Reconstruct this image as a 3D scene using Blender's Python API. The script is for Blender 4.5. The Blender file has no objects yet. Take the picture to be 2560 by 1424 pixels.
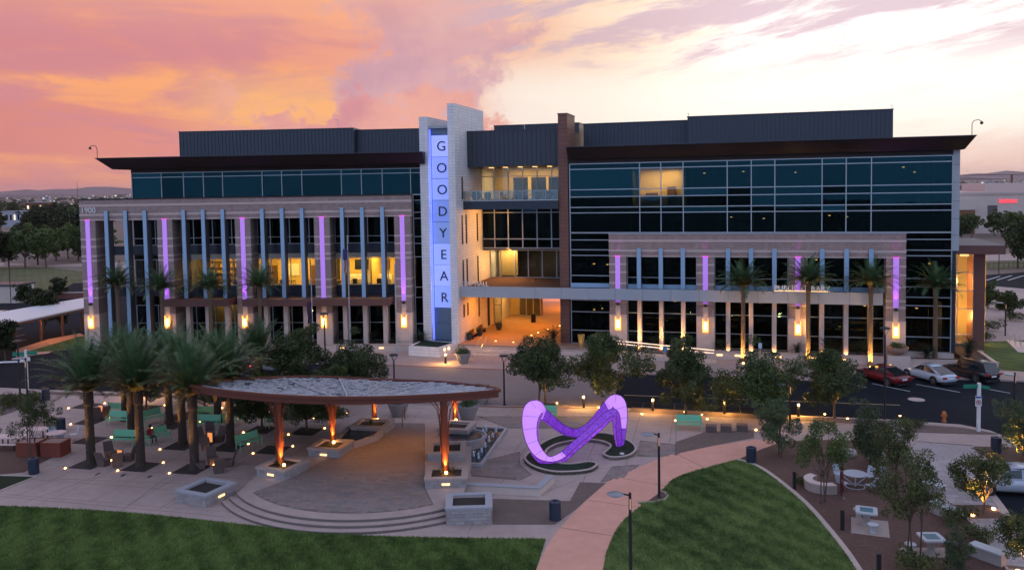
import bpy, bmesh, math, random
import numpy as np
from mathutils import Vector, Matrix
R = math.radians
HAZE = True
random.seed(7)
SC = bpy.context.scene
COL = SC.collection

# ---------------------------------------------------------------- camera
F_PX, PITCH, ROLL, CAM_H, HOR = 2100.0, R(3.216), R(0.953), 16.906, 466.04
CY = HOR + F_PX * math.tan(PITCH)
cam_d = bpy.data.cameras.new('camera')
cam = bpy.data.objects.new('camera', cam_d)
COL.objects.link(cam)
cam_d.sensor_width = 36.0
cam_d.lens = 36.0 * F_PX / 2560.0
cam_d.shift_y = (CY - 712.0) / 2560.0
cam_d.clip_start = 0.5
cam_d.clip_end = 60000.0
cam.matrix_world = Matrix.Translation((0, 0, CAM_H)) @ Matrix.Rotation(R(90) - PITCH, 4, 'X') @ Matrix.Rotation(-ROLL, 4, 'Z')
SC.camera = cam
SC.view_settings.view_transform = 'Standard'
SC.view_settings.look = 'None'
SC.view_settings.exposure = 0.0
SC.view_settings.gamma = 1.0
SC.cycles.use_denoising = True
SC.cycles.max_bounces = 5
SC.cycles.diffuse_bounces = 2
SC.cycles.glossy_bounces = 2
SC.cycles.transmission_bounces = 4
SC.cycles.transparent_max_bounces = 8
SC.cycles.volume_bounces = 0
SC.cycles.use_adaptive_sampling = True
SC.cycles.adaptive_threshold = 0.025
SC.cycles.light_sampling_threshold = 0.02
SC.cycles.sample_clamp_indirect = 4.0
SC.cycles.sample_clamp_direct = 0.0
SC.cycles.caustics_reflective = False
SC.cycles.caustics_refractive = False


def srgb(r, g, b):
    return tuple(((c / 255) / 12.92 if c / 255 <= 0.04045 else ((c / 255 + 0.055) / 1.055) ** 2.4) for c in (r, g, b)) + (1.0,)


class NT:
    """small node-tree writer"""
    def __init__(s, tree):
        s.t = tree; s.n = tree.nodes; s.l = tree.links
    def put(s, sock, v):
        if v is None: return
        if isinstance(v, bpy.types.NodeSocket): s.l.new(v, sock)
        else:
            if hasattr(sock.default_value, '__len__') and not hasattr(v, '__len__'): v = (v,) * len(sock.default_value)
            if hasattr(v, '__len__') and len(v) == 3 and len(sock.default_value) == 4: v = tuple(v) + (1.0,)
            sock.default_value = v
    def math(s, op, a, b=None, c=None, clamp=False):
        n = s.n.new('ShaderNodeMath'); n.operation = op; n.use_clamp = clamp
        for i, v in enumerate((a, b, c)): s.put(n.inputs[i], v)
        return n.outputs[0]
    def mix(s, f, a, b, bt='MIX'):
        n = s.n.new('ShaderNodeMix'); n.data_type = 'RGBA'; n.blend_type = bt; n.clamp_factor = True
        s.put(n.inputs[0], f); s.put(n.inputs[6], a); s.put(n.inputs[7], b)
        return n.outputs[2]
    def sstep(s, v, a, b):
        n = s.n.new('ShaderNodeMapRange'); n.interpolation_type = 'SMOOTHSTEP'
        s.put(n.inputs[0], v); n.inputs[1].default_value = a; n.inputs[2].default_value = b
        n.inputs[3].default_value = 0; n.inputs[4].default_value = 1
        return n.outputs[0]
    def xyz(s, x, y, z):
        n = s.n.new('ShaderNodeCombineXYZ')
        for i, v in enumerate((x, y, z)): s.put(n.inputs[i], v)
        return n.outputs[0]
    def sep(s, v):
        n = s.n.new('ShaderNodeSeparateXYZ'); s.put(n.inputs[0], v); return n.outputs
    def noise(s, v, scale, detail=4, rough=0.55, dist=0.0):
        n = s.n.new('ShaderNodeTexNoise'); s.put(n.inputs['Vector'], v)
        n.inputs['Scale'].default_value = scale; n.inputs['Detail'].default_value = detail
        n.inputs['Roughness'].default_value = rough; n.inputs['Distortion'].default_value = dist
        return n.outputs[0]
    def ramp(s, f, stops):
        n = s.n.new('ShaderNodeValToRGB'); s.put(n.inputs[0], f)
        e = n.color_ramp.elements
        while len(e) < len(stops): e.new(0.5)
        for k, (p, c) in enumerate(stops): e[k].position = p; e[k].color = c if len(c) == 4 else tuple(c) + (1,)
        return n.outputs[0]


# ---------------------------------------------------------------- sky (sunset cloud, warm towards the sun, blue-violet away from it)
SUN_AZ, SUN_EL = R(21.0), R(2.0)        # azimuth measured from +Y towards +X
world = bpy.data.worlds.new('World'); SC.world = world; world.use_nodes = True
w = NT(world.node_tree); w.n.clear()
tc = w.n.new('ShaderNodeTexCoord').outputs['Generated']
sx, sy, sz = w.sep(tc)
az = w.math('ARCTAN2', sx, sy)
el = w.math('ARCSINE', sz)
elc = w.math('MAXIMUM', el, 0.0)
wob = w.noise(w.xyz(w.math('MULTIPLY', az, 2.2), w.math('MULTIPLY', elc, 9.0), 0.0), 1.6, 5, 0.6)
wobc = w.math('SUBTRACT', wob, 0.5)
azw = w.math('ADD', az, w.math('MULTIPLY', wobc, 0.30))
t = w.math('MULTIPLY_ADD', azw, 1 / 1.2, 0.5)
base = w.ramp(t, [(0.0, srgb(216, 136, 128)), (0.22, srgb(236, 150, 128)), (0.40, srgb(244, 170, 142)), (0.50, srgb(248, 196, 168)),
                  (0.61, srgb(254, 224, 196)), (0.71, srgb(255, 247, 240)), (0.84, srgb(255, 255, 252)), (1.0, srgb(255, 252, 244))])
# glow band low on the horizon
hz = w.math('POWER', 2.718, w.math('MULTIPLY', elc, -20.0))
hcol = w.ramp(t, [(0.0, srgb(212, 132, 136)), (0.4, srgb(226, 148, 142)), (0.62, srgb(254, 224, 188)), (0.85, srgb(246, 208, 184)), (1.0, srgb(234, 196, 184))])
base = w.mix(w.math('MULTIPLY', hz, 0.95), base, hcol)
# orange and yellow streaks on the warm side
lv = w.xyz(w.math('MULTIPLY', az, 2.2), w.math('MULTIPLY', w.math('ADD', elc, w.math('MULTIPLY', az, 0.03)), 13.0), 3.7)
st1 = w.noise(lv, 1.3, 9, 0.58, 0.6)
warm = w.math('SUBTRACT', 1.0, w.sstep(az, -0.22, 0.12))
m_or = w.math('MULTIPLY', w.sstep(st1, 0.44, 0.64), warm)
base = w.mix(w.math('MULTIPLY', m_or, 0.95), base, srgb(254, 172, 116))
lv2 = w.xyz(w.math('MULTIPLY', az, 2.0), w.math('MULTIPLY', elc, 10.0), 9.1)
st2 = w.noise(lv2, 1.5, 9, 0.6, 0.6)
m_pk = w.math('MULTIPLY', w.sstep(st2, 0.46, 0.62), warm)
base = w.mix(w.math('MULTIPLY', m_pk, 0.9), base, srgb(212, 138, 146))
hi = w.math('MULTIPLY', w.sstep(el, 0.15, 0.25), warm)
base = w.mix(w.math('MULTIPLY', hi, 0.45), base, srgb(250, 190, 165))
# the pale gap of bright sky behind the cloud tower
gap = w.math('MULTIPLY', w.sstep(az, -0.10, 0.02), w.math('SUBTRACT', 1.0, w.sstep(el, 0.10, 0.17)))
gap = w.math('MULTIPLY', gap, w.sstep(el, 0.02, 0.06))
base = w.mix(w.math('MULTIPLY', gap, 0.8), base, srgb(255, 248, 238))
glow = w.math('MULTIPLY', w.math('MULTIPLY', w.sstep(az, -0.42, -0.30), w.math('SUBTRACT', 1.0, w.sstep(az, -0.16, -0.08))), w.math('MULTIPLY', w.sstep(el, 0.045, 0.085), w.math('SUBTRACT', 1.0, w.sstep(el, 0.105, 0.15))))
base = w.mix(w.math('MULTIPLY', glow, 0.45), base, srgb(255, 196, 128))
# cumulus tower: puffy mauve mass
pv = w.xyz(w.math('MULTIPLY', az, 1.0), w.math('MULTIPLY', elc, 1.15), 1.3)
puff = w.math('SUBTRACT', w.noise(pv, 13.0, 7, 0.62), 0.5)
puff2 = w.math('SUBTRACT', w.noise(pv, 34.0, 5, 0.6), 0.5)
pf = w.math('ADD', w.math('MULTIPLY', puff, 0.34), w.math('MULTIPLY', puff2, 0.07))
c0 = w.math('MULTIPLY_ADD', elc, 0.10, -0.118)                       # the tower's axis
dd = w.math('ABSOLUTE', w.math('SUBTRACT', az, c0))
col_m = w.sstep(w.math('ADD', w.math('SUBTRACT', 0.098, dd), pf), -0.016, 0.040)
low = w.math('MULTIPLY', w.sstep(az, -0.36, -0.30), w.math('SUBTRACT', 1.0, w.sstep(az, -0.02, 0.02)))
low_m = w.math('MULTIPLY', w.sstep(w.math('ADD', w.math('SUBTRACT', 0.090, elc), w.math('MULTIPLY', pf, 0.85)), -0.004, 0.016), low)
shade = w.noise(pv, 9.0, 6, 0.6)
colc = w.mix(w.sstep(shade, 0.36, 0.66), srgb(200, 156, 174), srgb(228, 178, 180))
lowc = w.mix(w.sstep(shade, 0.36, 0.64), srgb(214, 142, 152), srgb(240, 172, 156))
fade_top = w.math('SUBTRACT', 1.0, w.math('MULTIPLY', w.sstep(el, 0.13, 0.24), 0.45))
base = w.mix(w.math('MULTIPLY', w.math('MULTIPLY', col_m, fade_top), 0.93), base, colc)
base = w.mix(w.math('MULTIPLY', low_m, 0.93), base, lowc)
# grey-mauve wisps high on the bright side
wv = w.xyz(w.math('MULTIPLY', az, 3.0), w.math('MULTIPLY', w.math('SUBTRACT', elc, w.math('MULTIPLY', az, 0.16)), 16.0), 5.2)
ws = w.noise(wv, 1.5, 9, 0.64, 0.3)
m_ws = w.math('MULTIPLY', w.sstep(ws, 0.45, 0.58), w.math('MULTIPLY', w.sstep(el, 0.10, 0.16), w.sstep(az, -0.12, 0.02)))
base = w.mix(w.math('MULTIPLY', m_ws, 0.85), base, srgb(206, 178, 192))
m_ws2 = w.math('MULTIPLY', w.sstep(ws, 0.46, 0.62), w.math('MULTIPLY', w.sstep(az, 0.35, 0.5), w.math('SUBTRACT', 1.0, w.sstep(el, 0.07, 0.14))))
base = w.mix(w.math('MULTIPLY', m_ws2, 0.45), base, srgb(238, 200, 190))
# away from the sun and overhead the dusk sky turns lavender and blue
daz = w.math('ABSOLUTE', w.math('SUBTRACT', az, 0.15))
daz = w.math('MINIMUM', daz, w.math('SUBTRACT', 6.2832, daz))
back = w.sstep(daz, 0.75, 2.3)
up = w.sstep(el, 0.20, 0.95)
zen = (0.52, 0.57, 0.86, 1.0)
east = w.mix(w.sstep(el, 0.0, 0.5), (0.54, 0.74, 1.16, 1.0), (0.58, 0.76, 1.18, 1.0))
gain = w.math('MULTIPLY_ADD', w.math('MULTIPLY', w.sstep(az, 0.02, 0.30), w.sstep(el, 0.03, 0.11)), 0.22, 1.0)
base = w.mix(1.0, base, w.xyz(gain, gain, gain), 'MULTIPLY')
sky = w.mix(up, base, zen)
sky = w.mix(w.math('MULTIPLY', back, w.math('SUBTRACT', 1.0, w.math('MULTIPLY', up, 0.6))), sky, east)
nish = w.n.new('ShaderNodeTexSky'); nish.sky_type = 'NISHITA'; nish.sun_disc = False
nish.sun_elevation = SUN_EL; nish.sun_rotation = SUN_AZ
bg1 = w.n.new('ShaderNodeBackground'); w.l.new(sky, bg1.inputs[0]); bg1.inputs[1].default_value = 1.0
bg2 = w.n.new('ShaderNodeBackground'); w.l.new(nish.outputs[0], bg2.inputs[0]); bg2.inputs[1].default_value = 0.004
ad = w.n.new('ShaderNodeAddShader'); w.l.new(bg1.outputs[0], ad.inputs[0]); w.l.new(bg2.outputs[0], ad.inputs[1])
wo = w.n.new('ShaderNodeOutputWorld'); w.l.new(ad.outputs[0], wo.inputs[0])

sun_d = bpy.data.lights.new('sun', 'SUN'); sun_d.energy = 0.12; sun_d.angle = R(20); sun_d.color = (1.0, 0.72, 0.5)
sun = bpy.data.objects.new('sun', sun_d); COL.objects.link(sun)
sd = Vector((math.sin(SUN_AZ) * math.cos(SUN_EL), math.cos(SUN_AZ) * math.cos(SUN_EL), math.sin(SUN_EL)))
sun.rotation_euler = sd.to_track_quat('Z', 'Y').to_euler()


# ---------------------------------------------------------------- where a spot of the survey photograph lies on the ground
def ray(px, py):
    dx, dy = px - 1280.0, py - CY
    u = dx * math.cos(ROLL) - dy * math.sin(ROLL); v = dx * math.sin(ROLL) + dy * math.cos(ROLL)
    return Vector((u, F_PX * math.cos(PITCH) - v * math.sin(PITCH), -F_PX * math.sin(PITCH) - v * math.cos(PITCH)))
def G(px, py, z=0.0):
    r = ray(px, py); k = (z - CAM_H) / r.z
    return Vector((r.x * k, r.y * k, z))
def GD(px, py, Y):
    """point of the photograph's ray at the distance Y"""
    r = ray(px, py); k = Y / r.y
    return Vector((r.x * k, Y, CAM_H + r.z * k))
class Frame:
    def __init__(s, x, y, deg):
        s.o = Vector((x, y, 0)); s.a = R(deg); s.d = Vector((math.cos(s.a), math.sin(s.a), 0)); s.n = Vector((-s.d.y, s.d.x, 0))
    def __call__(s, u, w_, z): return s.o + s.d * u + s.n * w_ + Vector((0, 0, z))
LW = Frame(-45.41, 89.889, -4.568)       # the long office wing's pilaster face
RW = Frame(10.495, 83.511, -15.408)      # the library wing's pilaster face


# ---------------------------------------------------------------- materials
MATS = {}
def principled(name):
    m = bpy.data.materials.new(name); m.use_nodes = True
    nt = NT(m.node_tree); b = nt.n['Principled BSDF']
    MATS[name] = m
    return m, nt, b
def mat(name, col, rough=0.6, metal=0.0, var=0.18, scale=3.0, bump=0.0, bscale=30.0, world_pos=False, stain=0.0, spec=0.5, trans=0.0, rnd=0.0):
    if name in MATS: return MATS[name]
    m, nt, b = principled(name)
    g = nt.n.new('ShaderNodeNewGeometry').outputs['Position'] if world_pos else nt.n.new('ShaderNodeTexCoord').outputs['Object']
    n1 = nt.noise(g, scale, 5, 0.6)
    f = nt.math('MULTIPLY_ADD', nt.math('SUBTRACT', n1, 0.5), 2.2 * var, 1.0)
    if stain:
        n2 = nt.noise(g, scale * 0.13, 4, 0.6)
        f = nt.math('MULTIPLY', f, nt.math('MULTIPLY_ADD', nt.math('SUBTRACT', n2, 0.5), 2 * stain, 1.0))
    if rnd:
        oi = nt.n.new('ShaderNodeObjectInfo').outputs['Random']
        f = nt.math('MULTIPLY', f, nt.math('MULTIPLY_ADD', nt.math('SUBTRACT', oi, 0.5), 2 * rnd, 1.0))
    c = nt.mix(1.0, tuple(col) + (1,), nt.xyz(f, f, f), 'MULTIPLY')
    nt.put(b.inputs['Base Color'], c)
    b.inputs['Roughness'].default_value = rough; b.inputs['Metallic'].default_value = metal
    b.inputs['Specular IOR Level'].default_value = spec
    if bump:
        bn = nt.n.new('ShaderNodeBump'); bn.inputs['Strength'].default_value = bump; bn.inputs['Distance'].default_value = 0.05
        nt.put(bn.inputs['Height'], nt.noise(g, bscale, 4, 0.6)); nt.l.new(bn.outputs[0], b.inputs['Normal'])
    if trans:
        b.inputs['Transmission Weight'].default_value = trans
    return m
def emit(name, col, strength, base=(0.3, 0.3, 0.3)):
    if name in MATS: return MATS[name]
    m, nt, b = principled(name)
    b.inputs['Base Color'].default_value = tuple(base) + (1,)
    b.inputs['Emission Color'].default_value = tuple(col) + (1,); b.inputs['Emission Strength'].default_value = strength
    return m
def glass(name, tint, refl, amount=0.22, rough=0.015):
    if name in MATS: return MATS[name]
    m = bpy.data.materials.new(name); m.use_nodes = True; nt = NT(m.node_tree); nt.n.clear(); MATS[name] = m
    tr = nt.n.new('ShaderNodeBsdfTransparent'); tr.inputs[0].default_value = tuple(tint) + (1,)
    gl = nt.n.new('ShaderNodeBsdfGlossy'); gl.inputs[0].default_value = tuple(refl) + (1,); gl.inputs['Roughness'].default_value = rough
    fr = nt.n.new('ShaderNodeFresnel'); fr.inputs[0].default_value = 1.5
    oi = nt.n.new('ShaderNodeObjectInfo').outputs['Random']
    f = nt.math('MULTIPLY', nt.math('MULTIPLY_ADD', fr.outputs[0], 0.9, amount), nt.math('MULTIPLY_ADD', oi, 0.7, 0.65), clamp=True)
    g = nt.n.new('ShaderNodeNewGeometry').outputs['Position']
    bn = nt.n.new('ShaderNodeBump'); bn.inputs['Strength'].default_value = 0.06; bn.inputs['Distance'].default_value = 0.05
    nt.put(bn.inputs['Height'], nt.noise(g, 0.7, 2, 0.5)); nt.l.new(bn.outputs[0], gl.inputs['Normal'])
    mx = nt.n.new('ShaderNodeMixShader'); nt.put(mx.inputs[0], f); nt.l.new(tr.outputs[0], mx.inputs[1]); nt.l.new(gl.outputs[0], mx.inputs[2])
    o = nt.n.new('ShaderNodeOutputMaterial'); nt.l.new(mx.outputs[0], o.inputs[0])
    return m
def courses(name, c1, c2, mortar, bw, bh, ang, rough=0.8, mort=0.012, bump=0.5, var=0.25):
    """masonry: coursed pattern on a wall that runs at the angle ang"""
    m, nt, b = principled(name)
    p = nt.n.new('ShaderNodeNewGeometry')
    px, py, pz = nt.sep(p.outputs['Position'])
    u = nt.math('ADD', nt.math('MULTIPLY', px, math.cos(ang)), nt.math('MULTIPLY', py, math.sin(ang)))
    v = nt.math('ADD', nt.math('MULTIPLY', px, -math.sin(ang)), nt.math('MULTIPLY', py, math.cos(ang)))
    n3 = nt.sep(p.outputs['True Normal'])
    side = nt.math('ABSOLUTE', nt.math('ADD', nt.math('MULTIPLY', n3[0], math.cos(ang)), nt.math('MULTIPLY', n3[1], math.sin(ang))))
    pick = nt.math('GREATER_THAN', side, 0.7)
    along = nt.math('ADD', nt.math('MULTIPLY', u, nt.math('SUBTRACT', 1.0, pick)), nt.math('MULTIPLY', v, pick))
    bt = nt.n.new('ShaderNodeTexBrick'); nt.put(bt.inputs['Vector'], nt.xyz(along, pz, 0.0))
    nt.put(bt.inputs['Color1'], c1); nt.put(bt.inputs['Color2'], c2); nt.put(bt.inputs['Mortar'], mortar)
    bt.inputs['Scale'].default_value = 1.0; bt.inputs['Mortar Size'].default_value = mort; bt.inputs['Brick Width'].default_value = bw; bt.inputs['Row Height'].default_value = bh
    n1 = nt.noise(p.outputs['Position'], 1.3, 6, 0.65)
    f = nt.math('MULTIPLY_ADD', nt.math('SUBTRACT', n1, 0.5), var * 2, 1.0)
    sk_ = nt.noise(nt.xyz(nt.math('MULTIPLY', along, 1.6), nt.math('MULTIPLY', pz, 0.12), 0.0), 1.0, 5, 0.65)
    f = nt.math('MULTIPLY', f, nt.math('MULTIPLY_ADD', nt.math('SUBTRACT', sk_, 0.5), 0.45, 1.0))
    nt.put(b.inputs['Base Color'], nt.mix(1.0, bt.outputs['Color'], nt.xyz(f, f, f), 'MULTIPLY'))
    b.inputs['Roughness'].default_value = rough
    bn = nt.n.new('ShaderNodeBump'); bn.inputs['Strength'].default_value = bump; bn.inputs['Distance'].default_value = 0.02; bn.invert = True
    nt.put(bn.inputs['Height'], bt.outputs['Fac']); nt.l.new(bn.outputs[0], b.inputs['Normal'])
    return m
def foliage(name, dark, light, scale=1.2, rnd=0.25):
    if name in MATS: return MATS[name]
    m, nt, b = principled(name)
    g = nt.n.new('ShaderNodeTexCoord').outputs['Object']
    n1 = nt.noise(g, scale, 3, 0.6); n2 = nt.noise(g, scale * 9, 2, 0.6)
    f = nt.math('ADD', nt.math('MULTIPLY', n1, 0.6), nt.math('MULTIPLY', n2, 0.4))
    c = nt.mix(nt.sstep(f, 0.38, 0.62), tuple(dark) + (1,), tuple(light) + (1,))
    oi = nt.n.new('ShaderNodeObjectInfo').outputs['Random']
    k = nt.math('MULTIPLY_ADD', nt.math('SUBTRACT', oi, 0.5), 2 * rnd, 1.0)
    nt.put(b.inputs['Base Color'], nt.mix(1.0, c, nt.xyz(k, k, k), 'MULTIPLY'))
    b.inputs['Roughness'].default_value = 0.55
    b.inputs['Specular IOR Level'].default_value = 0.3
    return m


# ---------------------------------------------------------------- mesh builder
class MB:
    def __init__(s): s.v = []; s.f = []; s.m = []; s.cur = 0
    def mi(s, i): s.cur = i; return s
    def add(s, vs, fs):
        o = len(s.v); s.v += [tuple(q) for q in vs]
        for q in fs: s.f.append(tuple(i + o for i in q)); s.m.append(s.cur)
        return s
    def hexa(s, p): return s.add(p, [(3, 2, 1, 0), (4, 5, 6, 7), (0, 1, 5, 4), (1, 2, 6, 5), (2, 3, 7, 6), (3, 0, 4, 7)])
    def box(s, x0, x1, y0, y1, z0, z1, rot=0.0, at=(0, 0, 0)):
        c, n = math.cos(rot), math.sin(rot)
        P = [(x0, y0), (x1, y0), (x1, y1), (x0, y1)]
        P = [(at[0] + x * c - y * n, at[1] + x * n + y * c) for x, y in P]
        return s.hexa([(x, y, z0 + at[2]) for x, y in P] + [(x, y, z1 + at[2]) for x, y in P])
    def fb(s, fr, u0, u1, w0, w1, z0, z1):
        return s.hexa([fr(u0, w0, z0), fr(u1, w0, z0), fr(u1, w1, z0), fr(u0, w1, z0), fr(u0, w0, z1), fr(u1, w0, z1), fr(u1, w1, z1), fr(u0, w1, z1)])
    def prism(s, poly, z0, z1):
        n = len(poly)
        return s.add([(p[0], p[1], z0) for p in poly] + [(p[0], p[1], z1) for p in poly],
                     [tuple(range(n, 2 * n)), tuple(range(n - 1, -1, -1))] + [(i, (i + 1) % n, n + (i + 1) % n, n + i) for i in range(n)])
    def sheet(s, poly, z): return s.add([(p[0], p[1], z) for p in poly], [tuple(range(len(poly)))])
    def lathe(s, prof, n=16, at=(0, 0, 0), cap=True):
        vs = [(at[0] + r * math.cos(2 * math.pi * k / n), at[1] + r * math.sin(2 * math.pi * k / n), at[2] + z) for r, z in prof for k in range(n)]
        fs = [(i * n + k, i * n + (k + 1) % n, (i + 1) * n + (k + 1) % n, (i + 1) * n + k) for i in range(len(prof) - 1) for k in range(n)]
        if cap: fs += [tuple(range(n - 1, -1, -1)), tuple((len(prof) - 1) * n + k for k in range(n))]
        return s.add(vs, fs)
    def cyl(s, x, y, z0, z1, r0, r1=None, n=12): return s.lathe([(r0, z0), (r0 if r1 is None else r1, z1)], n, (x, y, 0))
    def tube(s, pts, rad, n=7):
        pts = [Vector(p) for p in pts]
        if not hasattr(rad, '__len__'): rad = [rad] * len(pts)
        vs = []; prev = None
        for i, p in enumerate(pts):
            t_ = (pts[min(i + 1, len(pts) - 1)] - pts[max(i - 1, 0)]).normalized()
            a = prev if prev is not None else (Vector((0, 0, 1)) if abs(t_.z) < 0.9 else Vector((1, 0, 0)))
            x = (a - t_ * a.dot(t_)).normalized(); prev = x; y = t_.cross(x)
            vs += [p + (x * math.cos(2 * math.pi * k / n) + y * math.sin(2 * math.pi * k / n)) * rad[i] for k in range(n)]
        fs = [(i * n + k, i * n + (k + 1) % n, (i + 1) * n + (k + 1) % n, (i + 1) * n + k) for i in range(len(pts) - 1) for k in range(n)]
        fs += [tuple(range(n - 1, -1, -1)), tuple((len(pts) - 1) * n + k for k in range(n))]
        return s.add(vs, fs)
    def build(s, name, material, parent=None, smooth=False, off=None):
        if parent is not None and off is None and 'base' in parent: off = parent['base'][:]
        me = bpy.data.meshes.new(name)
        v = s.v if off is None else [(a - off[0], b - off[1], c - off[2]) for a, b, c in s.v]
        me.from_pydata(v, [], s.f)
        mats = material if isinstance(material, (list, tuple)) else [material]
        for q in mats: me.materials.append(q)
        if len(mats) > 1: me.polygons.foreach_set('material_index', s.m)
        if smooth: me.polygons.foreach_set('use_smooth', [True] * len(s.f))
        me.update()
        return link(name, me, parent)
def link(name, data, parent=None, loc=None, rot=None, scale=None):
    o = bpy.data.objects.new(name, data); COL.objects.link(o)
    if parent is not None:
        o.parent = parent
        if 'base' in parent: o['base'] = parent['base'][:]
    if loc is not None: o.location = loc
    if rot is not None: o.rotation_euler = rot
    if scale is not None: o.scale = scale if hasattr(scale, '__len__') else (scale,) * 3
    return o
def tag(o, label=None, cat=None, group=None, kind=None):
    for k, v in (('label', label), ('category', cat), ('group', group), ('kind', kind)):
        if v: o[k] = v
    return o
def thing(name, label, cat, loc=(0, 0, 0), rotz=0.0, group=None, scale=None, base=False):
    o = tag(link(name, None, None, loc, (0, 0, rotz), scale), label, cat, group)
    if base: o['base'] = tuple(loc)          # children of this thing are written in world coordinates
    return o
def part(name, parent): return link(name, None, parent)
def copy_tree(src, loc=None, rotz=None, label=None, group=None, scale=None, parent=None):
    c = src.copy(); COL.objects.link(c)
    if parent is not None: c.parent = parent
    if loc is not None: c.location = loc
    if rotz is not None: c.rotation_euler = (0, 0, rotz)
    if scale is not None: c.scale = scale if hasattr(scale, '__len__') else (scale,) * 3
    tag(c, label, None, group)
    for ch in KIDS.get(src.name, list(src.children)): copy_tree(ch, parent=c)
    return c
KIDS = {}
def lamp(kind, loc, power, col, parent=None, size=0.1, direction=None, spot=None, blend=0.5, area=None):
    d = bpy.data.lights.new('lamp_light', kind); d.energy = power; d.color = col
    if kind in ('POINT', 'SPOT'): d.shadow_soft_size = size
    if spot: d.spot_size = spot; d.spot_blend = blend
    if area:
        d.shape = 'RECTANGLE'; d.size, d.size_y = area
    o = link('lamp_light', d)
    off = Vector((0, 0, 0))
    if parent is not None:
        o.parent = parent
        if 'base' in parent: off = Vector(parent['base'][:])
    o.location = Vector(loc) - off
    if direction is not None: o.rotation_euler = (-Vector(direction)).to_track_quat('Z', 'Y').to_euler()
    return o
def text_mesh(txt, size, depth, bold=0.0):
    cu = bpy.data.curves.new('lettering', 'FONT'); cu.body = txt; cu.size = size; cu.extrude = depth; cu.align_x = 'CENTER'; cu.offset = bold
    o = bpy.data.objects.new('lettering', cu); COL.objects.link(o)
    bpy.context.view_layer.update()
    me = bpy.data.meshes.new_from_object(o.evaluated_get(bpy.context.evaluated_depsgraph_get()))
    bpy.data.objects.remove(o)
    return me
def letters(name, txt, fr, u, w_, z, size, depth, material, parent, bold=0.0):
    me = text_mesh(txt, size, depth, bold); me.materials.clear(); me.materials.append(material)
    p = fr(u, w_, z)
    M = Matrix(((fr.d.x, 0, -fr.n.x, p.x), (fr.d.y, 0, -fr.n.y, p.y), (0, 1, 0, p.z), (0, 0, 0, 1)))
    me.transform(M)
    if parent is not None and 'base' in parent:
        b = parent['base'][:]; me.transform(Matrix.Translation((-b[0], -b[1], -b[2])))
    return link(name, me, parent)
def ordinal(k): return ('first', 'second', 'third', 'fourth', 'fifth', 'sixth', 'seventh', 'eighth', 'ninth', 'tenth', 'eleventh', 'twelfth', 'thirteenth', 'fourteenth', 'fifteenth', 'sixteenth', 'seventeenth', 'eighteenth', 'nineteenth', 'twentieth')[k]

AMBER = (1.0, 0.50, 0.11)
WARM = (1.0, 0.66, 0.30)
VIOLET = (0.50, 0.08, 1.0)

# ---------------------------------------------------------------- common materials
m_earth = mat('desert_earth', (0.17, 0.125, 0.10), 0.95, var=0.3, scale=0.25, bump=0.3, bscale=6, world_pos=True, stain=0.3)
m_asph = mat('asphalt', (0.010, 0.014, 0.020), 0.95, var=0.3, scale=1.5, bump=0.25, bscale=40, world_pos=True, stain=0.5, spec=0.12)
m_conc = mat('plaza_concrete', (0.385, 0.29, 0.255), 0.85, var=0.2, scale=1.6, bump=0.15, bscale=25, world_pos=True, stain=0.3)
m_path = mat('tinted_path_concrete', (0.62, 0.31, 0.22), 0.85, var=0.14, scale=1.8, bump=0.12, bscale=25, world_pos=True, stain=0.22)
m_kerb = mat('kerb_concrete', (0.48, 0.38, 0.33), 0.85, var=0.14, scale=2.5, bump=0.15, world_pos=True, stain=0.15)
m_redband = mat('red_paver_band', (0.22, 0.085, 0.065), 0.85, var=0.25, scale=5, world_pos=True)
m_paver = mat('grey_paver', (0.24, 0.175, 0.15), 0.8, var=0.25, scale=4, bump=0.35, bscale=14, world_pos=True, stain=0.2, rnd=0.13)
m_paver2 = mat('bluish_paver', (0.22, 0.175, 0.16), 0.8, var=0.25, scale=4, bump=0.35, bscale=14, world_pos=True, stain=0.2, rnd=0.13)
m_joint = mat('paver_joint', (0.16, 0.12, 0.10), 0.95, world_pos=True)
m_mulch = mat('brown_mulch', (0.115, 0.062, 0.045), 0.95, var=0.5, scale=5, bump=0.8, bscale=18, world_pos=True, stain=0.3)
m_gravel = mat('brown_gravel', (0.15, 0.105, 0.085), 0.95, var=0.5, scale=9, bump=0.8, bscale=25, world_pos=True, stain=0.25)
m_white_line = mat('road_paint', (0.62, 0.62, 0.62), 0.7, var=0.25, scale=6, world_pos=True)
m_yellow_line = mat('faded_yellow_paint', (0.42, 0.28, 0.14), 0.7, var=0.3, scale=6, world_pos=True)
m_stone = courses('pale_tower_stone', (0.82, 0.79, 0.78), (0.76, 0.73, 0.72), (0.58, 0.55, 0.54), 1.1, 0.31, RW.a, 0.75, 0.018, 0.35, 0.12)
m_brickL = courses('grey_brick_office', (0.39, 0.275, 0.245), (0.32, 0.225, 0.205), (0.22, 0.165, 0.15), 0.42, 0.21, LW.a, 0.85, 0.016, 0.6, 0.15)
m_brickR = courses('grey_brick_library', (0.43, 0.295, 0.255), (0.36, 0.245, 0.215), (0.23, 0.17, 0.155), 0.42, 0.21, RW.a, 0.85, 0.016, 0.6, 0.15)
m_band = mat('cast_stone_band', (0.58, 0.44, 0.39), 0.8, var=0.12, scale=3, world_pos=True)
m_base = mat('cast_stone', (0.60, 0.48, 0.42), 0.8, var=0.1, scale=2.2, bump=0.15, world_pos=True, stain=0.12)
m_brownL = courses('terracotta_panel', (0.20, 0.082, 0.055), (0.175, 0.072, 0.05), (0.08, 0.035, 0.028), 3.0, 0.42, RW.a, 0.55, 0.02, 0.4, 0.1)
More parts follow.
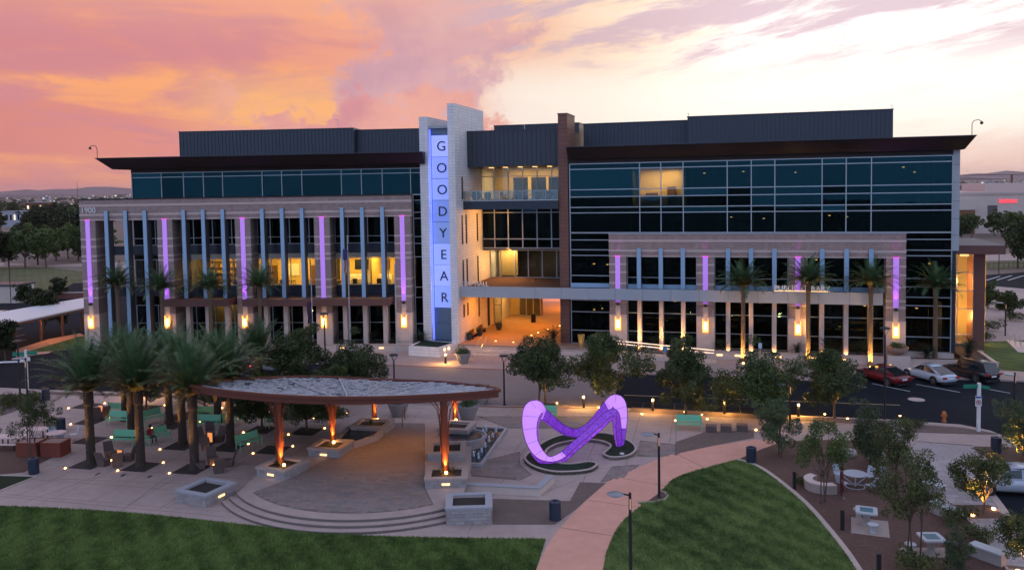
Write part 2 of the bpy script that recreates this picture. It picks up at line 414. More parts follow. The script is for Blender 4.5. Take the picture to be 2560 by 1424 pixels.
m_brown = mat('brown_painted_metal', (0.155, 0.062, 0.046), 0.5, var=0.1, scale=1.2, world_pos=True)
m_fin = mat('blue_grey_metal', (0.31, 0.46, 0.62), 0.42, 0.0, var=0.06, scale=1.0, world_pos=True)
m_alu = mat('pale_aluminium', (0.44, 0.47, 0.50), 0.35, 0.4, var=0.05, world_pos=True)
m_panel = mat('blue_grey_panel', (0.38, 0.40, 0.43), 0.4, 0.0, var=0.06, scale=0.8, world_pos=True)
m_navy = mat('navy_spandrel', (0.022, 0.032, 0.048), 0.3, var=0.1, world_pos=True)
m_rib = mat('dark_ribbed_metal', (0.048, 0.058, 0.075), 0.45, 0.3, var=0.1, world_pos=True)
m_fascia = mat('dark_brown_soffit', (0.018, 0.009, 0.008), 0.6, 0.0, var=0.25, scale=0.3, world_pos=True)
m_roofing = mat('roof_membrane', (0.20, 0.18, 0.18), 0.9, var=0.2, world_pos=True)
m_gl = glass('teal_glass', (0.20, 0.25, 0.25), (0.045, 0.19, 0.24), 0.10)
m_gl2 = glass('dark_glass', (0.24, 0.26, 0.26), (0.07, 0.18, 0.21), 0.05)
m_glc = glass('clear_glass', (0.80, 0.82, 0.80), (0.4, 0.5, 0.55), 0.03)
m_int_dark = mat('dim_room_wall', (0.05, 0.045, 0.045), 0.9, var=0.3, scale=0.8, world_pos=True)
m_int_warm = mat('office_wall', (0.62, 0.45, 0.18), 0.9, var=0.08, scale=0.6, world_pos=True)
m_int_floor = mat('office_floor', (0.12, 0.09, 0.06), 0.7, var=0.2, world_pos=True)
m_int_ceil = mat('office_ceiling', (0.42, 0.36, 0.28), 0.9, world_pos=True)
m_wood = mat('office_wood', (0.16, 0.08, 0.035), 0.5, var=0.2, world_pos=True)
m_black = mat('black_paint', (0.012, 0.012, 0.014), 0.45)
m_white = mat('white_paint', (0.72, 0.72, 0.72), 0.5, var=0.06)
m_steel = mat('brushed_steel', (0.55, 0.55, 0.56), 0.3, 0.8, var=0.05)
m_purple = emit('violet_uplight_glow', (0.40, 0.09, 0.80), 0.62, (0.5, 0.4, 0.6))  # violet uplight on the pilaster's stone strip, painted as emission
m_pink = emit('magenta_uplight_glow', (0.85, 0.03, 0.75), 0.9)  # hot pink upper end of that uplight, painted as emission
m_amberglow = emit('amber_glass', (1.0, 0.36, 0.02), 2.2)
m_ambercore = emit('amber_core', (1.0, 0.70, 0.28), 9.0)
m_glow = emit('warm_lamp', (1.0, 0.47, 0.12), 26.0)
m_glow2 = emit('warm_slot_lamp', (1.0, 0.56, 0.20), 2.6)
m_blueled = emit('blue_led', (0.08, 0.12, 1.0), 2.2)
m_signs = [emit('backlit_blue_panel_%d' % k, c, s, (0.3, 0.35, 0.6)) for k, (c, s) in enumerate([((0.30, 0.36, 1.0), 0.85), ((0.24, 0.32, 1.0), 0.72), ((0.24, 0.33, 1.0), 0.70), ((0.13, 0.24, 0.82), 0.50), ((0.14, 0.25, 0.66), 0.50), ((0.26, 0.36, 1.0), 0.74), ((0.28, 0.36, 1.0), 0.80), ((0.22, 0.33, 1.0), 0.72)])]
m_signblank = mat('blue_grey_sign_panel', (0.12, 0.19, 0.28), 0.4, 0.1, var=0.06, world_pos=True)
m_letter = mat('dark_letter', (0.012, 0.016, 0.03), 0.5)
m_lettwhite = mat('white_letter', (0.75, 0.70, 0.70), 0.4, var=0.03)

def grass_mat(name, dark, light):
    m, nt, b = principled(name)
    g = nt.n.new('ShaderNodeNewGeometry').outputs['Position']
    px, py, pz = nt.sep(g)
    n1 = nt.noise(g, 0.16, 5, 0.6); n2 = nt.noise(nt.xyz(px, nt.math('MULTIPLY', py, 0.55), 0.0), 2.2, 6, 0.7); n3 = nt.noise(g, 26.0, 3, 0.7)
    f = nt.math('ADD', nt.math('MULTIPLY', n1, 0.40), nt.math('ADD', nt.math('MULTIPLY', n2, 0.38), nt.math('MULTIPLY', n3, 0.34)))
    st_ = nt.math('SINE', nt.math('MULTIPLY', nt.math('ADD', nt.math('MULTIPLY', px, 0.86), nt.math('MULTIPLY', py, 0.5)), 4.6))
    f = nt.math('ADD', f, nt.math('MULTIPLY', st_, 0.028))
    nt.put(b.inputs['Base Color'], nt.mix(nt.sstep(f, 0.42, 0.68), tuple(dark) + (1,), tuple(light) + (1,)))
    b.inputs['Roughness'].default_value = 0.8; b.inputs['Specular IOR Level'].default_value = 0.2
    bn = nt.n.new('ShaderNodeBump'); bn.inputs['Strength'].default_value = 0.9; bn.inputs['Distance'].default_value = 0.06
    nt.put(bn.inputs['Height'], nt.noise(g, 38.0, 4, 0.7)); nt.l.new(bn.outputs[0], b.inputs['Normal'])
    return m
m_grass = grass_mat('lawn_grass', (0.024, 0.050, 0.010), (0.11, 0.165, 0.040))
m_blade = grass_mat('grass_blade', (0.045, 0.090, 0.018), (0.23, 0.33, 0.085))
m_blade2 = grass_mat('fresh_grass_blade', (0.065, 0.12, 0.030), (0.32, 0.42, 0.13))
m_grass2 = grass_mat('fresh_lawn_grass', (0.035, 0.066, 0.016), (0.16, 0.22, 0.065))
m_turf = grass_mat('dark_turf', (0.008, 0.02, 0.010), (0.022, 0.04, 0.018))
m_drygrass = grass_mat('dry_lawn', (0.075, 0.085, 0.035), (0.14, 0.14, 0.065))

def struct(name, mb, m, parent=None, smooth=False):
    o = mb.build(name, m, parent, smooth)
    if parent is None: tag(o, kind='structure')
    return o
def px(*pts, z=0.0): return [G(a, b, z) for a, b in pts]

# ---------------------------------------------------------------- ground sheets
struct('ground', MB().sheet([(-14000, -800), (14000, -800), (14000, 24000), (-14000, 24000)], -0.22), m_earth)
near = [(-110, 86.6)] + [(p.x, p.y) for p in px((0, 970), (110, 975), (300, 980), (430, 985))] + [(-9, 65.1), (8.3, 62.8)] + [(p.x, p.y) for p in px((1690, 1030), (2000, 1040), (2230, 1050), (2400, 1062), (2470, 1076), (2510, 1092), (2545, 1115), (2580, 1150), (2620, 1230))]
far = [(70, 62.6), (46, 68.6), (27.0, 73.3), (26.0, 71.0), (10.0, 75.0), (-0.9, 76.9), (-12.5, 79.9), (-28, 83.2), (-36, 85.2), (-40, 90), (-44, 104), (-52, 125), (-70, 160), (-84, 160), (-70, 118), (-56, 96), (-62, 90.4), (-110, 101)]
struct('road', MB().sheet([(p[0], p[1]) for p in near] + [(36, 30), (70, 30)] + far, -0.13), m_asph)
plaza_front = [(30.5, 20), (-110, 20)]
plaza = MB().prism([(p[0], p[1]) for p in near] + [(36.0, 30.0), (36.0, 20.0), (-110.0, 20.0)], -0.2, 0.0)
struct('plaza_pavement', plaza, m_conc)
# pale kerb along the near side of the road
def strip(line, wd, z0, z1, mb=None):
    mb = mb or MB()
    L = [Vector((p[0], p[1])) for p in line]
    for i in range(len(L) - 1):
        d = (L[i + 1] - L[i]).normalized(); n = Vector((-d.y, d.x)) * wd
        d0 = (L[i] - L[i - 1]).normalized() if i else d
        d2 = (L[i + 2] - L[i + 1]).normalized() if i + 2 < len(L) else d
        n0 = Vector((-(d + d0).y, (d + d0).x)).normalized() * wd; n1 = Vector((-(d + d2).y, (d + d2).x)).normalized() * wd
        a, b, c, e = L[i], L[i + 1], L[i + 1] + n1, L[i] + n0
        mb.hexa([(q.x, q.y, z0) for q in (a, b, c, e)] + [(q.x, q.y, z1) for q in (a, b, c, e)])
    return mb
struct('kerb', strip(near, 0.16, -0.15, 0.012), m_kerb)
# raised pedestrian crossing between the plaza and the steps of the hall
cross = [(-14.5, 66.45), (7.4, 63.0), (9.6, 75.2), (-0.9, 77.0), (-12.4, 80.1), (-15.5, 80.8)]
struct('pedestrian_crossing', MB().prism(cross, -0.15, 0.004), m_paver2)
struct('paving_band', strip([(-15.5, 80.6), (-12.5, 79.8), (-0.9, 76.7), (9.4, 74.9)], 0.32, 0.0, 0.010), m_redband)
struct('paving_band', strip([(-14.5, 66.4), (-9, 65.1), (-0.8, 63.6), (7.5, 62.8)], 0.32, 0.0, 0.010), m_redband)
# forecourt of the hall
fore = [(-36, 85.2), (-28, 83.2), (-12.5, 79.9), (-0.9, 76.9), (10, 75.0), (26, 71.0), (27.0, 73.3), (46, 68.6), (70, 62.6), (90, 110), (70, 140), (10, 135), (-52, 135), (-44, 104), (-40, 90)]
struct('forecourt_pavement', MB().prism(fore, -0.2, 0.002), m_conc)
# road paint
def paint(name, a, b, wd, m, z=-0.124):
    a, b = G(*a, -0.13), G(*b, -0.13); d = (b - a).normalized(); n = Vector((-d.y, d.x, 0)) * wd / 2
    return struct(name, MB().sheet([a - n, b - n, b + n, a + n], z), m)
for a, b in (((2180, 958), (2275, 978)), ((2290, 960), (2400, 980)), ((2430, 965), (2525, 982)), ((2085, 948), (2165, 968))): paint('parking_line', a, b, 0.11, m_white_line)
paint('road_line', (1560, 987), (2250, 1012), 0.14, m_yellow_line)
paint('road_line', (240, 954), (440, 956), 0.12, m_yellow_line)
paint('parking_line', (2495, 1234), (2580, 1258), 0.12, m_white_line); paint('parking_line', (2525, 1280), (2600, 1305), 0.12, m_white_line)
o = G(2291, 998, -0.13)
struct('utility_cover', MB().lathe([(0.62, 0), (0.62, 0.006)], 20, (o.x, o.y, -0.128)), m_kerb)

# lawns, path and beds on the near side
def bez(pts, n=6):
    """Catmull-Rom line through the points"""
    P = [Vector((p[0], p[1], 0)) for p in pts]; out = []
    for i in range(len(P) - 1):
        p0, p1, p2, p3 = P[max(i - 1, 0)], P[i], P[i + 1], P[min(i + 2, len(P) - 1)]
        for k in range(n):
            t_ = k / n
            out.append(0.5 * ((2 * p1) + (p2 - p0) * t_ + (2 * p0 - 5 * p1 + 4 * p2 - p3) * t_ ** 2 + (3 * p1 - p0 - 3 * p2 + p3) * t_ ** 3))
    return out + [P[-1]]
def grass_sheet(name, poly, z, m, step=0.9, mound=0.0):
    """a lawn: a subdivided sheet so that its surface can roll a little"""
    bm = bmesh.new()
    vs = [bm.verts.new((p[0], p[1], z)) for p in poly]; f = bm.faces.new(vs)
    bmesh.ops.triangulate(bm, faces=[f])
    me = bpy.data.meshes.new(name); bm.to_mesh(me); bm.free(); me.materials.append(m)
    return tag(link(name, me), kind='structure')
path_l = bez(px((1318, 1500), (1340, 1424), (1380, 1345), (1440, 1275), (1515, 1207), (1610, 1162), (1700, 1130), (1890, 1097)))
path_r = bez(px((1490, 1500), (1508, 1424), (1520, 1370), (1560, 1300), (1650, 1230), (1700, 1190), (1840, 1150)))
joinp = px((1905, 1122), (1960, 1102))
struct('curved_path', MB().prism([(p.x, p.y) for p in path_l] + [(p.x, p.y) for p in joinp[::-1]] + [(p.x, p.y) for p in path_r[::-1]], -0.1, 0.012), m_path)
for a, b in (((1470, 1250), (1600, 1268)), ((1540, 1192), (1668, 1215)), ((1400, 1318), (1538, 1340)), ((1690, 1134), (1760, 1168))):
    a, b = G(*a), G(*b); d = (b - a).normalized(); n = Vector((-d.y, d.x, 0)) * 0.02
    struct('path_joint', MB().sheet([a - n, b - n, b + n, a + n], 0.016), m_joint)
lawn_edge = bez(px((-400, 1255), (0, 1265), (300, 1280), (600, 1310), (760, 1329), (900, 1338), (1100, 1344), (1365, 1347)), 4)
lawn = [(p.x, p.y) for p in lawn_edge] + [(p.x, p.y) for p in px((1340, 1424), (1318, 1500), (1310, 1600), (-400, 1600))]
grass_sheet('lawn', lawn, 0.03, m_grass)
rl_r = bez(px((1840, 1150), (1900, 1172), (2000, 1250), (2080, 1340), (2140, 1424), (2190, 1520)))
# the right lawn steps round a small bed at the lamp
bedpts = px((1594, 1256), (1630, 1254), (1660, 1248), (1667, 1240), (1660, 1231), (1648, 1228))
rlawn = [(p.x, p.y) for p in path_r if p.y < bedpts[0].y - 0.3] + [(p.x, p.y) for p in bedpts] + [(p.x, p.y) for p in path_r if p.y > bedpts[-1].y + 0.3] + [(p.x, p.y) for p in rl_r]
grass_sheet('lawn', rlawn, 0.035, m_grass2)
struct('lamp_bed', MB().sheet([(p.x, p.y) for p in bedpts] + [(p.x, p.y) for p in path_r if bedpts[0].y - .3 < p.y < bedpts[-1].y + .3][::-1], 0.024), m_mulch)
struct('lawn_edging', strip([(p.x, p.y) for p in bedpts][::-1], 0.13, 0.0, 0.06), m_kerb)
struct('lawn_edging', strip([(p.x, p.y) for p in rl_r][::-1], -0.26, 0.0, 0.07), m_kerb)
garden_r = bez(px((2110, 1098), (2230, 1120), (2300, 1190), (2350, 1245), (2430, 1310), (2500, 1400), (2560, 1500)), 3)
garden = [(p.x, p.y) for p in rl_r] + [(p.x, p.y) for p in garden_r[::-1]] + [(p.x, p.y) for p in px((1960, 1102), (1905, 1122))]
struct('garden_bed', MB().sheet(garden, 0.022), m_mulch)
struct('garden_edging', strip([(p.x, p.y) for p in garden_r], 0.12, 0.0, 0.05), m_kerb)
struct('planting_bed', MB().sheet([(p.x, p.y) for p in px((1688, 1105), (1688, 1140), (1700, 1132), (1800, 1110), (1885, 1094), (1885, 1075), (1760, 1080))], 0.02), m_gravel)
struct('planting_bed', MB().sheet([(p.x, p.y) for p in px((1232, 1246), (1232, 1310), (1388, 1310), (1440, 1272), (1515, 1207), (1450, 1205), (1425, 1252))], 0.02), m_gravel)
struct('planting_bed', MB().sheet([(p.x, p.y) for p in px((2245, 1057), (2400, 1068), (2505, 1085), (2480, 1086), (2280, 1080))], 0.02), m_gravel)
struct('planting_bed', MB().sheet([(p.x, p.y) for p in px((2420, 1115), (2560, 1118), (2600, 1160), (2560, 1180), (2450, 1135))], 0.02), m_mulch)
struct('planting_bed', MB().sheet([(p.x, p.y) for p in px((1580, 1018), (2000, 1041), (2240, 1052), (2230, 1062), (1990, 1052), (1570, 1030))], 0.02), m_gravel)
struct('planting_bed', MB().sheet([(p.x, p.y) for p in px((-60, 1105), (150, 1120), (165, 1125), (60, 1180), (-60, 1190))], 0.02), m_mulch)
struct('planting_bed', MB().sheet([(p.x, p.y) for p in px((-60, 985), (70, 985), (130, 990), (120, 1000), (0, 1040), (-60, 1060))], 0.02), m_gravel)
struct('planting_bed', MB().sheet([(p.x, p.y) for p in px((120, 979), (430, 988), (700, 1000), (700, 1008), (430, 994), (300, 990), (120, 986))], 0.02), m_gravel)
turf_c = [(p.x, p.y) for p in px((-60, 1188), (88, 1192), (-60, 1250))]
grass_sheet('turf_corner', turf_c, 0.03, m_turf)
struct('turf_edging', strip([turf_c[0], turf_c[1], turf_c[2]], 0.12, 0, 0.07), m_kerb)
wellR = px((2372, 1262), (2472, 1262), (2522, 1296), (2428, 1296))
struct('tree_bed', MB().sheet([(p.x, p.y) for p in wellR], 0.03), m_mulch)
struct('kerb', strip([(p.x, p.y) for p in px((2405, 1160), (2440, 1172), (2500, 1250), (2560, 1330), (2620, 1420))], -0.35, -0.1, 0.03), m_kerb)
struct('parking_asphalt', MB().sheet([(p.x, p.y) for p in px((2440, 1172), (2500, 1250), (2560, 1330), (2660, 1460), (2800, 1300), (2560, 1150))], 0.018), m_asph)

# ---------------------------------------------------------------- paving stones
PAV = {}
def pavers(owner, poly, ang, z, rowh, lens, mats, gap=0.012, keep=300, eye=(0, 0)):
    """lays rows of rectangular paving stones inside poly; the largest in view are objects, the rest one mesh"""
    P = [Vector((p[0], p[1])) for p in poly]; c, s_ = math.cos(ang), math.sin(ang)
    loc = [(p.x * c + p.y * s_, -p.x * s_ + p.y * c) for p in P]
    def inside(x, y):
        r_ = False
        for i in range(len(loc)):
            (x1, y1), (x2, y2) = loc[i - 1], loc[i]
            if (y1 > y) != (y2 > y) and x < (x2 - x1) * (y - y1) / (y2 - y1) + x1: r_ = not r_
        return r_
    x0, x1 = min(p[0] for p in loc), max(p[0] for p in loc); y0, y1 = min(p[1] for p in loc), max(p[1] for p in loc)
    out = []; rng = random.Random(len(poly) * 7 + int(x0))
    def spans(y):
        xs = sorted((x2 - x1) * (y - y1) / (y2 - y1) + x1 for (x1, y1), (x2, y2) in zip(loc, loc[1:] + loc[:1]) if (y1 > y) != (y2 > y))
        return list(zip(xs[::2], xs[1::2]))
    y = y0
    while y < y1:
        lo, hi = spans(y + .04 * rowh), spans(y + .96 * rowh)
        for (a1, b1), (a2, b2) in zip(lo, hi) if len(lo) == len(hi) else ():
            x, xe = max(a1, a2), min(b1, b2); first = True
            while x < xe - .1:
                L = rng.choice(lens); real = min(L * (rng.uniform(.4, 1) if first else 1), xe - x); first = False
                if real > .08: out.append((x + real / 2, y + rowh / 2, L, real))
                x += real
        y += rowh
    W = [(xx * c - yy * s_, xx * s_ + yy * c, L, rl_) for xx, yy, L, rl_ in out]
    W.sort(key=lambda q: math.hypot(q[0] - eye[0], q[1] - eye[1]))
    rest = MB()
    for k, (xx, yy, L, rl_) in enumerate(W):
        if k < keep:
            key = (rowh, L, mats[0].name, rng.randrange(len(mats)))
            if key not in PAV:
                h, g = rowh / 2 - gap / 2, L / 2 - gap / 2; b = 0.008
                mb = MB().add([(-g, -h, -0.03), (g, -h, -0.03), (g, h, -0.03), (-g, h, -0.03), (-g, -h, 0), (g, -h, 0), (g, h, 0), (-g, h, 0), (-g + b, -h + b, .006), (g - b, -h + b, .006), (g - b, h - b, .006), (-g + b, h - b, .006)],
                         [(0, 1, 5, 4), (1, 2, 6, 5), (2, 3, 7, 6), (3, 0, 4, 7), (4, 5, 9, 8), (5, 6, 10, 9), (6, 7, 11, 10), (7, 4, 8, 11), (8, 9, 10, 11)])
                me = bpy.data.meshes.new('paving_stone'); me.from_pydata(mb.v, [], mb.f); me.materials.append(mats[key[3]]); PAV[key] = me
            off = Vector(owner['base'][:]) if 'base' in owner else Vector((0, 0, 0))
            link('paving_stone', PAV[key], owner, Vector((xx, yy, z + rng.uniform(-.002, .003))) - off, (rng.uniform(-.002, .002), rng.uniform(-.002, .002), ang), (rl_ / L, 1, 1))
        else:
            rest.box(-rl_ / 2 + gap / 2, rl_ / 2 - gap / 2, -rowh / 2 + gap / 2, rowh / 2 - gap / 2, -0.02, rng.uniform(.002, .007), ang, (xx, yy, z))
    if rest.v: tag(rest.build('paving_stones', mats[0], owner), kind='stuff')
STREET = R(-13.0)
# walk of paving stones between the garden and the car park
walk = [(p.x, p.y) for p in px((2290, 1102), (2430, 1112), (2452, 1140), (2405, 1160), (2436, 1176), (2490, 1250), (2555, 1335), (2600, 1420), (2520, 1420), (2440, 1312), (2360, 1246), (2310, 1192), (2262, 1140))]
wk = struct('stone_walk', MB().sheet(walk, 0.014), m_joint)
m_paver3 = mat('pale_paver', (0.36, 0.31, 0.30), 0.8, var=0.25, scale=4, bump=0.35, bscale=14, world_pos=True, stain=0.2, rnd=0.13)
pavers(wk, walk, R(-20), 0.016, 0.34, (0.34, 0.5, 0.66), [m_paver3], keep=240)
for q in ([(1300, 1128), (1170, 1160), (1180, 1190), (1300, 1200), (1330, 1185), (1300, 1160)], [(1590, 1140), (1688, 1140), (1688, 1110), (1600, 1100)], [(1190, 1040), (1480, 1040), (1500, 1070), (1270, 1070)], [(1530, 1165), (1600, 1160), (1560, 1195), (1500, 1205)]):
    poly = [(p.x, p.y) for p in px(*q)]
    s_ = struct('paved_panel', MB().sheet(poly, 0.006), m_joint)
    pavers(s_, poly, STREET, 0.008, 0.34, (0.34, 0.5, 0.66), [m_paver, m_paver2], keep=60)
for a, b in (((0, 1240), (560, 1290)), ((120, 1195), (640, 1215)), ((240, 1190), (60, 1255)), ((420, 1190), (300, 1278)), ((640, 1120), (400, 1270)), ((1372, 1225), (1440, 1200)), ((1480, 1145), (1440, 1250)), ((1690, 1052), (1690, 1105)), ((1600, 1060), (1900, 1075)), ((860, 1010), (1240, 1030)), ((1180, 1040), (1500, 1055)), ((0, 1060), (260, 1010)), ((2060, 1085), (2110, 1100)), ((2180, 1062), (2240, 1090))):
    a, b = G(*a), G(*b); d = (b - a).normalized(); n = Vector((-d.y, d.x, 0)) * 0.018
    struct('paving_joint', MB().sheet([a - n, b - n, b + n, a + n], 0.004), m_joint)

# saw-cut joints: a grid over the open plaza concrete
sj = MB(); jd = Vector((math.cos(STREET), math.sin(STREET), 0)); jn = Vector((-jd.y, jd.x, 0))
def joint(a, b, wd=.014):
    d = (b - a).normalized(); n = Vector((-d.y, d.x, 0)) * wd; sj.add([a - n + Vector((0, 0, .005)), b - n + Vector((0, 0, .005)), b + n + Vector((0, 0, .005)), a + n + Vector((0, 0, .005))], [(0, 1, 2, 3)])
for k in range(9):
    a = G(60 + 0 * k, 1262) + jn * (1.2 + 2.4 * k); joint(a - jd * 12, a + jd * (14 + k * .4))
for k in range(13):
    a = G(0, 1250) + jd * (2.4 * k - 2); joint(a + jn * .6 - Vector((0, 0, 0)), a + jn * 21)
for k in range(7):
    a = G(1250, 1060) + jn * (-8 + 2.6 * k); joint(a + jd * .3, a + jd * 19)
for k in range(8):
    a = G(1250, 1060) + jd * 2.4 * k; joint(a - jn * 8, a + jn * 7.5)
tag(sj.build('paving_joint', m_joint), kind='structure')
# blades of the two near lawns
def blades(poly, n, seed, z=.03):
    rg_ = np.random.default_rng(seed); P_ = np.array(poly); lo, hi = P_.min(0), P_.max(0); lo[1] = max(lo[1], 33.5); lo[0] = max(lo[0], -30)
    q = lo + (hi - lo) * rg_.random((n * 2, 2)); ins = np.zeros(len(q), bool)
    for i in range(len(P_)):
        (x1, y1), (x2, y2) = P_[i - 1], P_[i]
        if y1 == y2: continue
        c_ = ((y1 > q[:, 1]) != (y2 > q[:, 1])) & (q[:, 0] < (x2 - x1) * (q[:, 1] - y1) / (y2 - y1) + x1); ins ^= c_
    q = q[ins][:n]; m_ = len(q); a = rg_.random(m_) * 6.283; h = .05 + .05 * rg_.random(m_); wd = .012 + .012 * rg_.random(m_)
    t_ = np.stack([np.cos(a), np.sin(a), np.zeros(m_)], 1) * wd[:, None]; b0 = np.concatenate([q, np.full((m_, 1), z)], 1)
    lean = (rg_.random((m_, 3)) - .5) * .09; lean[:, 2] = 0; tip = b0 + lean; tip[:, 2] += h
    p = np.stack([b0 - t_, b0 + t_, tip + t_ * .3, tip - t_ * .3], 1).reshape(-1, 3)
    return p, np.arange(m_ * 4).reshape(-1, 4)

# ---------------------------------------------------------------- the hall
HALL = thing('city_hall', 'long four storey glass and brick civic hall with tall blue lit sign tower', 'building', (0, 88, 0), base=True)
def P(name): return part(name, HALL)
def fbox(name, fr, u0, u1, w0, w1, z0, z1, m, parent, label=None):
    o = MB().fb(fr, u0, u1, w0, w1, z0, z1).build(name, m, parent)
    if label: o['label'] = label
    return o
def curtain(parent, fr, us, zs, w0, glassm, mt=0.075, skip=None, pick=None, mdepth=0.12, mm=None):
    """a glazed grid: every mullion, every transom and every pane is a piece of its own"""
    mm = mm or m_alu
    for k, u in enumerate(us):
        fbox('mullion', fr, u - mt / 2, u + mt / 2, w0 - mdepth, w0 + 0.05, zs[0], zs[-1], mm, parent)
    for z in zs:
        fbox('transom', fr, us[0] + mt / 2, us[-1] - mt / 2, w0 - mdepth * 0.8, w0 + 0.04, z - mt / 2, z + mt / 2, mm, parent)
    for i in range(len(us) - 1):
        for j in range(len(zs) - 1):
            if skip and skip(i, j): continue
            g = pick(i, j) if pick else glassm
            a = random.uniform(-0.006, 0.006); b = random.uniform(-0.004, 0.004)
            u0, u1, z0, z1 = us[i] + mt / 2, us[i + 1] - mt / 2, zs[j] + mt / 2, zs[j + 1] - mt / 2
            q = [fr(u0, w0 + a + b, z0), fr(u1, w0 - a + b, z0), fr(u1, w0 - a - b, z1), fr(u0, w0 + a - b, z1)]
            e = fr.n * 0.012
            MB().hexa(q[:2] + [q[1] + e, q[0] + e] + [q[3], q[2], q[2] + e, q[3] + e]).build('pane', g, parent)

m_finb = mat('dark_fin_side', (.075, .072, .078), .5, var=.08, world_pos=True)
m_far0 = mat('book_spines', (.10, .05, .03), .8, rnd=.5, world_pos=True)
# --- office wing: brick frontage
front = P('brick_frontage')
BAY = 8.53
fbox('header', LW, -0.85, 35.1, 0, 2.0, 14.0, 16.2, m_brickL, front)
fbox('coping', LW, -0.92, 35.17, -0.07, 0.45, 16.2, 16.32, m_fascia, front)
for z0, z1 in ((15.50, 15.72), (14.50, 14.72), (14.0, 14.12)): fbox('stone_band', LW, -0.87, 35.12, -0.025, 0.3, z0, z1, m_band, front)
letters('house_number', '1900', LW, 0.15, -0.05, 14.82, 0.85, 0.03, m_lettwhite, front)
def sconce(fr, u, z, parent):
    mb = MB()
    mb.mi(0).fb(fr, u - 0.26, u + 0.26, -0.10, -0.03, z - 0.62, z + 0.55)
    mb.mi(1)
    for s_ in (-1, 1):
        mb.fb(fr, u + s_ * 0.25 - 0.035, u + s_ * 0.25 + 0.035, -0.30, -0.10, z - 0.62, z + 0.70)
    mb.fb(fr, u - 0.215, u + 0.215, -0.30, -0.26, z - 0.62, z - 0.40)
    mb.mi(2).fb(fr, u - 0.11, u + 0.11, -0.25, -0.12, z - 0.38, z + 0.32)
    mb.build('sconce', [m_base, m_amberglow, m_ambercore], parent)
    lamp('POINT', fr(u, -0.45, z), 40, AMBER, parent, 0.15)
def pilaster(fr, u, hw, z_top, depth, brick, zf, parent, bands, strip_lo, clip=None):
    fbox('pilaster', fr, u - hw, u + hw, 0, depth, 3.95, z_top, brick, parent)
    fbox('pilaster_base', fr, u - hw - 0.02, u + hw + 0.02, -0.03, depth, 0.05, 3.95, m_base, parent)
    for z in bands: fbox('stone_band', fr, u - hw - 0.012, u + hw + 0.012, -0.015, depth, z, z + 0.2, m_band, parent)
    fbox('uplit_strip', fr, u - 0.24, u + 0.24, -0.06, -0.005, strip_lo, z_top, m_purple, parent)  # pale stone channel; the violet grazing light is put in as glow
    fbox('strip_top_glow', fr, u - 0.30, u + 0.30, -0.10, -0.005, z_top, z_top + 0.12, m_pink, parent)  # pink end of the grazing light, put in as a glowing block
    fbox('uplight', fr, u - 0.13, u + 0.13, -0.28, -0.062, strip_lo - 0.28, strip_lo - 0.06, m_black, parent)
    fbox('stone_strip', fr, u - 0.24, u + 0.24, -0.045, -0.005, 3.95, strip_lo - 0.3, m_base, parent)
    lamp('SPOT', fr(u, -0.34, strip_lo - 0.02), 500, VIOLET, parent, 0.05, (fr.n * 0.10 + Vector((0, 0, 1))), R(34), 0.8)
    sconce(fr, u, 3.05, parent)
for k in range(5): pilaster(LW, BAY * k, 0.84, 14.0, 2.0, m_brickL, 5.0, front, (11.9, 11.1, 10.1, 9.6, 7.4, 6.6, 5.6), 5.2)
fbox('end_wall', LW, 35.1, 36.2, 2.0, 3.0, 0.0, 16.0, m_navy, front)
# fins and, under the canopies, stone posts
fins = P('sun_fins')
for k in range(4):
    for j in (1, 2, 3):
        u = BAY * k + BAY / 4 * j + 0.12
        lo = 0.5 if k == 0 else 5.62
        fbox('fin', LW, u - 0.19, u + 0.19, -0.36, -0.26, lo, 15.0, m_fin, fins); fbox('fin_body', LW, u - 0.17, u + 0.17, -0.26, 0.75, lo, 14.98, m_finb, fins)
        if k: fbox('stone_post', LW, u - 0.22, u + 0.22, -0.1, 0.6, 0.4, 5.0, m_base, fins)
# glass of the office wing
gl = P('office_glazing')
for k in range(4):
    us = [BAY * k + 0.86] + [BAY * k + BAY / 4 * j + 0.12 for j in (1, 2, 3)] + [BAY * (k + 1) - 0.86]
    if k == 0: us = [4.05, 6.5, BAY - 0.86]
    curtain(gl, LW, us, [0.75, 2.64, 4.6], 2.0, m_gl2, 0.06)
    curtain(gl, LW, us, [6.75, 9.59], 2.0, m_glc, 0.06)
    curtain(gl, LW, us, [11.18, 11.91, 13.95], 2.0, m_gl2, 0.06)
    u0 = 0.86 if k == 0 else BAY * k + 0.84
    for z0, z1 in ((10.15, 11.12), (5.62, 6.70)): fbox('spandrel', LW, u0, BAY * (k + 1) - 0.84, 1.9, 2.3, z0, z1, m_navy, gl)
    if k: fbox('ceiling_strip', LW, u0, BAY * (k + 1) - 0.84, 1.95, 2.3, 9.64, 10.14, m_int_ceil, gl)
    if k: fbox('floor_edge', LW, u0, BAY * (k + 1) - 0.84, 1.95, 2.3, 4.64, 5.6, m_navy, gl)
us = [4.03, 7.37, 9.84, 12.07, 14.21, 18.59, 20.75, 22.95, 27.26, 29.43, 31.68, 34.73, 36.4]
curtain(gl, LW, us, [16.25, 18.52, 19.0], 2.05, m_gl, 0.07)
curtain(gl, LW, [35.12, 36.3], [0.75, 2.6, 5.4, 6.48, 9.69, 11.09, 11.82, 13.73, 14.37, 15.64, 16.2], 1.2, m_gl2, 0.06)
fbox('wall_head', LW, 4.0, 36.4, 2.0, 2.4, 19.04, 19.6, m_fascia, gl)
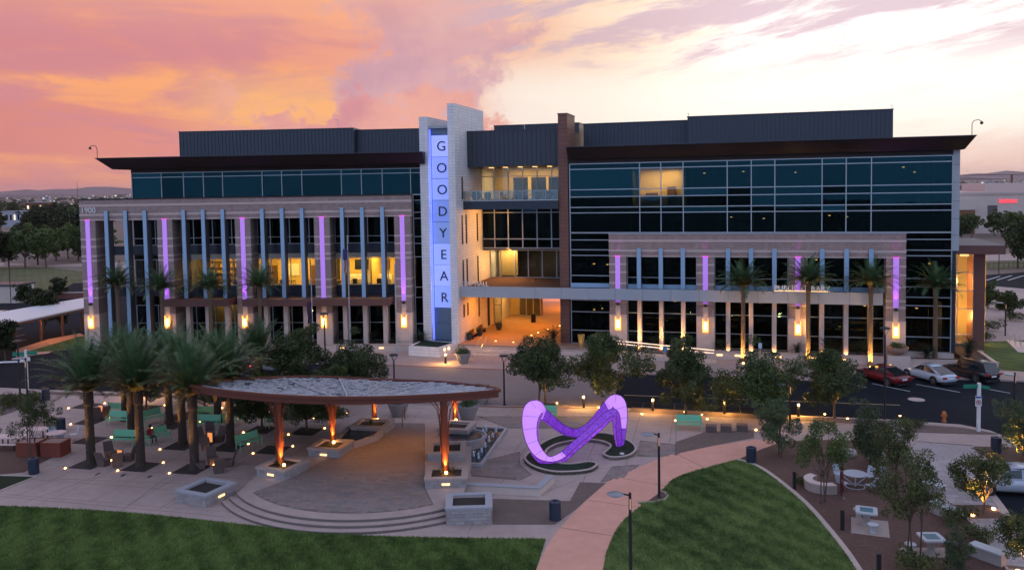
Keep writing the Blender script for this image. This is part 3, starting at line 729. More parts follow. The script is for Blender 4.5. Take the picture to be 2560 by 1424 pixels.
# rooms behind: floors, back walls
rooms = P('rooms')
for z in (0.55, 5.55, 10.0, 14.75): fbox('floor_slab', LW, 4.0, 36.3, 2.35, 12, z, z + 0.25, m_int_floor, rooms)
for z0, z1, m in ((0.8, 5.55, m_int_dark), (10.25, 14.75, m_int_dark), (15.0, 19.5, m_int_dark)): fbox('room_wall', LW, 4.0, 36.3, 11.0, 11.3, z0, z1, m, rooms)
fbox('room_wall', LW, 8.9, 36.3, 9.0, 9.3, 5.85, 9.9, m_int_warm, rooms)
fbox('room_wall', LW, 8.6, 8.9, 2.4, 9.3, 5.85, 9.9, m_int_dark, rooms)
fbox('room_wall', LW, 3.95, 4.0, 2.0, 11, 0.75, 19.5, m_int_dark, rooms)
for u in (15.6, 23.8, 29.5): fbox('room_wall', LW, u, u + 0.2, 4.4, 9.0, 5.85, 9.85, m_int_warm, rooms)
fbox('room_ceiling', LW, 8.9, 36.3, 2.4, 9.0, 9.70, 9.85, m_int_ceil, rooms)
for u in (12.6, 20, 26.5, 32.5): lamp('AREA', LW(u, 5.6, 9.62), 1100, (1.0, 0.58, 0.12), rooms, direction=(0, 0, -1), area=(5.5, 4.0))
lamp('AREA', LW(13.0, 4.5, 4.5), 220, (1.0, 0.62, 0.2), rooms, direction=(0, 0, -1), area=(2.5, 2.0))
fbox('room_wall', LW, 10.9, 15.2, 5.2, 5.4, 0.8, 5.4, m_int_warm, rooms)
lamp('AREA', LW(35.6, 4.2, 9.3), 30, (1.0, 0.7, 0.25), rooms, direction=(0, 0, -1), area=(1.0, 2.0))
# entrance canopies of the office wing
can = P('canopy')
for u0, u1 in ((8.55, 15.9), (17.4, 33.0)):
    fbox('canopy_slab', LW, u0, u1, -1.5, 1.9, 5.02, 5.58, m_brown, can)
    fbox('canopy_lip', LW, u0 - 0.03, u1 + 0.03, -1.56, -1.44, 4.92, 5.64, m_brown, can)

# --- roofs
def wedge(name, fr, tu, bu, tw, bw, wb, zt, zb, parent):
    q = [fr(bu[0], bw, zb), fr(bu[1], bw, zb), fr(bu[1], wb, zb), fr(bu[0], wb, zb), fr(tu[0], tw, zt), fr(tu[1], tw, zt), fr(tu[1], wb, zt), fr(tu[0], wb, zt)]
    MB().hexa(q).build(name, m_fascia, parent)
    MB().fb(fr, tu[0] - .03, tu[1] + .03, tw - .03, wb, zt, zt + 0.07).build('roof_edge', m_rib, parent)
roof = P('roof')
wedge('eave', LW, (1.75, 36.6), (2.9, 36.6), -1.0, 0.2, 20, 20.55, 19.42, roof)
wedge('eave', RW, (-4.9, 31.85), (-4.9, 31.2), -1.0, 0.2, 20, 20.68, 19.55, roof)
def ribbed(name, fr, u0, u1, w0, w1, z0, z1, parent, step=0.42):
    MB().fb(fr, u0, u1, w0, w1, z0, z1).build(name, m_rib, parent)
    mb = MB(); u = u0 + 0.05
    while u < u1: mb.fb(fr, u, u + 0.05, w0 - 0.055, w0 - 0.001, z0, z1 - 0.06); u += step
    tag(mb.build('standing_seams', m_rib, parent), kind='stuff')
    MB().fb(fr, u0 - 0.05, u1 + 0.05, w0 - 0.08, w1, z1, z1 + 0.10).build('parapet_cap', m_rib, parent)
ph = P('plant_screen')
ribbed('screen_wall', LW, 6.6, 27.1, 8, 18, 20.6, 23.75, ph)
ribbed('screen_wall', LW, 27.15, 36.5, 9.2, 18, 20.6, 23.60, ph)
ribbed('screen_wall', RW, -5.0, 6.35, 9.2, 18, 20.7, 23.62, ph)
ribbed('screen_wall', RW, 6.4, 26.5, 8, 18, 20.7, 23.90, ph)
ribbed('screen_wall', RW, -16.3, -6.05, 2.2, 12, 19.05, 22.75, ph, 0.5)
ribbed('screen_wall', RW, -16.2, -6.05, 12.1, 16, 20.0, 24.0, ph, 0.5)

# --- sign tower
tw = P('sign_tower')
fbox('stone_slab', RW, -17.05, -16.3, -1.8, 8.2, 0.0, 25.45, m_stone, tw)
fbox('stone_pier', RW, -20.35, -19.45, -1.3, 6, 0.0, 24.25, m_stone, tw)
fbox('tower_back', RW, -19.45, -17.05, -0.3, 6, 0.0, 23.0, m_signblank, tw)
fbox('tower_head', RW, -19.45, -17.05, -0.95, -0.3, 23.05, 23.3, m_panel, tw)
fbox('head_panel', RW, -19.42, -17.08, -0.62, -0.3, 22.42, 23.05, m_signblank, tw)
ph_ = (22.36 - 4.3) / 8
for k, ch in enumerate('GOODYEAR'):
    zt = 22.36 - ph_ * k
    fbox('sign_panel', RW, -19.28, -17.09, -0.62, -0.32, zt - ph_ + 0.03, zt - 0.03, m_signs[k], tw)
    letters('sign_letter', ch, RW, -18.17, -0.66, zt - ph_ / 2 - 0.50, 1.42, 0.03, m_letter, tw)
fbox('blank_panel', RW, -19.28, -17.09, -0.62, -0.32, 2.72, 4.24, m_signblank, tw)
fbox('blank_panel', RW, -19.28, -17.09, -0.62, -0.32, 0.9, 2.68, m_signblank, tw)
fbox('led_strip', RW, -19.43, -19.34, -0.80, -0.64, 0.95, 22.95, m_blueled, tw)
for z in (5, 11, 17): lamp('AREA', RW(-19.0, -1.0, z), 24, (0.12, 0.16, 1.0), tw, direction=(-RW.d - RW.n * 0.0), area=(0.15, 5.5))
fbox('stone_wall', RW, -17.0, -16.34, 8.2, 30, 0.0, 19.0, m_stone, tw)
for w0, z0, z1 in ((-0.15, 11.0, 14.0), (1.15, 11.0, 14.0), (5.0, 11.0, 14.0), (-0.1, 6.4, 9.3), (1.2, 6.4, 9.3), (5.0, 6.4, 9.3), (-0.1, 3.3, 4.6), (1.2, 3.3, 4.6), (5.1, 2.6, 5.0), (0.1, 15.7, 18.0)):
    fbox('slot_window', RW, -16.31, -16.27, w0, w0 + 0.42, z0, z1, m_black, tw)
    fbox('window_sill', RW, -16.31, -16.24, w0 - 0.04, w0 + 0.46, z0 - 0.07, z0, m_alu, tw)
fbox('slot_window', RW, -16.31, -16.27, 8.6, 9.3, 0.9, 5.0, m_black, tw)
# the tower's sparkle of dappled pale stones at the head
# --- terracotta wall and the links between the wings
lk = P('link_block')
fbox('terracotta_wall', RW, -6.08, -5.12, 0.8, 4.8, 0.3, 24.15, m_brownL, lk)
fbox('wall_cap', RW, -6.13, -5.07, 0.75, 4.85, 24.15, 24.24, m_brown, lk)
fbox('terrace_slab', RW, -16.28, -6.1, 0.5, 12, 14.55, 15.42, m_navy, lk)
fbox('terrace_edge', RW, -16.28, -6.1, 0.42, 0.52, 15.42, 15.52, m_alu, lk)
L4 = [-16.28, -14.8, -13.17, -11.47, -9.83, -8.16, -6.1]
curtain(lk, RW, L4, [15.45, 18.04, 19.2], 7.0, m_glc, 0.10)
for u in L4[1:-1]: fbox('downlight', RW, u - 0.35, u + 0.05, 6.2, 6.9, 19.0, 19.06, m_glow2, lk)
fbox('soffit', RW, -16.28, -6.1, 2.3, 12, 19.21, 19.4, m_int_ceil, lk)
for u in (-14.6, -11.2, -8.0): lamp('AREA', RW(u, 5.0, 19.1), 220, WARM, lk, direction=(0, 0, -1), area=(2.2, 1.2))
fbox('room_wall', RW, -16.2, -6.1, 12.0, 12.3, 15.4, 19.2, m_int_warm, lk)
for u in (-13.0, -9.5): lamp('AREA', RW(u, 9.5, 19.0), 300, WARM, lk, direction=(0, 0, -1), area=(3, 2))
for u0 in (-13.0, -10.9, -8.9): fbox('door_frame', RW, u0, u0 + 1.7, 8.6, 8.7, 15.45, 17.9, m_white, lk)
fbox('glass_balustrade', RW, -16.2, -6.15, 0.62, 0.64, 15.52, 16.45, glass('balustrade_glass', (0.82, 0.86, 0.86), (0.6, 0.7, 0.7), 0.05), lk)
fbox('handrail', RW, -16.2, -6.15, 0.60, 0.66, 16.45, 16.50, m_alu, lk)
for k in range(9): fbox('baluster', RW, -16.1 + k * 1.24, -16.06 + k * 1.24, 0.60, 0.62, 15.5, 16.45, m_alu, lk)
L3 = [-16.28, -14.81, -13.22, -11.56, -9.91, -8.28, -6.1]
curtain(lk, RW, L3, [10.05, 11.06, 14.01, 14.5], 7.0, m_gl2, 0.11)
fbox('room_wall', RW, -16.2, -6.1, 14.0, 14.3, 5.9, 14.6, m_int_dark, lk)
fbox('floor_slab', RW, -16.28, -6.1, 7.1, 14, 9.85, 10.0, m_int_floor, lk)
L2 = [-16.28, -15.04, -13.36, -11.74, -10.09, -8.4, -6.1]
curtain(lk, RW, L2, [6.43, 9.72], 10.0, m_glc, 0.11)
fbox('sill_band', RW, -16.28, -6.1, 9.9, 10.3, 5.85, 6.36, m_brown, lk)
fbox('soffit', RW, -16.28, -6.1, 7.02, 10.0, 9.76, 9.84, m_int_ceil, lk)
fbox('room_wall', RW, -15.9, -13.6, 12.2, 12.4, 6.4, 9.7, m_int_warm, lk)
lamp('AREA', RW(-14.6, 11.2, 9.6), 200, WARM, lk, direction=(0, 0, -1), area=(2.0, 1.4))
lamp('AREA', RW(-9.6, 12.0, 9.6), 70, WARM, lk, direction=(0, 0, -1), area=(3.0, 1.4))
lamp('AREA', RW(-12.5, 4.6, 14.5), 700, (1.0, 0.45, 0.12), lk, direction=(-0.7, 0, -0.7), area=(3, 3))
lamp('AREA', RW(-13.2, 8.4, 9.7), 500, (1.0, 0.46, 0.12), lk, direction=(-0.6, 0, -0.8), area=(3, 1.4))
fbox('link_deck', RW, -16.28, -6.1, -0.6, 10.0, 6.15, 6.4, m_mulch, lk)
fbox('link_ceiling', RW, -16.28, -6.1, -0.6, 30, 5.55, 5.75, m_int_ceil, lk)
# --- covered passage through the middle
ps = P('passage')
fbox('passage_floor', RW, -17.5, -2.0, -1.9, 31, 0.0, 0.75, mat('passage_paving', (.34, .22, .16), .7, var=.2, scale=1.2, bump=.2, bscale=9, world_pos=True, stain=.2), ps)
fbox('passage_wall', RW, -6.08, -5.5, 4.8, 7.0, 0.75, 5.55, m_brownL, ps)
fbox('passage_wall', RW, -5.6, -5.2, 12.0, 30, 0.75, 5.55, m_brownL, ps)
curtain(ps, RW, [-16.3, -15.4], [0.8, 3.0, 5.2], 11.2, m_glc, 0.09)
curtain(ps, RW, [-14.9, -14.0, -13.1, -12.2], [0.8, 3.2, 5.2], 17.5, m_glc, 0.10)
fbox('vestibule_wall', RW, -16.3, -12.2, 18.5, 18.8, 0.75, 5.5, m_int_warm, ps)
lamp('AREA', RW(-14.5, 14.0, 5.4), 260, AMBER, ps, direction=(0, 0, -1), area=(2, 3))
for u, w_, p_ in ((-13.2, 2.5, 330), (-10.5, 10.0, 330), (-9.8, 25.0, 560)): lamp('AREA', RW(u, w_, 5.5), p_ * 1.25, (1.0, 0.30, 0.015), ps, direction=(0, 0, -1), area=(3.5, 3.0))
for k, (u, w_) in enumerate(((-13.0, 0.5), (-11.0, 0.2), (-10.2, 1.6), (-10.0, 3.0), (-10.1, 4.4), (-9.8, 6.2), (-9.2, 8.5), (-8.4, 11.0))): MB().lathe([(0.07, 0), (0.07, 0.012)], 8, tuple(RW(u, w_, 0.752))).build('floor_light', m_glow, ps)
fbox('rear_court', RW, -30.0, 12.0, 31, 60, 0.0, 0.74, m_path, ps)
lamp('AREA', RW(-8.5, 38, 7.5), 1800, (1.0, 0.36, 0.03), ps, direction=(0, 0, -1), area=(5, 5))
fbox('court_wall', RW, -14, 6, 52, 52.5, 0.74, 3.6, m_base, ps)

# --- library wing
lib = P('library_glazing')
US = [-4.95, 2.13, 4.22, 6.39, 10.59, 12.83, 15.0, 19.25, 21.37, 23.56, 30.4]
LIT = {(1, 4), (2, 4), (1, 3), (2, 3)}
curtain(lib, RW, US, [12.1, 14.1, 14.66, 15.72, 16.45, 18.52, 19.06], 1.0, m_gl, 0.085, pick=lambda i, j: m_glc if (i, j) in LIT else m_gl)
zs = [2.1, 4.0, 5.2, 6.6, 7.72, 9.78, 10.35, 11.35, 12.05]
curtain(lib, RW, [-4.95, -0.9], [0.75] + zs, 1.0, m_gl2, 0.075)
curtain(lib, RW, [26.45, 30.4], [1.0, 2.4, 4.19, 5.3, 6.08, 7.04, 7.82, 9.92, 10.44, 11.43, 12.05], 1.0, m_gl2, 0.075)
fbox('sill_panel', RW, -4.95, -0.9, 0.86, 1.1, 6.5, 6.95, m_fin, lib)
fbox('corner_panel', RW, 30.44, 31.0, 0.92, 4.0, 10.4, 19.55, m_panel, lib)
for z in (11.8, 13.3, 14.9, 16.6, 18.2): fbox('panel_joint', RW, 30.43, 31.01, 0.91, 1.0, z, z + 0.03, m_rib, lib)
fbox('corner_panel', RW, 30.44, 30.8, 1.0, 4.0, 1.0, 10.4, m_navy, lib)
fbox('wall_head', RW, -4.95, 31.0, 0.95, 1.5, 19.10, 19.56, m_fascia, lib)
fbox('plinth', RW, 26.4, 30.6, 0.5, 1.2, 0.0, 0.98, m_base, lib)
for z in (0.55, 5.75, 10.2, 14.55): fbox('floor_slab', RW, -4.9, 30.4, 1.4, 10, z, z + 0.2, m_int_floor, rooms)
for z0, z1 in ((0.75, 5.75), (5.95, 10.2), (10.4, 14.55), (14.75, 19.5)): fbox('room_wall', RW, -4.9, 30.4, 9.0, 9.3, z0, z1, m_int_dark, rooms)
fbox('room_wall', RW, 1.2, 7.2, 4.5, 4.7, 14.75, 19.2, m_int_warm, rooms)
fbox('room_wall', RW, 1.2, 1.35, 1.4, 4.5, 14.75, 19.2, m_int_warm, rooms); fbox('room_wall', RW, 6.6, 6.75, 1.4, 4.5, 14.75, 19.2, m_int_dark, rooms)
fbox('room_ceiling', RW, 1.2, 7.2, 1.4, 4.6, 18.5, 18.6, m_int_ceil, rooms)
lamp('AREA', RW(3.9, 2.9, 18.4), 260, WARM, rooms, direction=(0, 0, -1), area=(4, 1.2))
fbox('shelf', RW, 4.6, 5.4, 3.9, 4.4, 14.75, 16.6, m_wood, rooms); fbox('shelf', RW, 2.4, 3.6, 3.9, 4.4, 14.75, 16.0, m_wood, rooms)
fbox('end_wall', RW, 30.3, 30.45, 4.0, 20, 0.0, 19.5, m_base, rooms)
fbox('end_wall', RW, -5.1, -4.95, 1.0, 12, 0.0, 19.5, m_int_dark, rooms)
lfr = P('library_frontage')
fbox('header', RW, -0.87, 26.42, 0, 1.4, 9.75, 12.0, m_brickR, lfr)
fbox('coping', RW, -0.92, 26.47, -0.06, 0.9, 12.0, 12.1, m_panel, lfr)
for z0, z1 in ((11.22, 11.44), (10.25, 10.47), (9.75, 9.87)): fbox('stone_band', RW, -0.89, 26.44, -0.025, 0.3, z0, z1, m_band, lfr)
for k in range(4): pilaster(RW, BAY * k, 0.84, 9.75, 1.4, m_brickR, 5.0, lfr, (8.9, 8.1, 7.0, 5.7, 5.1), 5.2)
for k in range(4): lamp('SPOT', RW(BAY * k, -0.30, 9.9), 40, (0.7, 0.05, 0.9), lfr, 0.05, (RW.n * 0.16 + Vector((0, 0, 1))), R(50), 0.9)
for k in range(3):
    ks = [BAY * k + BAY / 4 * j for j in (1, 2, 3)]
    for u in ks:
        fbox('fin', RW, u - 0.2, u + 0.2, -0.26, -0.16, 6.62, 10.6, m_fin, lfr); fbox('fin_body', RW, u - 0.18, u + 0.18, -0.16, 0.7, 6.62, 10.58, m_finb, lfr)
        fbox('stone_post', RW, u - 0.2, u + 0.2, -0.1, 0.7, 0.5, 5.6, m_base, lfr)
        fbox('uplight', RW, u - 0.10, u + 0.10, -0.42, -0.22, 0.72, 0.82, m_glow, lfr)
        lamp('SPOT', RW(u, -0.62, 0.80), 1500, AMBER, lfr, 0.05, (RW.n * 0.34 + Vector((0, 0, 1))), R(44), 0.9)
    us = [BAY * k + 0.88] + ks + [BAY * (k + 1) - 0.88]
    curtain(lib, RW, us, [0.75, 2.2, 4.05, 5.55], 0.8, m_gl2, 0.06)
    curtain(lib, RW, us, [6.6, 7.62, 9.7], 0.8, m_gl2, 0.06)
    fbox('sill_panel', RW, us[0], us[-1], 0.6, 0.9, 6.5, 6.94, m_fin, lib)
for u in (9.6, 18.6, 22.5): lamp('AREA', RW(u, 4.0, 9.4), 22, WARM, rooms, direction=(0, 0, -1), area=(3, 2))
for u in (2.5, 11.0, 22.5, 28): lamp('AREA', RW(u, 4.5, 5.3), 60 if u < 20 else 200, WARM, rooms, direction=(0, 0, -1), area=(3, 2))
for k in range(9):
    u = 10.2 + k * 2.75
    mb = MB().fb(LW, u, u + 1.7, 6.4, 7.2, 6.62, 6.68)
    for a_ in (u + .05, u + 1.6):
        for b_ in (6.45, 7.1): mb.fb(LW, a_, a_ + .06, b_, b_ + .06, 5.85, 6.62)
    mb.build('desk', m_wood, rooms)
    mb = MB().fb(LW, u + .5, u + 1.0, 5.6, 6.1, 6.30, 6.38).fb(LW, u + .5, u + 1.0, 5.55, 5.62, 6.38, 6.95).fb(LW, u + .72, u + .78, 5.82, 5.88, 5.85, 6.30); mb.build('desk_chair', m_black, rooms)
fbox('counter', LW, 26.2, 31.2, 7.4, 8.0, 5.85, 7.2, m_white, rooms)
for k, (u, wd_, z0, z1, m_) in enumerate(((16.4, 1.0, 5.85, 8.2, m_wood), (18.2, 1.8, 7.0, 8.4, m_white), (21.3, 1.0, 5.85, 8.2, m_wood), (24.3, .5, 5.85, 9.7, m_int_dark), (26.6, 1.6, 7.7, 8.8, m_navy), (29.2, 1.5, 7.6, 8.8, m_wood), (31.6, .4, 5.85, 9.7, m_int_dark), (33.0, 1.0, 5.85, 8.2, m_wood), (34.6, .9, 6.9, 8.5, m_white), (12.0, .3, 5.85, 9.7, m_int_dark), (20.3, .25, 5.85, 9.7, m_int_dark))): fbox('wall_panel', LW, u, u + wd_, 8.9, 8.99, z0, z1, m_, rooms)
for k in range(18): fbox('ceiling_light', LW, 9.8 + k * 1.45, 10.5 + k * 1.45, 3.6 + 1.8 * (k % 3), 3.8 + 1.8 * (k % 3), 9.62, 9.69, m_glow2, rooms)
for k, (u, w_, z) in enumerate(((-3.2, 4, 8.6), (-2.0, 5.5, 8.4), (10.8, 5, 13.4), (14.0, 6, 13.2), (20.2, 5, 13.5), (22.0, 6.4, 13.3), (26.8, 4.5, 18.1), (28.4, 5.5, 18.0), (27.6, 3.5, 17.6), (8.2, 4, 17.9), (12.0, 5.5, 18.0), (17.0, 5, 17.8), (29.3, 5, 8.8), (28.0, 4, 4.6), (2.6, 5, 4.7), (5.2, 4, 4.8), (11.8, 5.5, 4.6), (13.6, 4, 4.8), (19.4, 5, 4.9), (23.4, 4.2, 4.7), (10.6, 4, 9.2), (19.0, 5, 9.1), (-3.4, 5, 3.6), (-2.4, 4, 3.9))):
    fbox('room_light', RW, u, u + .2, w_, w_ + .12, z, z + .05, m_glow, rooms)
    fbox('room_column', RW, u + .9, u + 1.25, 2.6, 2.95, z - 3.2, z + .6, m_panel, rooms)
for z in (6.6, 7.3, 8.0, 8.7): fbox('shelf', LW, 9.4, 15.2, 8.5, 8.95, z, z + .08, m_wood, rooms)
for k in range(14): fbox('books', LW, 9.5 + k * .4, 9.75 + k * .4, 8.55, 8.9, (6.68, 7.38, 8.08)[k % 3], (7.0, 7.72, 8.45)[k % 3], m_far0, rooms)
for u in (1.6, 3.4, 10, 20, 22.5, 24): 
    for z in (1.3, 2.0, 2.7): fbox('book_shelf', RW, u, u + 1.5, 6.0, 6.4, z, z + 0.08, m_int_warm, rooms)
# long blue-grey canopy with the lettering
lc = P('entrance_canopy')
fbox('canopy_roof', RW, -16.25, 24.3, -1.1, 0.55, 5.7, 6.45, m_roofing, lc)
cu = [-16.28, -13.6, -10.9, -8.2, -5.5, -2.8, -0.1, 2.6, 5.3, 8.0, 10.7, 13.4, 16.1, 18.8, 21.5, 24.33]
for a, b in zip(cu[:-1], cu[1:]): fbox('fascia_panel', RW, a + 0.012, b - 0.012, -1.2, -1.102, 5.56, 6.68, m_panel, lc)
letters('entrance_lettering', 'CITY HALL', RW, -14.75, -1.0, 6.72, 0.64, 0.03, m_lettwhite, lc)
letters('library_lettering', 'PUBLIC LIBRARY', RW, 17.35, -1.05, 6.76, 0.68, 0.03, emit('lit_letter', (1.0, 0.75, 0.65), 0.35, (0.7, 0.65, 0.65)), lc)
fbox('letter_light', RW, 14.9, 19.8, -1.02, -0.98, 6.69, 6.73, m_glow2, lc)
# glazed stair hall at the far corner
at = P('stair_hall')
fbox('hall_roof', RW, 30.8, 35.9, 5.0, 16, 9.75, 10.55, m_brown, at)
fbox('hall_roof_top', RW, 30.85, 35.85, 5.05, 16, 10.55, 10.6, m_roofing, at)
fbox('terracotta_pier', RW, 33.7, 34.7, 7.0, 9.5, 0.3, 9.75, m_brown, at)
curtain(at, RW, [30.9, 32.3, 33.7], [0.8, 1.7, 4.2, 6.0, 7.8, 9.7], 7.2, m_glc, 0.07)
fbox('hall_wall', RW, 30.6, 36, 12, 12.3, 0.3, 9.75, m_int_warm, at)
fbox('hall_wall', RW, 30.75, 31.9, 10.4, 10.6, 0.3, 9.7, m_brownL, at)
fbox('hall_floor', RW, 30.5, 34.7, 7.3, 12, 0.2, 0.75, m_int_floor, at)
fbox('pendant_lamp', RW, 31.75, 32.35, 8.6, 9.2, 5.9, 7.7, m_ambercore, at)
fbox('wall_lamp', RW, 31.2, 32.2, 9.9, 10.1, 3.4, 3.9, m_amberglow, at)
fbox('ceiling_panel', RW, 31.3, 32.2, 8.0, 8.5, 9.3, 9.5, m_glow2, at); fbox('ceiling_panel', RW, 32.8, 33.5, 8.0, 8.5, 9.3, 9.5, m_glow2, at)
lamp('POINT', RW(32.1, 8.3, 6.8), 1500, (1.0, 0.5, 0.12), at, 0.4)
lamp('POINT', RW(32.6, 9.3, 3.2), 900, (1.0, 0.5, 0.12), at, 0.3)
# roof masts and cameras
rm = P('roof_camera')
for fr, u, w_, z in ((LW, 1.95, -0.9, 20.62), (RW, 31.5, -0.9, 20.75)):
    s_ = -1 if fr is LW else 1
    MB().tube([fr(u, w_, z), fr(u, w_, z + 1.0), fr(u + s_ * .15, w_, z + 1.25), fr(u + s_ * .5, w_, z + 1.32), fr(u + s_ * .72, w_, z + 1.2)], 0.035, 6).build('camera_mast', m_black, rm)
    MB().lathe([(0.02, 0.14), (0.14, 0.02), (0.15, -0.06), (0.06, -0.16)], 10, tuple(fr(u + s_ * .76, w_, z + 1.06))).build('camera_dome', m_black, rm)
for fr, u, w_, z, h in ((LW, 25.2, 8.4, 23.8, 1.0), (LW, 26.8, 8.2, 23.8, .3), (LW, 6.7, 8.1, 23.8, .25), (RW, 6.5, 8.1, 23.95, .35), (RW, 26.4, 8.1, 23.95, .4), (RW, -10, 2.4, 22.8, .5)):
    MB().tube([fr(u, w_, z), fr(u, w_, z + h)], 0.03, 5).tube([fr(u - .45 * h, w_, z + h), fr(u + .05, w_, z + h)], 0.025, 5).build('roof_mast', m_steel, rm)
# planting bed walls and the entrance steps
bw = P('bed_wall')
fbox('stone_bed_wall', LW, 8.0, 36.0, -1.0, -0.65, 0.0, 0.72, m_base, bw); fbox('wall_coping', LW, 7.95, 36.05, -1.06, -0.6, 0.72, 0.80, m_kerb, bw)
fbox('bed_soil', LW, 1.0, 36.0, -0.65, 1.9, 0.0, 0.62, m_mulch, bw)
for u in (12.9, 19.2, 23.5, 27.5, 31.6): fbox('wall_light', LW, u, u + 0.5, -1.03, -0.99, 0.36, 0.5, m_glow2, bw)
fbox('stone_bed_wall', RW, 8.2, 24.6, -0.95, -0.6, 0.0, 0.75, m_base, bw); fbox('wall_coping', RW, 8.15, 24.6, -1.0, -0.55, 0.75, 0.83, m_kerb, bw)
fbox('bed_soil', RW, -0.8, 31.5, -0.6, 0.9, 0.0, 0.55, m_mulch, bw)
for u in (9.6, 11.3, 15.0, 18.2, 20.7): fbox('wall_light', RW, u, u + 0.55, -0.98, -0.94, 0.34, 0.5, m_glow2, bw)
fbox('pot_pedestal', RW, 24.7, 26.6, -1.6, 0.1, 0.0, 1.0, m_base, bw)
fbox('stone_bed_wall', RW, 26.6, 33.8, -1.2, -0.85, 0.0, 0.62, m_base, bw); fbox('wall_coping', RW, 26.6, 33.85, -1.25, -0.8, 0.62, 0.70, m_kerb, bw)
fbox('stone_bed_wall', RW, 33.5, 33.85, -0.84, 4.5, 0.0, 0.62, m_base, bw)
fbox('bed_soil', RW, 31.5, 33.5, -0.8, 7, 0.0, 0.5, m_mulch, bw)
st = P('entrance_steps')
for k in range(4): fbox('step', RW, -16.2, -1.6, -1.9 - 0.45 * (k + 1), -1.9, 0.0, 0.75 - 0.15 * (k + 1), m_base if k % 2 else m_kerb, st)
q = [RW(-20.6, -4.9, 0), RW(-17.2, -5.2, 0), RW(-16.35, -2.0, 0), RW(-20.6, -1.3, 0)]
MB().prism([(p.x, p.y) for p in q], 0.0, 0.95).build('tower_planter', m_stone, st)
q2 = [RW(-20.25, -4.55, 0), RW(-17.45, -4.85, 0), RW(-16.75, -2.3, 0), RW(-20.25, -1.6, 0)]
MB().prism([(p.x, p.y) for p in q2], 0.945, 0.97).build('planter_soil', m_turf, st)
for u in (-16.95, -16.75): MB().lathe([(0.10, 0), (0.10, 0.05)], 8, tuple(RW(u, -4.3 if u < -16.8 else -3.6, 0.6))).build('step_light', m_glow, st)
for u in (-13.8, -13.2, -7.6):
    MB().tube([RW(u, -4.0, 0), RW(u, -4.0, 0.85), RW(u, -1.9, 1.65), RW(u, -1.6, 1.65), RW(u, -1.6, 0.75)], 0.025, 6).build('stair_rail', m_steel, st)
lamp('POINT', RW(-13.2, -3.4, 1.3), 18, AMBER, st, 0.1)
# ramp with its lit rails
rp = P('ramp')
q = [RW(-1.5, -2.9, 0), RW(9.6, -2.9, 0), RW(9.6, -1.3, 0), RW(-1.5, -1.3, 0)]
MB().add([tuple(q[0]), tuple(q[1]), tuple(q[2]), tuple(q[3]), tuple(q[0] + Vector((0, 0, .75))), tuple(q[1] + Vector((0, 0, .03))), tuple(q[2] + Vector((0, 0, .03))), tuple(q[3] + Vector((0, 0, .75)))],
         [(3, 2, 1, 0), (4, 5, 6, 7), (0, 1, 5, 4), (1, 2, 6, 5), (2, 3, 7, 6), (3, 0, 4, 7)]).build('ramp_body', m_base, rp)
for w_ in (-2.8, -1.4):
    for k in range(8):
        u = -1.3 + k * 1.5; z = 0.75 - 0.72 * (u + 1.5) / 11.1
        MB().tube([RW(u, w_, z), RW(u, w_, z + 0.95)], 0.025, 6).build('rail_post', m_steel, rp)
    for h in (0.95, 0.5):
        MB().tube([RW(-1.4, w_, .75 + h), RW(9.4, w_, .03 + h)], 0.03, 6).build('rail', m_alu, rp)
    MB().tube([RW(-1.4, w_, .75 + .90), RW(9.4, w_, .03 + .90)], 0.018, 6).build('rail_light', emit('rail_led', (1.0, 0.62, 0.40), 3.5), rp)
fbox('ramp_sign', RW, -2.1, -1.1, -3.05, -3.0, 0.5, 1.15, m_white, rp)

# ---------------------------------------------------------------- the raised deck, its steps and planters
DZ = 0.45
def circ(a, b, c):
    ax, ay, bx, by, cx, cy = a[0], a[1], b[0], b[1], c[0], c[1]
    d = 2 * (ax * (by - cy) + bx * (cy - ay) + cx * (ay - by))
    ux = ((ax * ax + ay * ay) * (by - cy) + (bx * bx + by * by) * (cy - ay) + (cx * cx + cy * cy) * (ay - by)) / d
    uy = ((ax * ax + ay * ay) * (cx - bx) + (bx * bx + by * by) * (ax - cx) + (cx * cx + cy * cy) * (bx - ax)) / d
    return Vector((ux, uy)), math.hypot(ax - ux, ay - uy)
A, B, C = G(592, 1232, DZ), G(840, 1297, DZ), G(1118, 1268, DZ)
cc, cr = circ(A, B, C)
a0 = math.atan2(A.y - cc.y, A.x - cc.x); a1 = math.atan2(C.y - cc.y, C.x - cc.x)
if a0 > 0: a0 -= 2 * math.pi
if a1 > 0: a1 -= 2 * math.pi
def arc(r, n=28, e=0.0): return [(cc.x + r * math.cos(a0 - e + (a1 - a0 + 2 * e) * k / n), cc.y + r * math.sin(a0 - e + (a1 - a0 + 2 * e) * k / n)) for k in range(n + 1)]
back = [(p.x, p.y) for p in px((1160, 1228), (1178, 1150), (1180, 1052), (1105, 1050), (985, 1044), (905, 1060), (790, 1112), (650, 1180), z=DZ)]
deck_poly = arc(cr) + back
deck = tag(MB().prism(deck_poly, 0.0, DZ).build('deck', m_conc), kind='structure')
for k, e in ((1, 0.012), (2, 0.02)):
    r_ = cr + 0.40 * k
    MB().prism(arc(r_, 28, e) + [((A.x + C.x) / 2, (A.y + C.y) / 2)], 0.0, DZ - 0.15 * k).build('step', m_conc, deck)
m_nose = mat('step_nosing', (0.16, 0.125, 0.115), 0.8, world_pos=True)
for k in range(3):
    r_ = cr + 0.40 * k
    strip(arc(r_ + 0.004, 28, 0.012 * (k > 0) + .008 * (k > 1)), 0.03, DZ - 0.15 * (k + 1) + 0.004, DZ - 0.15 * k - 0.035, MB()).build('riser', m_nose, deck)
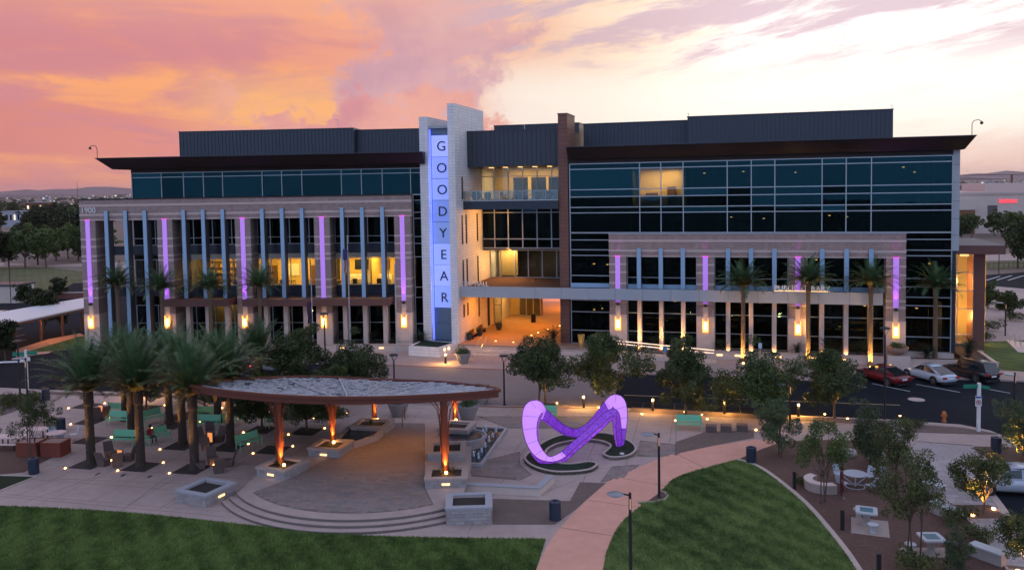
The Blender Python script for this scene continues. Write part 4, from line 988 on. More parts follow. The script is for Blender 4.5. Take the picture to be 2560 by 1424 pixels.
inner = arc(cr - 0.75, 24, -0.05) + [(p.x, p.y) for p in px((1062, 1215), (1062, 1058), (992, 1056), (880, 1110), (790, 1160), (712, 1200), z=DZ)]
MB().sheet(inner, DZ + 0.004).build('paver_bedding', m_joint, deck)
pavers(deck, inner, STREET, DZ + 0.008, 0.30, (0.30, 0.45, 0.6, 0.75), [m_paver, m_paver2], keep=299)
ramp_b = [(p.x, p.y) for p in px((1100, 1052), (990, 1046), z=DZ)]
for e in ((1006, 1068, 1048), (1100, 1066, 1046)):
    a, b = G(e[0], e[1], DZ), G(e[0] + 6, e[2], DZ)
    h = thing('handrail', 'short brown handrail at the rear of the deck, ' + ('beside the rear fountain planter' if e[0] < 1050 else 'beside the curved spill bowl'), 'handrail', a, base=True)
    MB().tube([a, a + Vector((0, 0, .9)), b + Vector((0, 0, .9)), b], 0.03, 6).build('rail', m_brown, h)

m_block = mat('grey_wall_block', (0.34, 0.30, 0.295), 0.9, var=0.2, scale=6, bump=0.5, bscale=30, world_pos=True, rnd=0.15)
m_cap = mat('planter_cap_stone', (0.33, 0.325, 0.345), 0.7, var=0.12, scale=4, bump=0.1, world_pos=True)
m_capw = mat('planter_cap_tan', (0.40, 0.31, 0.27), 0.75, var=0.12, scale=4, world_pos=True)
m_soil = mat('dark_soil', (0.030, 0.022, 0.018), 0.95, var=0.4, bump=0.6, world_pos=True)
m_reed = foliage('reed_leaf', (0.035, 0.05, 0.02), (0.11, 0.12, 0.05), 3)
def tuft(parent, loc, h, n, rng, m=None, name='grass_tuft', spread=0.5):
    mb = MB()
    for k in range(n):
        a = rng.uniform(0, 6.28); l = h * rng.uniform(.6, 1.1); s_ = rng.uniform(.2, 1) * spread * h; wd = 0.012 + 0.01 * h
        d = Vector((math.cos(a), math.sin(a), 0)); t_ = Vector((-d.y, d.x, 0)) * wd
        p0 = Vector(loc) + d * 0.03; p1 = p0 + d * s_ * .4 + Vector((0, 0, l * .65)); p2 = p0 + d * s_ + Vector((0, 0, l))
        mb.add([p0 - t_, p0 + t_, p1 + t_, p1 - t_, p2], [(0, 1, 2, 3), (3, 2, 4)])
    return mb.build(name, m or m_reed, parent)
rngp = random.Random(3)
def planter(corners, zt, zb, label, size=None, cap=m_cap, soil=m_soil, blocks=True, light=None, reeds=0, rim=0.36):
    """square masonry planter: blocks in courses, flat cap stones, soil"""
    P4 = [G(a, b, zt) for a, b in corners]
    c = sum(P4, Vector()) / 4
    e1 = (P4[1] - P4[0] + P4[2] - P4[3]) / 2; e2 = (P4[3] - P4[0] + P4[2] - P4[1]) / 2
    ang = (math.atan2(e1.y, e1.x) + math.atan2(e2.y, e2.x) - math.pi / 2) / 2
    sx_, sy_ = (size, size) if size else (e1.length, e2.length)
    t_ = thing('stone_planter', label, 'planter', (c.x, c.y, zb), ang, group='stone planters round the deck')
    hx, hy, h = sx_ / 2 - 0.05, sy_ / 2 - 0.05, zt - zb
    MB().box(-hx + .02, hx - .02, -hy + .02, hy - .02, 0, h - 0.40).build('core', m_joint, t_)
    if blocks:
        rows = max(2, round((h - 0.12) / 0.2)); bh = (h - 0.12) / rows; L = 0.42
        for r_ in range(rows):
            for (ax, ln, other, sgn) in ((0, hx, hy, -1), (0, hx, hy, 1), (1, hy, hx, -1), (1, hy, hx, 1)):
                if sgn == 1 and ax == 0: continue      # the far side is never in view
                n = max(2, round(2 * ln / L)); bl = 2 * ln / n; st_ = (r_ % 2) * bl / 2
                x = -ln
                while x < ln - 1e-3:
                    xe = min(ln, x + (bl if x > -ln else (bl - st_ if st_ else bl)))
                    if xe - x > .02:
                        key = (round(xe - x, 3), round(bh, 3))
                        if key not in BLK:
                            q, z_ = (xe - x) / 2 - .006, bh / 2 - .006
                            m_ = MB().box(-q, q, -.04, .04, -z_, z_); me = bpy.data.meshes.new('block'); me.from_pydata(m_.v, [], m_.f); me.materials.append(m_block); BLK[key] = me
                        mid = (x + xe) / 2; pos = (mid, sgn * other, bh * (r_ + .5)) if ax == 0 else (sgn * other, mid, bh * (r_ + .5))
                        link('block', BLK[key], t_, pos, (0, 0, 0 if ax == 0 else math.pi / 2))
                    x = xe
    X, Y = sx_ / 2 + .03, sy_ / 2 + .03; r_ = rim
    for a in ((-X, X, -Y, -Y + r_), (-X, X, Y - r_, Y), (-X, -X + r_, -Y + r_ + .004, Y - r_ - .004), (X - r_, X, -Y + r_ + .004, Y - r_ - .004)):
        MB().box(*a, h - .12, h).build('cap_stone', cap, t_)
    MB().box(-X + r_ - .01, X - r_ + .01, -Y + r_ - .01, Y - r_ + .01, h - .32, h - .16).build('soil', soil, t_)
    for k in range(reeds): tuft(t_, (rngp.uniform(-.5, .5), rngp.uniform(-.5, .5), h - .17), rngp.uniform(.25, .5), 14, rngp)
    if light:
        for s_ in light:
            o_ = MB().box(-.22, .22, -.02, .02, -.05, .05).build('wall_light', m_glow2, t_)
            o_.location = (0, -sy_ / 2 - .01, h * .45) if s_ == 'f' else (sx_ / 2 + .01, 0, h * .45)
            if s_ == 'r': o_.rotation_euler = (0, 0, math.pi / 2)
    return t_, c, ang
BLK = {}
planter([(436, 1224), (515, 1240), (592, 1204), (513, 1192)], 0.66, 0.0, 'grey block planter with blue grey rim at the outer end of the curved steps', 2.25, light=['r'])
planter([(1115, 1268), (1232, 1268), (1226, 1228), (1117, 1232)], 0.88, 0.0, 'grey block planter beside the gravel bed, nearest the curved path', light=None)
colp = []
for q, lab, rd in (([(634, 1167), (711, 1175), (781, 1147), (703, 1139)], 'tan capped planter round the column nearest the concrete chairs', 2), ([(771, 1117), (846, 1124), (886, 1098), (806, 1094)], 'tan capped planter round the middle column beside the dark water basin', 1),
                   ([(882, 1062), (961, 1070), (985, 1046), (901, 1042)], 'tan capped planter round the rear column beside a handrail and wide pot', 2), ([(1064, 1195), (1169, 1195), (1168, 1161), (1066, 1163)], 'tan capped planter round the front column with reeds and a slot light', 3),
                   ([(1088, 1070), (1171, 1074), (1191, 1051), (1123, 1050)], 'tan capped planter round the rear column next to the fountain pool', 1)):
    f_ = [] if 'rear' in lab else ['f']
    colp.append(planter(q, 1.0, DZ - 0.05 if 'front column' in lab or 'nearest' in lab else 0.3, lab, cap=m_capw, light=f_, reeds=rd))
planter([(1069, 1133), (1165, 1129), (1163, 1102), (1072, 1102)], 1.0, 0.2, 'tan capped planter without a column, between the spill bowl and the front column', cap=m_capw, reeds=3)

# water: basin between the left planters, pool with jets on the right
m_water = mat('dark_water', (0.010, 0.022, 0.030), 0.06, var=0.1, bump=0.25, bscale=7, world_pos=True)
m_tile = mat('pool_tile', (0.03, 0.05, 0.07), 0.4, world_pos=True)
m_foam = mat('water_foam', (0.62, 0.68, 0.76), 0.6)
def basin(name, label, poly, zt, zb, wz, wd, m, cat='fountain'):
    c = sum((Vector((p[0], p[1], 0)) for p in poly), Vector()) / len(poly)
    t_ = thing(name, label, cat, (c.x, c.y, zb), base=True)
    strip(list(poly) + [poly[0]], -wd, zb, zt, MB()).build('basin_wall', m, t_)
    MB().prism(poly, zb, wz).build('water', m_water, t_)
    return t_
bas = basin('water_basin', 'dark water basin with low curved tan wall under the canopy', [(p.x, p.y) for p in px((846, 1098), (885, 1104), (935, 1088), (952, 1074), (886, 1062), (872, 1070), z=.8)], 0.86, 0.0, 0.72, 0.25, m_capw)
pool = basin('fountain_pool', 'rectangular fountain pool with bubbling white jets and grey rim', [(p.x, p.y) for p in px((1168, 1155), (1200, 1157), (1262, 1070), (1188, 1066), z=.2)], 0.22, 0.0, 0.12, 0.22, m_cap)
bw_ = [(1215, 1078), (1240, 1080), (1208, 1088), (1232, 1092), (1200, 1100), (1222, 1104), (1190, 1116), (1213, 1117), (1204, 1130), (1184, 1140), (1196, 1146)]
for k, q in enumerate(bw_):
    p = G(*q, 0.12); r_ = random.Random(k); h = r_.uniform(.25, .5)
    mb = MB().lathe([(.10, 0), (.07, h * .3), (.05, h * .6), (.07, h * .8), (.03, h)], 7, (p.x, p.y, .12))
    for _ in range(10):
        a = r_.uniform(0, 6.28); d = r_.uniform(.05, .16); mb.lathe([(.012, 0), (.022, .02), (.008, .05)], 5, (p.x + d * math.cos(a), p.y + d * math.sin(a), .12 + r_.uniform(0, h)))
    mb.build('water_jet', m_foam, pool, True)
bc = G(1146, 1086, 0.75)
bl_ = thing('spill_bowl', 'half round raised basin spilling into the fountain pool', 'fountain', (bc.x, bc.y, 0), base=True)
hp = [(bc.x + 1.75 * math.cos(a), bc.y + 1.45 * math.sin(a)) for a in [R(-95 + 190 * k / 18) for k in range(19)]]
MB().prism(hp + [(bc.x - .9, bc.y + 1.44), (bc.x - .9, bc.y - 1.44)], 0.0, .62).build('bowl_body', m_capw, bl_)
hp2 = [(bc.x + 1.55 * math.cos(a), bc.y + 1.25 * math.sin(a)) for a in [R(-95 + 190 * k / 18) for k in range(19)]]
MB().prism(hp2 + [(bc.x - .8, bc.y + 1.24), (bc.x - .8, bc.y - 1.24)], 0.62, .68).build('water', m_water, bl_)
strip(hp, -.12, .62, .74, MB()).build('bowl_rim', m_cap, bl_)
sw = [(p.x, p.y) for p in px((1168, 1206), (1340, 1216), (1368, 1188), z=.4)]
t_ = thing('seat_wall', 'low pale concrete seat wall bent at its end below the sculpture', 'wall', (sw[0][0], sw[0][1], 0), base=True)
strip(sw, -0.42, 0.0, 0.40, MB()).build('wall_body', m_base, t_); strip(sw, -0.46, 0.40, 0.46, MB()).build('wall_cap', m_cap, t_)

# ---------------------------------------------------------------- pavilion
m_rust = mat('rust_red_steel', (0.14, 0.034, 0.018), 0.5, var=0.12, scale=2, world_pos=True)
def roofz(x, y):
    """the roof is a shallow shell: high along its front edge, dipping towards the rear"""
    x, y = x + 10, y - 50
    return 4.7296 - .02319 * x - .16396 * y + .00458 * x * x - .00109 * x * y + .00295 * y * y
pav = thing('pavilion', 'open pavilion with leaf shaped lattice roof on five rust red columns', 'pavilion', (-9, 50, DZ), base=True)
edge_b = bez([(-19.05, 49.5), (-18.53, 53), (-16.75, 56.5), (-14.24, 58.5), (-12.28, 58.5), (-9.67, 58), (-7.92, 57.5), (-5.02, 56), (-2.14, 51.5), (-1.13, 48.5)], 3)
edge_f = bez([(-1.05, 47.0), (-3.07, 46.6), (-5.29, 46.4), (-7.74, 46.3), (-9.99, 46.4), (-12.36, 46.9), (-14.86, 47.7), (-16.97, 48.5), (-18.67, 49.3)], 3)
RE = [Vector((p.x, p.y, roofz(p.x, p.y))) for p in edge_b + edge_f]
n = len(RE)
up = Vector((0, 0, 1))
cxy = Vector((-9.6, 51.2)); rp_ = MB(); RG = 6
for lv_ in (-.05, -.14):
    vs = []
    for r_ in range(RG + 1):
        f = r_ / RG
        for p in RE:
            x, y = cxy.x + (p.x - cxy.x) * f, cxy.y + (p.y - cxy.y) * f; vs.append((x, y, roofz(x, y) + lv_))
    rp_.add(vs, [(a * n + k, a * n + (k + 1) % n, (a + 1) * n + (k + 1) % n, (a + 1) * n + k) for a in range(RG) for k in range(n)])
rp_.build('roof_panel', mat('roof_shade_panel', (0.035, 0.045, 0.06), 0.5, 0.0, var=0.15, scale=2, world_pos=True), pav)
cen = sum(RE, Vector()) / n
mb = MB(); mb2 = MB()
for i in range(n):
    a, b = RE[i], RE[(i + 1) % n]
    oa, ob = (a - cen).normalized() * .16, (b - cen).normalized() * .16; oa.z = ob.z = 0
    mb.hexa([a - up * .42, b - up * .42, b + ob - up * .42, a + oa - up * .42, a + up * .02, b + up * .02, b + ob + up * .02, a + oa + up * .02])
    oa, ob = oa * 1.9, ob * 1.9
    mb2.hexa([a + oa * .55 - up * .10, b + ob * .55 - up * .10, b + ob - up * .10, a + oa - up * .10, a + oa * .55 + up * .06, b + ob * .55 + up * .06, b + ob + up * .06, a + oa + up * .06])
mb.build('roof_rim', m_rust, pav); mb2.build('rim_flange', m_rust, pav)
# lattice: main spokes and broken cross bars lying on the panel
poly2 = [(p.x, p.y) for p in RE]
def in_roof(x, y):
    r_ = False
    for i in range(n):
        (x1, y1), (x2, y2) = poly2[i - 1], poly2[i]
        if (y1 > y) != (y2 > y) and x < (x2 - x1) * (y - y1) / (y2 - y1) + x1: r_ = not r_
    return r_
rl = random.Random(11); lat = MB()
def bar(a, b, wd, lift=.0):
    a = Vector((a[0], a[1], roofz(a[0], a[1]) - .045 + lift)); b = Vector((b[0], b[1], roofz(b[0], b[1]) - .045 + lift))
    d = b - a
    if d.length < .05: return
    d.normalize(); s_ = Vector((-d.y, d.x, 0)).normalized() * wd / 2
    lat.hexa([a - s_, b - s_, b + s_, a + s_, a - s_ + up * .05, b - s_ + up * .05, b + s_ + up * .05, a + s_ + up * .05])
HB = Vector((-8.6, 43.4)); nodes = []
r_ = 2.6
while r_ < 18:
    m_ = max(6, int(math.pi * r_ / .36)); nodes.append([(HB.x + (r_ + rl.uniform(-.2, .2)) * math.cos(a_), HB.y + (r_ + rl.uniform(-.2, .2)) * math.sin(a_)) for a_ in [math.pi * (k + .5 + rl.uniform(-.25, .25)) / m_ for k in range(m_)]]); r_ += .72
for i_, row in enumerate(nodes):
    for k, q0 in enumerate(row):
        if not in_roof(*q0): continue
        if i_ + 1 < len(nodes):
            up_ = sorted(nodes[i_ + 1], key=lambda q: (q[0] - q0[0]) ** 2 + (q[1] - q0[1]) ** 2)[:2 if rl.random() < .55 else 1]
            for q1 in up_:
                if in_roof(*q1): bar(q0, q1, rl.uniform(.04, .065), rl.uniform(0, .004))
        if k + 1 < len(row) and rl.random() < .7 and in_roof(*row[k + 1]): bar(q0, row[k + 1], rl.uniform(.035, .055), rl.uniform(0, .004))
def pol(r_, a_): return (HB.x + r_ * math.cos(a_), HB.y + r_ * math.sin(a_))
for k in range(13):
    a_ = math.pi * (k + .5) / 13; L = 3.0
    while L < 17 and (in_roof(*pol(L, a_)) or L < 3.6): L += .1
    if L > 4: bar(pol(3.4, a_), pol(L - .15, a_), .085, .012)
tag(lat.build('lattice_bars', mat('pale_lattice_metal', (0.44, 0.45, 0.47), 0.45, 0.0, var=0.1, world_pos=True), pav), kind='stuff')
for k, (q, zt) in enumerate((((700, 1160), 0), ((832, 1103), 0), ((936, 1047), 0), ((1113, 1178), 0), ((1138, 1048), 0))):
    p = G(*q, .85); z1 = roofz(p.x, p.y) - .15
    rr = .21 if k in (0, 3) else .17
    col = part('column', pav)
    MB().lathe([(rr * 1.15, .8), (rr, 1.6), (rr * .95, z1 - 1.2), (rr * 1.0, z1 - .5), (rr * 1.15, z1)], 18, (p.x, p.y, 0)).build('shaft', m_rust, col, True)
    for j in range(8):
        a = 6.283 * j / 8 + .3; d = Vector((math.cos(a), math.sin(a), 0))
        MB().tube([p + d * rr * 1.1 + up * (1.9 - .85), p + d * rr * 1.3 + up * (z1 - 1.5 - .85), p + d * .42 + up * (z1 - .7 - .85), p + d * .85 + up * (z1 - .12 - .85)], .022, 5).build('branch_rod', m_rust, col)
    d = (Vector((0, 0, 0)) - p); d.z = 0; d.normalize(); sd_ = Vector((-d.y, d.x, 0))
    lp = p + d * .42 - sd_ * (.22 if k in (0, 2) else 0.05) * -1
    MB().lathe([(.07, 0), (.09, .06), (.06, .12)], 8, (lp.x, lp.y, .88)).build('uplight', m_glow, col)
    lamp('SPOT', Vector((lp.x, lp.y, 1.02)), 900, (1.0, 0.42, 0.06), col, .05, (p - Vector((lp.x, lp.y, p.z))) * 0.95 + up * 1.5, R(50), .9)
    lamp('POINT', Vector((p.x, p.y, 1.25)) + d * .55, 10, (1.0, 0.45, 0.08), col, .08)

for q in ((-10.0, 51.5), (-7.0, 53.5), (-7.2, 49.0)):
    MB().lathe([(.14, 0), (.14, .05)], 12, (q[0], q[1], roofz(q[0], q[1]) - .22)).build('downlight', m_glow2, pav)
    lamp('SPOT', (q[0], q[1], roofz(q[0], q[1]) - .26), 210, (1.0, 0.42, 0.10), pav, .12, (0, 0, -1), R(120), .9)

# ---------------------------------------------------------------- sculpture in its curled turf bed
zz = [(1270, 1175), (1180, 1240), (1000, 1275), (800, 1288), (600, 1285), (400, 1250), (230, 1185), (130, 1100), (140, 1030), (240, 935), (380, 845), (550, 760), (750, 705), (1000, 685), (1250, 680), (1450, 695), (1650, 755), (1800, 830), (1865, 905), (1850, 970), (1760, 1030), (1600, 1060), (1450, 1058), (1355, 1022), (1345, 990), (1385, 955), (1440, 905), (1448, 870), (1390, 835), (1300, 808), (1150, 790), (950, 798), (750, 830), (600, 875), (500, 935), (466, 1000), (485, 1060), (570, 1112), (720, 1150), (900, 1150), (1050, 1128), (1150, 1122), (1240, 1140)]
tp = bez([G(1290 + a / 6.19, 970 + b / 6.19, .2) for a, b in zz] + [G(1290 + zz[0][0] / 6.19, 970 + zz[0][1] / 6.19, .2)], 3)[:-1]
bed = thing('turf_bed', 'curled dark turf bed with pale kerb under the violet sculpture', 'planter', (tp[0].x, tp[0].y, 0), base=True)
MB().prism([(p.x, p.y) for p in tp], 0.0, 0.17).build('turf', m_turf, bed)
strip([(p.x, p.y) for p in tp] + [(tp[0].x, tp[0].y)], -0.13, 0.0, 0.22, MB()).build('bed_kerb', m_kerb, bed)
lp = G(1290 + 1640 / 6.19, 970 + 1008 / 6.19, .2)
MB().lathe([(.14, 0), (.14, .05)], 12, (lp.x, lp.y, .17)).build('flood_light', m_white, bed)

lamp('SPOT', (lp.x, lp.y, .28), 160, (.55, .12, 1.0), bed, .1, (-.5, -.2, 1.0), R(80), .8)
# loop of the sculpture: centre line with a width and a turn at each station
def SP(x, y, Y): return GD(1290 + x / 6.19, 970 + y / 6.19, Y)
stn = [  # photo position on the zoomed survey, distance, half width a (broad face), half thickness b, broad-face normal
    ((290, 330), 51.9, 0.639, 0.139, (-.25, -1, .35)), ((225, 520), 51.2, 0.542, 0.139, (-.3, -1, .15)), ((250, 800), 50.6, 0.405, 0.152, (-.2, -1, .25)), ((360, 1030), 50.2, 0.330, 0.166, (.1, -.7, .7)),
    ((520, 1135), 50.15, 0.274, 0.181, (.2, -.3, 1)), ((720, 1060), 50.4, 0.255, 0.166, (-.3, -.6, .8)), ((900, 905), 50.8, 0.264, 0.160, (-.5, -.6, .6)), ((1090, 740), 51.3, 0.277, 0.160, (-.5, -.6, .6)),
    ((1290, 560), 51.8, 0.291, 0.160, (-.4, -.6, .6)), ((1430, 430), 52.2, 0.293, 0.152, (-.2, -.6, .8)), ((1530, 400), 52.5, 0.285, 0.139, (.5, -.6, .6)), ((1560, 560), 52.8, 0.286, 0.118, (.7, -.7, .1)),
    ((1580, 760), 53.0, 0.233, 0.104, (.6, -.8, 0)), ((1600, 920), 53.1, 0.125, 0.090, (.5, -.8, 0)), ((1632, 840), 53.35, 0.165, 0.090, (.55, -.85, 0)), ((1640, 620), 53.6, 0.304, 0.104, (.6, -.8, .1)),
    ((1625, 400), 53.8, 0.455, 0.125, (.5, -.8, .2)), ((1560, 220), 54.0, 0.527, 0.139, (.2, -.9, .5)), ((1430, 290), 54.2, 0.445, 0.152, (-.5, -.6, .6)), ((1290, 450), 54.4, 0.338, 0.152, (-.5, -.7, .5)),
    ((1130, 610), 54.4, 0.285, 0.152, (-.3, -.8, .4)), ((930, 690), 54.2, 0.281, 0.152, (0, -.9, .3)), ((740, 640), 53.7, 0.281, 0.152, (.2, -.9, .3)), ((570, 520), 53.2, 0.295, 0.152, (.3, -.9, .3)), ((430, 410), 52.6, 0.359, 0.146, (.2, -.9, .5))]
scu = thing('sculpture', 'large glowing violet ribbon loop sculpture on turf', 'sculpture', (4.2, 52, 0.15), base=True)
def closed(seq, nseg=7):
    N = len(seq); out = []
    for i in range(N):
        p0, p1, p2, p3 = seq[i - 1], seq[i], seq[(i + 1) % N], seq[(i + 2) % N]
        for k in range(nseg):
            t_ = k / nseg
            out.append(0.5 * ((2 * p1) + (p2 - p0) * t_ + (2 * p0 - 5 * p1 + 4 * p2 - p3) * t_ ** 2 + (3 * p1 - p0 - 3 * p2 + p3) * t_ ** 3))
    return out
cl_ = closed([SP(*s_[0], s_[1]) for s_ in stn]); ab = closed([Vector((s_[2], s_[3], 0)) for s_ in stn]); nn = closed([Vector(s_[4]) for s_ in stn])
N = len(cl_)
ring = [(1, .8), (.93, 1.0), (0, 1.06), (-.93, 1.0), (-1, .8), (-1, -.8), (-.93, -1.0), (0, -1.06), (.93, -1.0), (1, -.8)]
K = len(ring); V_ = []
for i in range(N):
    t_ = (cl_[(i + 1) % N] - cl_[i - 1]).normalized(); nn_ = nn[i]; nn_ = (nn_ - t_ * nn_.dot(t_)).normalized(); s_ = t_.cross(nn_)
    for a, b in ring:
        q = cl_[i] + s_ * (a * ab[i].x) + nn_ * (b * ab[i].y); q.z = max(q.z, .17); V_.append(q)
f_out, f_in, f_edge = [], [], []
for i in range(N):
    for k in range(K):
        f = (i * K + k, i * K + (k + 1) % K, ((i + 1) % N) * K + (k + 1) % K, ((i + 1) % N) * K + k)
        (f_out if k in (1, 2) and (i < 36 or 104 < i < 126 or i > 168) else f_in if k in (1, 2, 6, 7) else f_edge).append(f)
def lattice_emit(name, c1, c2, s1):
    m, nt, b = principled(name)
    g = nt.n.new('ShaderNodeTexCoord').outputs['Object']
    vo = nt.n.new('ShaderNodeTexVoronoi'); nt.put(vo.inputs['Vector'], g); vo.inputs['Scale'].default_value = 13.0
    f = nt.sstep(vo.outputs['Distance'], .15, .55)
    c = nt.mix(f, tuple(c1) + (1,), tuple(c2) + (1,))
    nt.put(b.inputs['Emission Color'], c); b.inputs['Emission Strength'].default_value = s1; nt.put(b.inputs['Base Color'], (0.07, 0.03, 0.14)); b.inputs['Roughness'].default_value = .45
    return m
for nm, fs, m in (('lit_face', f_out, emit('lavender_led_skin', (0.58, 0.23, 0.90), .92, (0.25, 0.15, 0.35))), ('inner_face', f_in, lattice_emit('violet_led_lattice', (0.40, 0.09, 0.90), (0.13, 0.01, 0.50), .80)), ('side_face', f_edge, lattice_emit('violet_led_edge', (0.55, 0.18, 0.98), (0.17, 0.015, 0.56), .82))):
    MB().add(V_, fs).build(nm, m, scu, True)
mb = MB()
for k in (1, 3, 6, 8):
    L_ = [V_[i * K + k] + (V_[i * K + k] - cl_[i]).normalized() * .004 for i in range(N)]; mb.tube(L_ + [L_[0]], .022, 4)
for i in range(0, N, 5):
    L_ = [V_[i * K + k] + (V_[i * K + k] - cl_[i]).normalized() * .003 for k in range(K)]; mb.tube(L_ + [L_[0]], .009, 4)
mb.build('seam', mat('dark_violet_seam', (0.08, 0.02, 0.16), .5), scu)

# ---------------------------------------------------------------- tree wells with their ground lights
def first_of(cache, key, make):
    if key not in cache: cache[key] = make()
    return cache[key]
WELL_ME = {}
def well(q, label, red=False, lights=True):
    p = G(*q)
    t_ = thing('tree_well', label, 'tree well', (p.x, p.y, 0), STREET, group='square tree wells in the paving')
    def mk():
        mb = MB(); s_ = .82
        for k in range(9):
            y = -s_ + k * 2 * s_ / 8.6; mb.box(-s_, s_, y, y + .10, .0, .014)
        me = bpy.data.meshes.new('grate'); me.from_pydata(mb.v, [], mb.f); me.materials.append(mat('dark_grate', (0.035, 0.028, 0.025), .7)); return me
    def mk2():
        mb = MB().box(-.85, .85, -.85, .85, .0, .006); me = bpy.data.meshes.new('well_soil'); me.from_pydata(mb.v, [], mb.f); me.materials.append(m_soil); return me
    def mk3():
        mb = MB().lathe([(.055, 0), (.055, .03), (.04, .05)], 8); me = bpy.data.meshes.new('ground_light'); me.from_pydata(mb.v, [], mb.f); me.materials.append(m_glow); return me
    link('grate', first_of(WELL_ME, 'g', mk), t_); link('well_soil', first_of(WELL_ME, 's', mk2), t_)
    if lights:
        for s_ in (-1, 1): link('ground_light', first_of(WELL_ME, 'l', mk3), t_, (s_ * .92, s_ * .92, .005))
    return p
wells = [((222, 1160), 'tree well at the palm beside the rust red planter boxes'), ((352, 1166), 'tree well at the front palm between two rings of concrete chairs'), ((480, 1172), 'tree well at the palm next to the grey planter of the steps'),
         ((452, 1114), 'tree well at the palm in the middle of the palm grove'), ((571, 1118), 'tree well at the palm beside a lone green bench'), ((427, 1063), 'tree well at the palm behind the pale green benches'),
         ((331, 1086), 'tree well at the palm between four green benches'), ((545, 1048), 'tree well at the palm between the rear green benches'), ((368, 1019), 'tree well at a thin tree beside the road'), ((512, 1026), 'tree well at a thin tree behind the rear green benches'),
         ((655, 1073), 'tree well at the shade tree beside the pavilion'), ((217, 1014), 'empty tree well nearest the road and the street sign'), ((226, 1053), 'empty tree well beside the blue litter bin'), ((226, 1100), 'empty tree well beside the round cafe table'),
         ((767, 1078), 'tree well under the pavilion roof between two columns'), ((826, 1038), 'tree well under the rear edge of the pavilion roof'), ((683, 1124), 'empty tree well beside the front pavilion column'),
         ((1358, 1014), 'tree well of the twin trunk tree behind the sculpture'), ((1530, 1012), 'tree well behind the tall end of the sculpture'), ((1722, 1044), 'tree well behind the wide green bench')]
WP = [well(q, lab) for q, lab in wells]
struct('drain_slot', MB().sheet([(p.x, p.y) for p in px((236, 1187), (248, 1180), (252, 1181), (240, 1188))], .006), m_black)
struct('drain_slot', MB().sheet([(p.x, p.y) for p in px((300, 1189), (311, 1183), (316, 1184), (305, 1191))], .006), m_black)
struct('drain_slot', MB().sheet([(p.x, p.y) for p in px((366, 1193), (377, 1187), (382, 1188), (371, 1194))], .006), m_black)

# ---------------------------------------------------------------- seats and tables
m_green = mat('mint_green_metal', (0.17, 0.52, 0.31), .45, .1, var=.08)
m_greeny = mat('lime_green_metal', (0.30, 0.42, 0.09), .45, .1, var=.08)
def bench(loc, rot, label, ln=1.7, mend=None):
    t_ = thing('park_bench', label, 'bench', loc, rot, group='mint green metal benches')
    for k in range(4): MB().box(-ln / 2, ln / 2, -.42 + k * .115, -.42 + k * .115 + .10, .42, .45).build('seat_slat', m_green, t_)
    for k in range(3): 
        z = .52 + k * .15; MB().add([(-ln / 2, .07 + k * .035, z), (ln / 2, .07 + k * .035, z), (ln / 2, .10 + k * .035, z), (-ln / 2, .10 + k * .035, z), (-ln / 2, .10 + k * .035, z + .14), (ln / 2, .10 + k * .035, z + .14), (ln / 2, .13 + k * .035, z + .14), (-ln / 2, .13 + k * .035, z + .14)],
                               [(3, 2, 1, 0), (4, 5, 6, 7), (0, 1, 5, 4), (1, 2, 6, 5), (2, 3, 7, 6), (3, 0, 4, 7)]).build('back_slat', m_green, t_)
    for s_ in (-1, 1):
        x = s_ * (ln / 2 - .05)
        MB().box(x - .025, x + .025, -.40, -.35, 0, .42).build('leg', m_green, t_)
        MB().box(x - .025, x + .025, .06, .11, 0, .50).build('leg', m_green, t_)
        MB().hexa([(x - .03, .06, .42), (x + .03, .06, .42), (x + .03, .12, .42), (x - .03, .12, .42), (x - .03, .17, 1.0), (x + .03, .17, 1.0), (x + .03, .23, 1.0), (x - .03, .23, 1.0)]).build('back_frame', m_greeny, t_)
        MB().box(x - .03, x + .03, -.42, .1, .62, .65).box(x - .025, x + .025, -.41, -.37, .42, .62).build('armrest', m_green, t_)
    return t_
for q, rot, lab in (((299, 1060), -8, 'mint bench facing the lawn at the rear of the left grove'), ((378, 1056), 58, 'mint bench turned sideways behind the seated person'), ((312, 1110), -8, 'mint bench facing the lawn beside the front ring of concrete chairs'),
                    ((392, 1104), 58, 'mint bench with a person in red sitting on it'), ((522, 1070), -8, 'mint bench facing the lawn in the right half of the palm grove'), ((585, 1062), 58, 'mint bench turned sideways behind the right half of the grove'),
                    ((620, 1118), 52, 'lone mint bench turned sideways next to the front pavilion planter'), ((1722, 1072), -10, 'wide mint bench on the plaza to the right of the sculpture'), ((1362, 1046), -12, 'mint bench half hidden behind the low side of the sculpture'), ((690, 1062), 50, 'mint bench in the shade of the tree by the pavilion'),
                    ((300, 1036), 168, 'mint bench seen from behind at the back of the grove'), ((522, 1045), 168, 'mint bench seen from behind near the road edge')):
    p = G(*q); bench((p.x, p.y, 0), R(rot), lab, 1.75)
m_cast = mat('brown_cast_concrete', (0.13, 0.088, 0.078), .8, var=.2, scale=7, bump=.3)
CH = {}
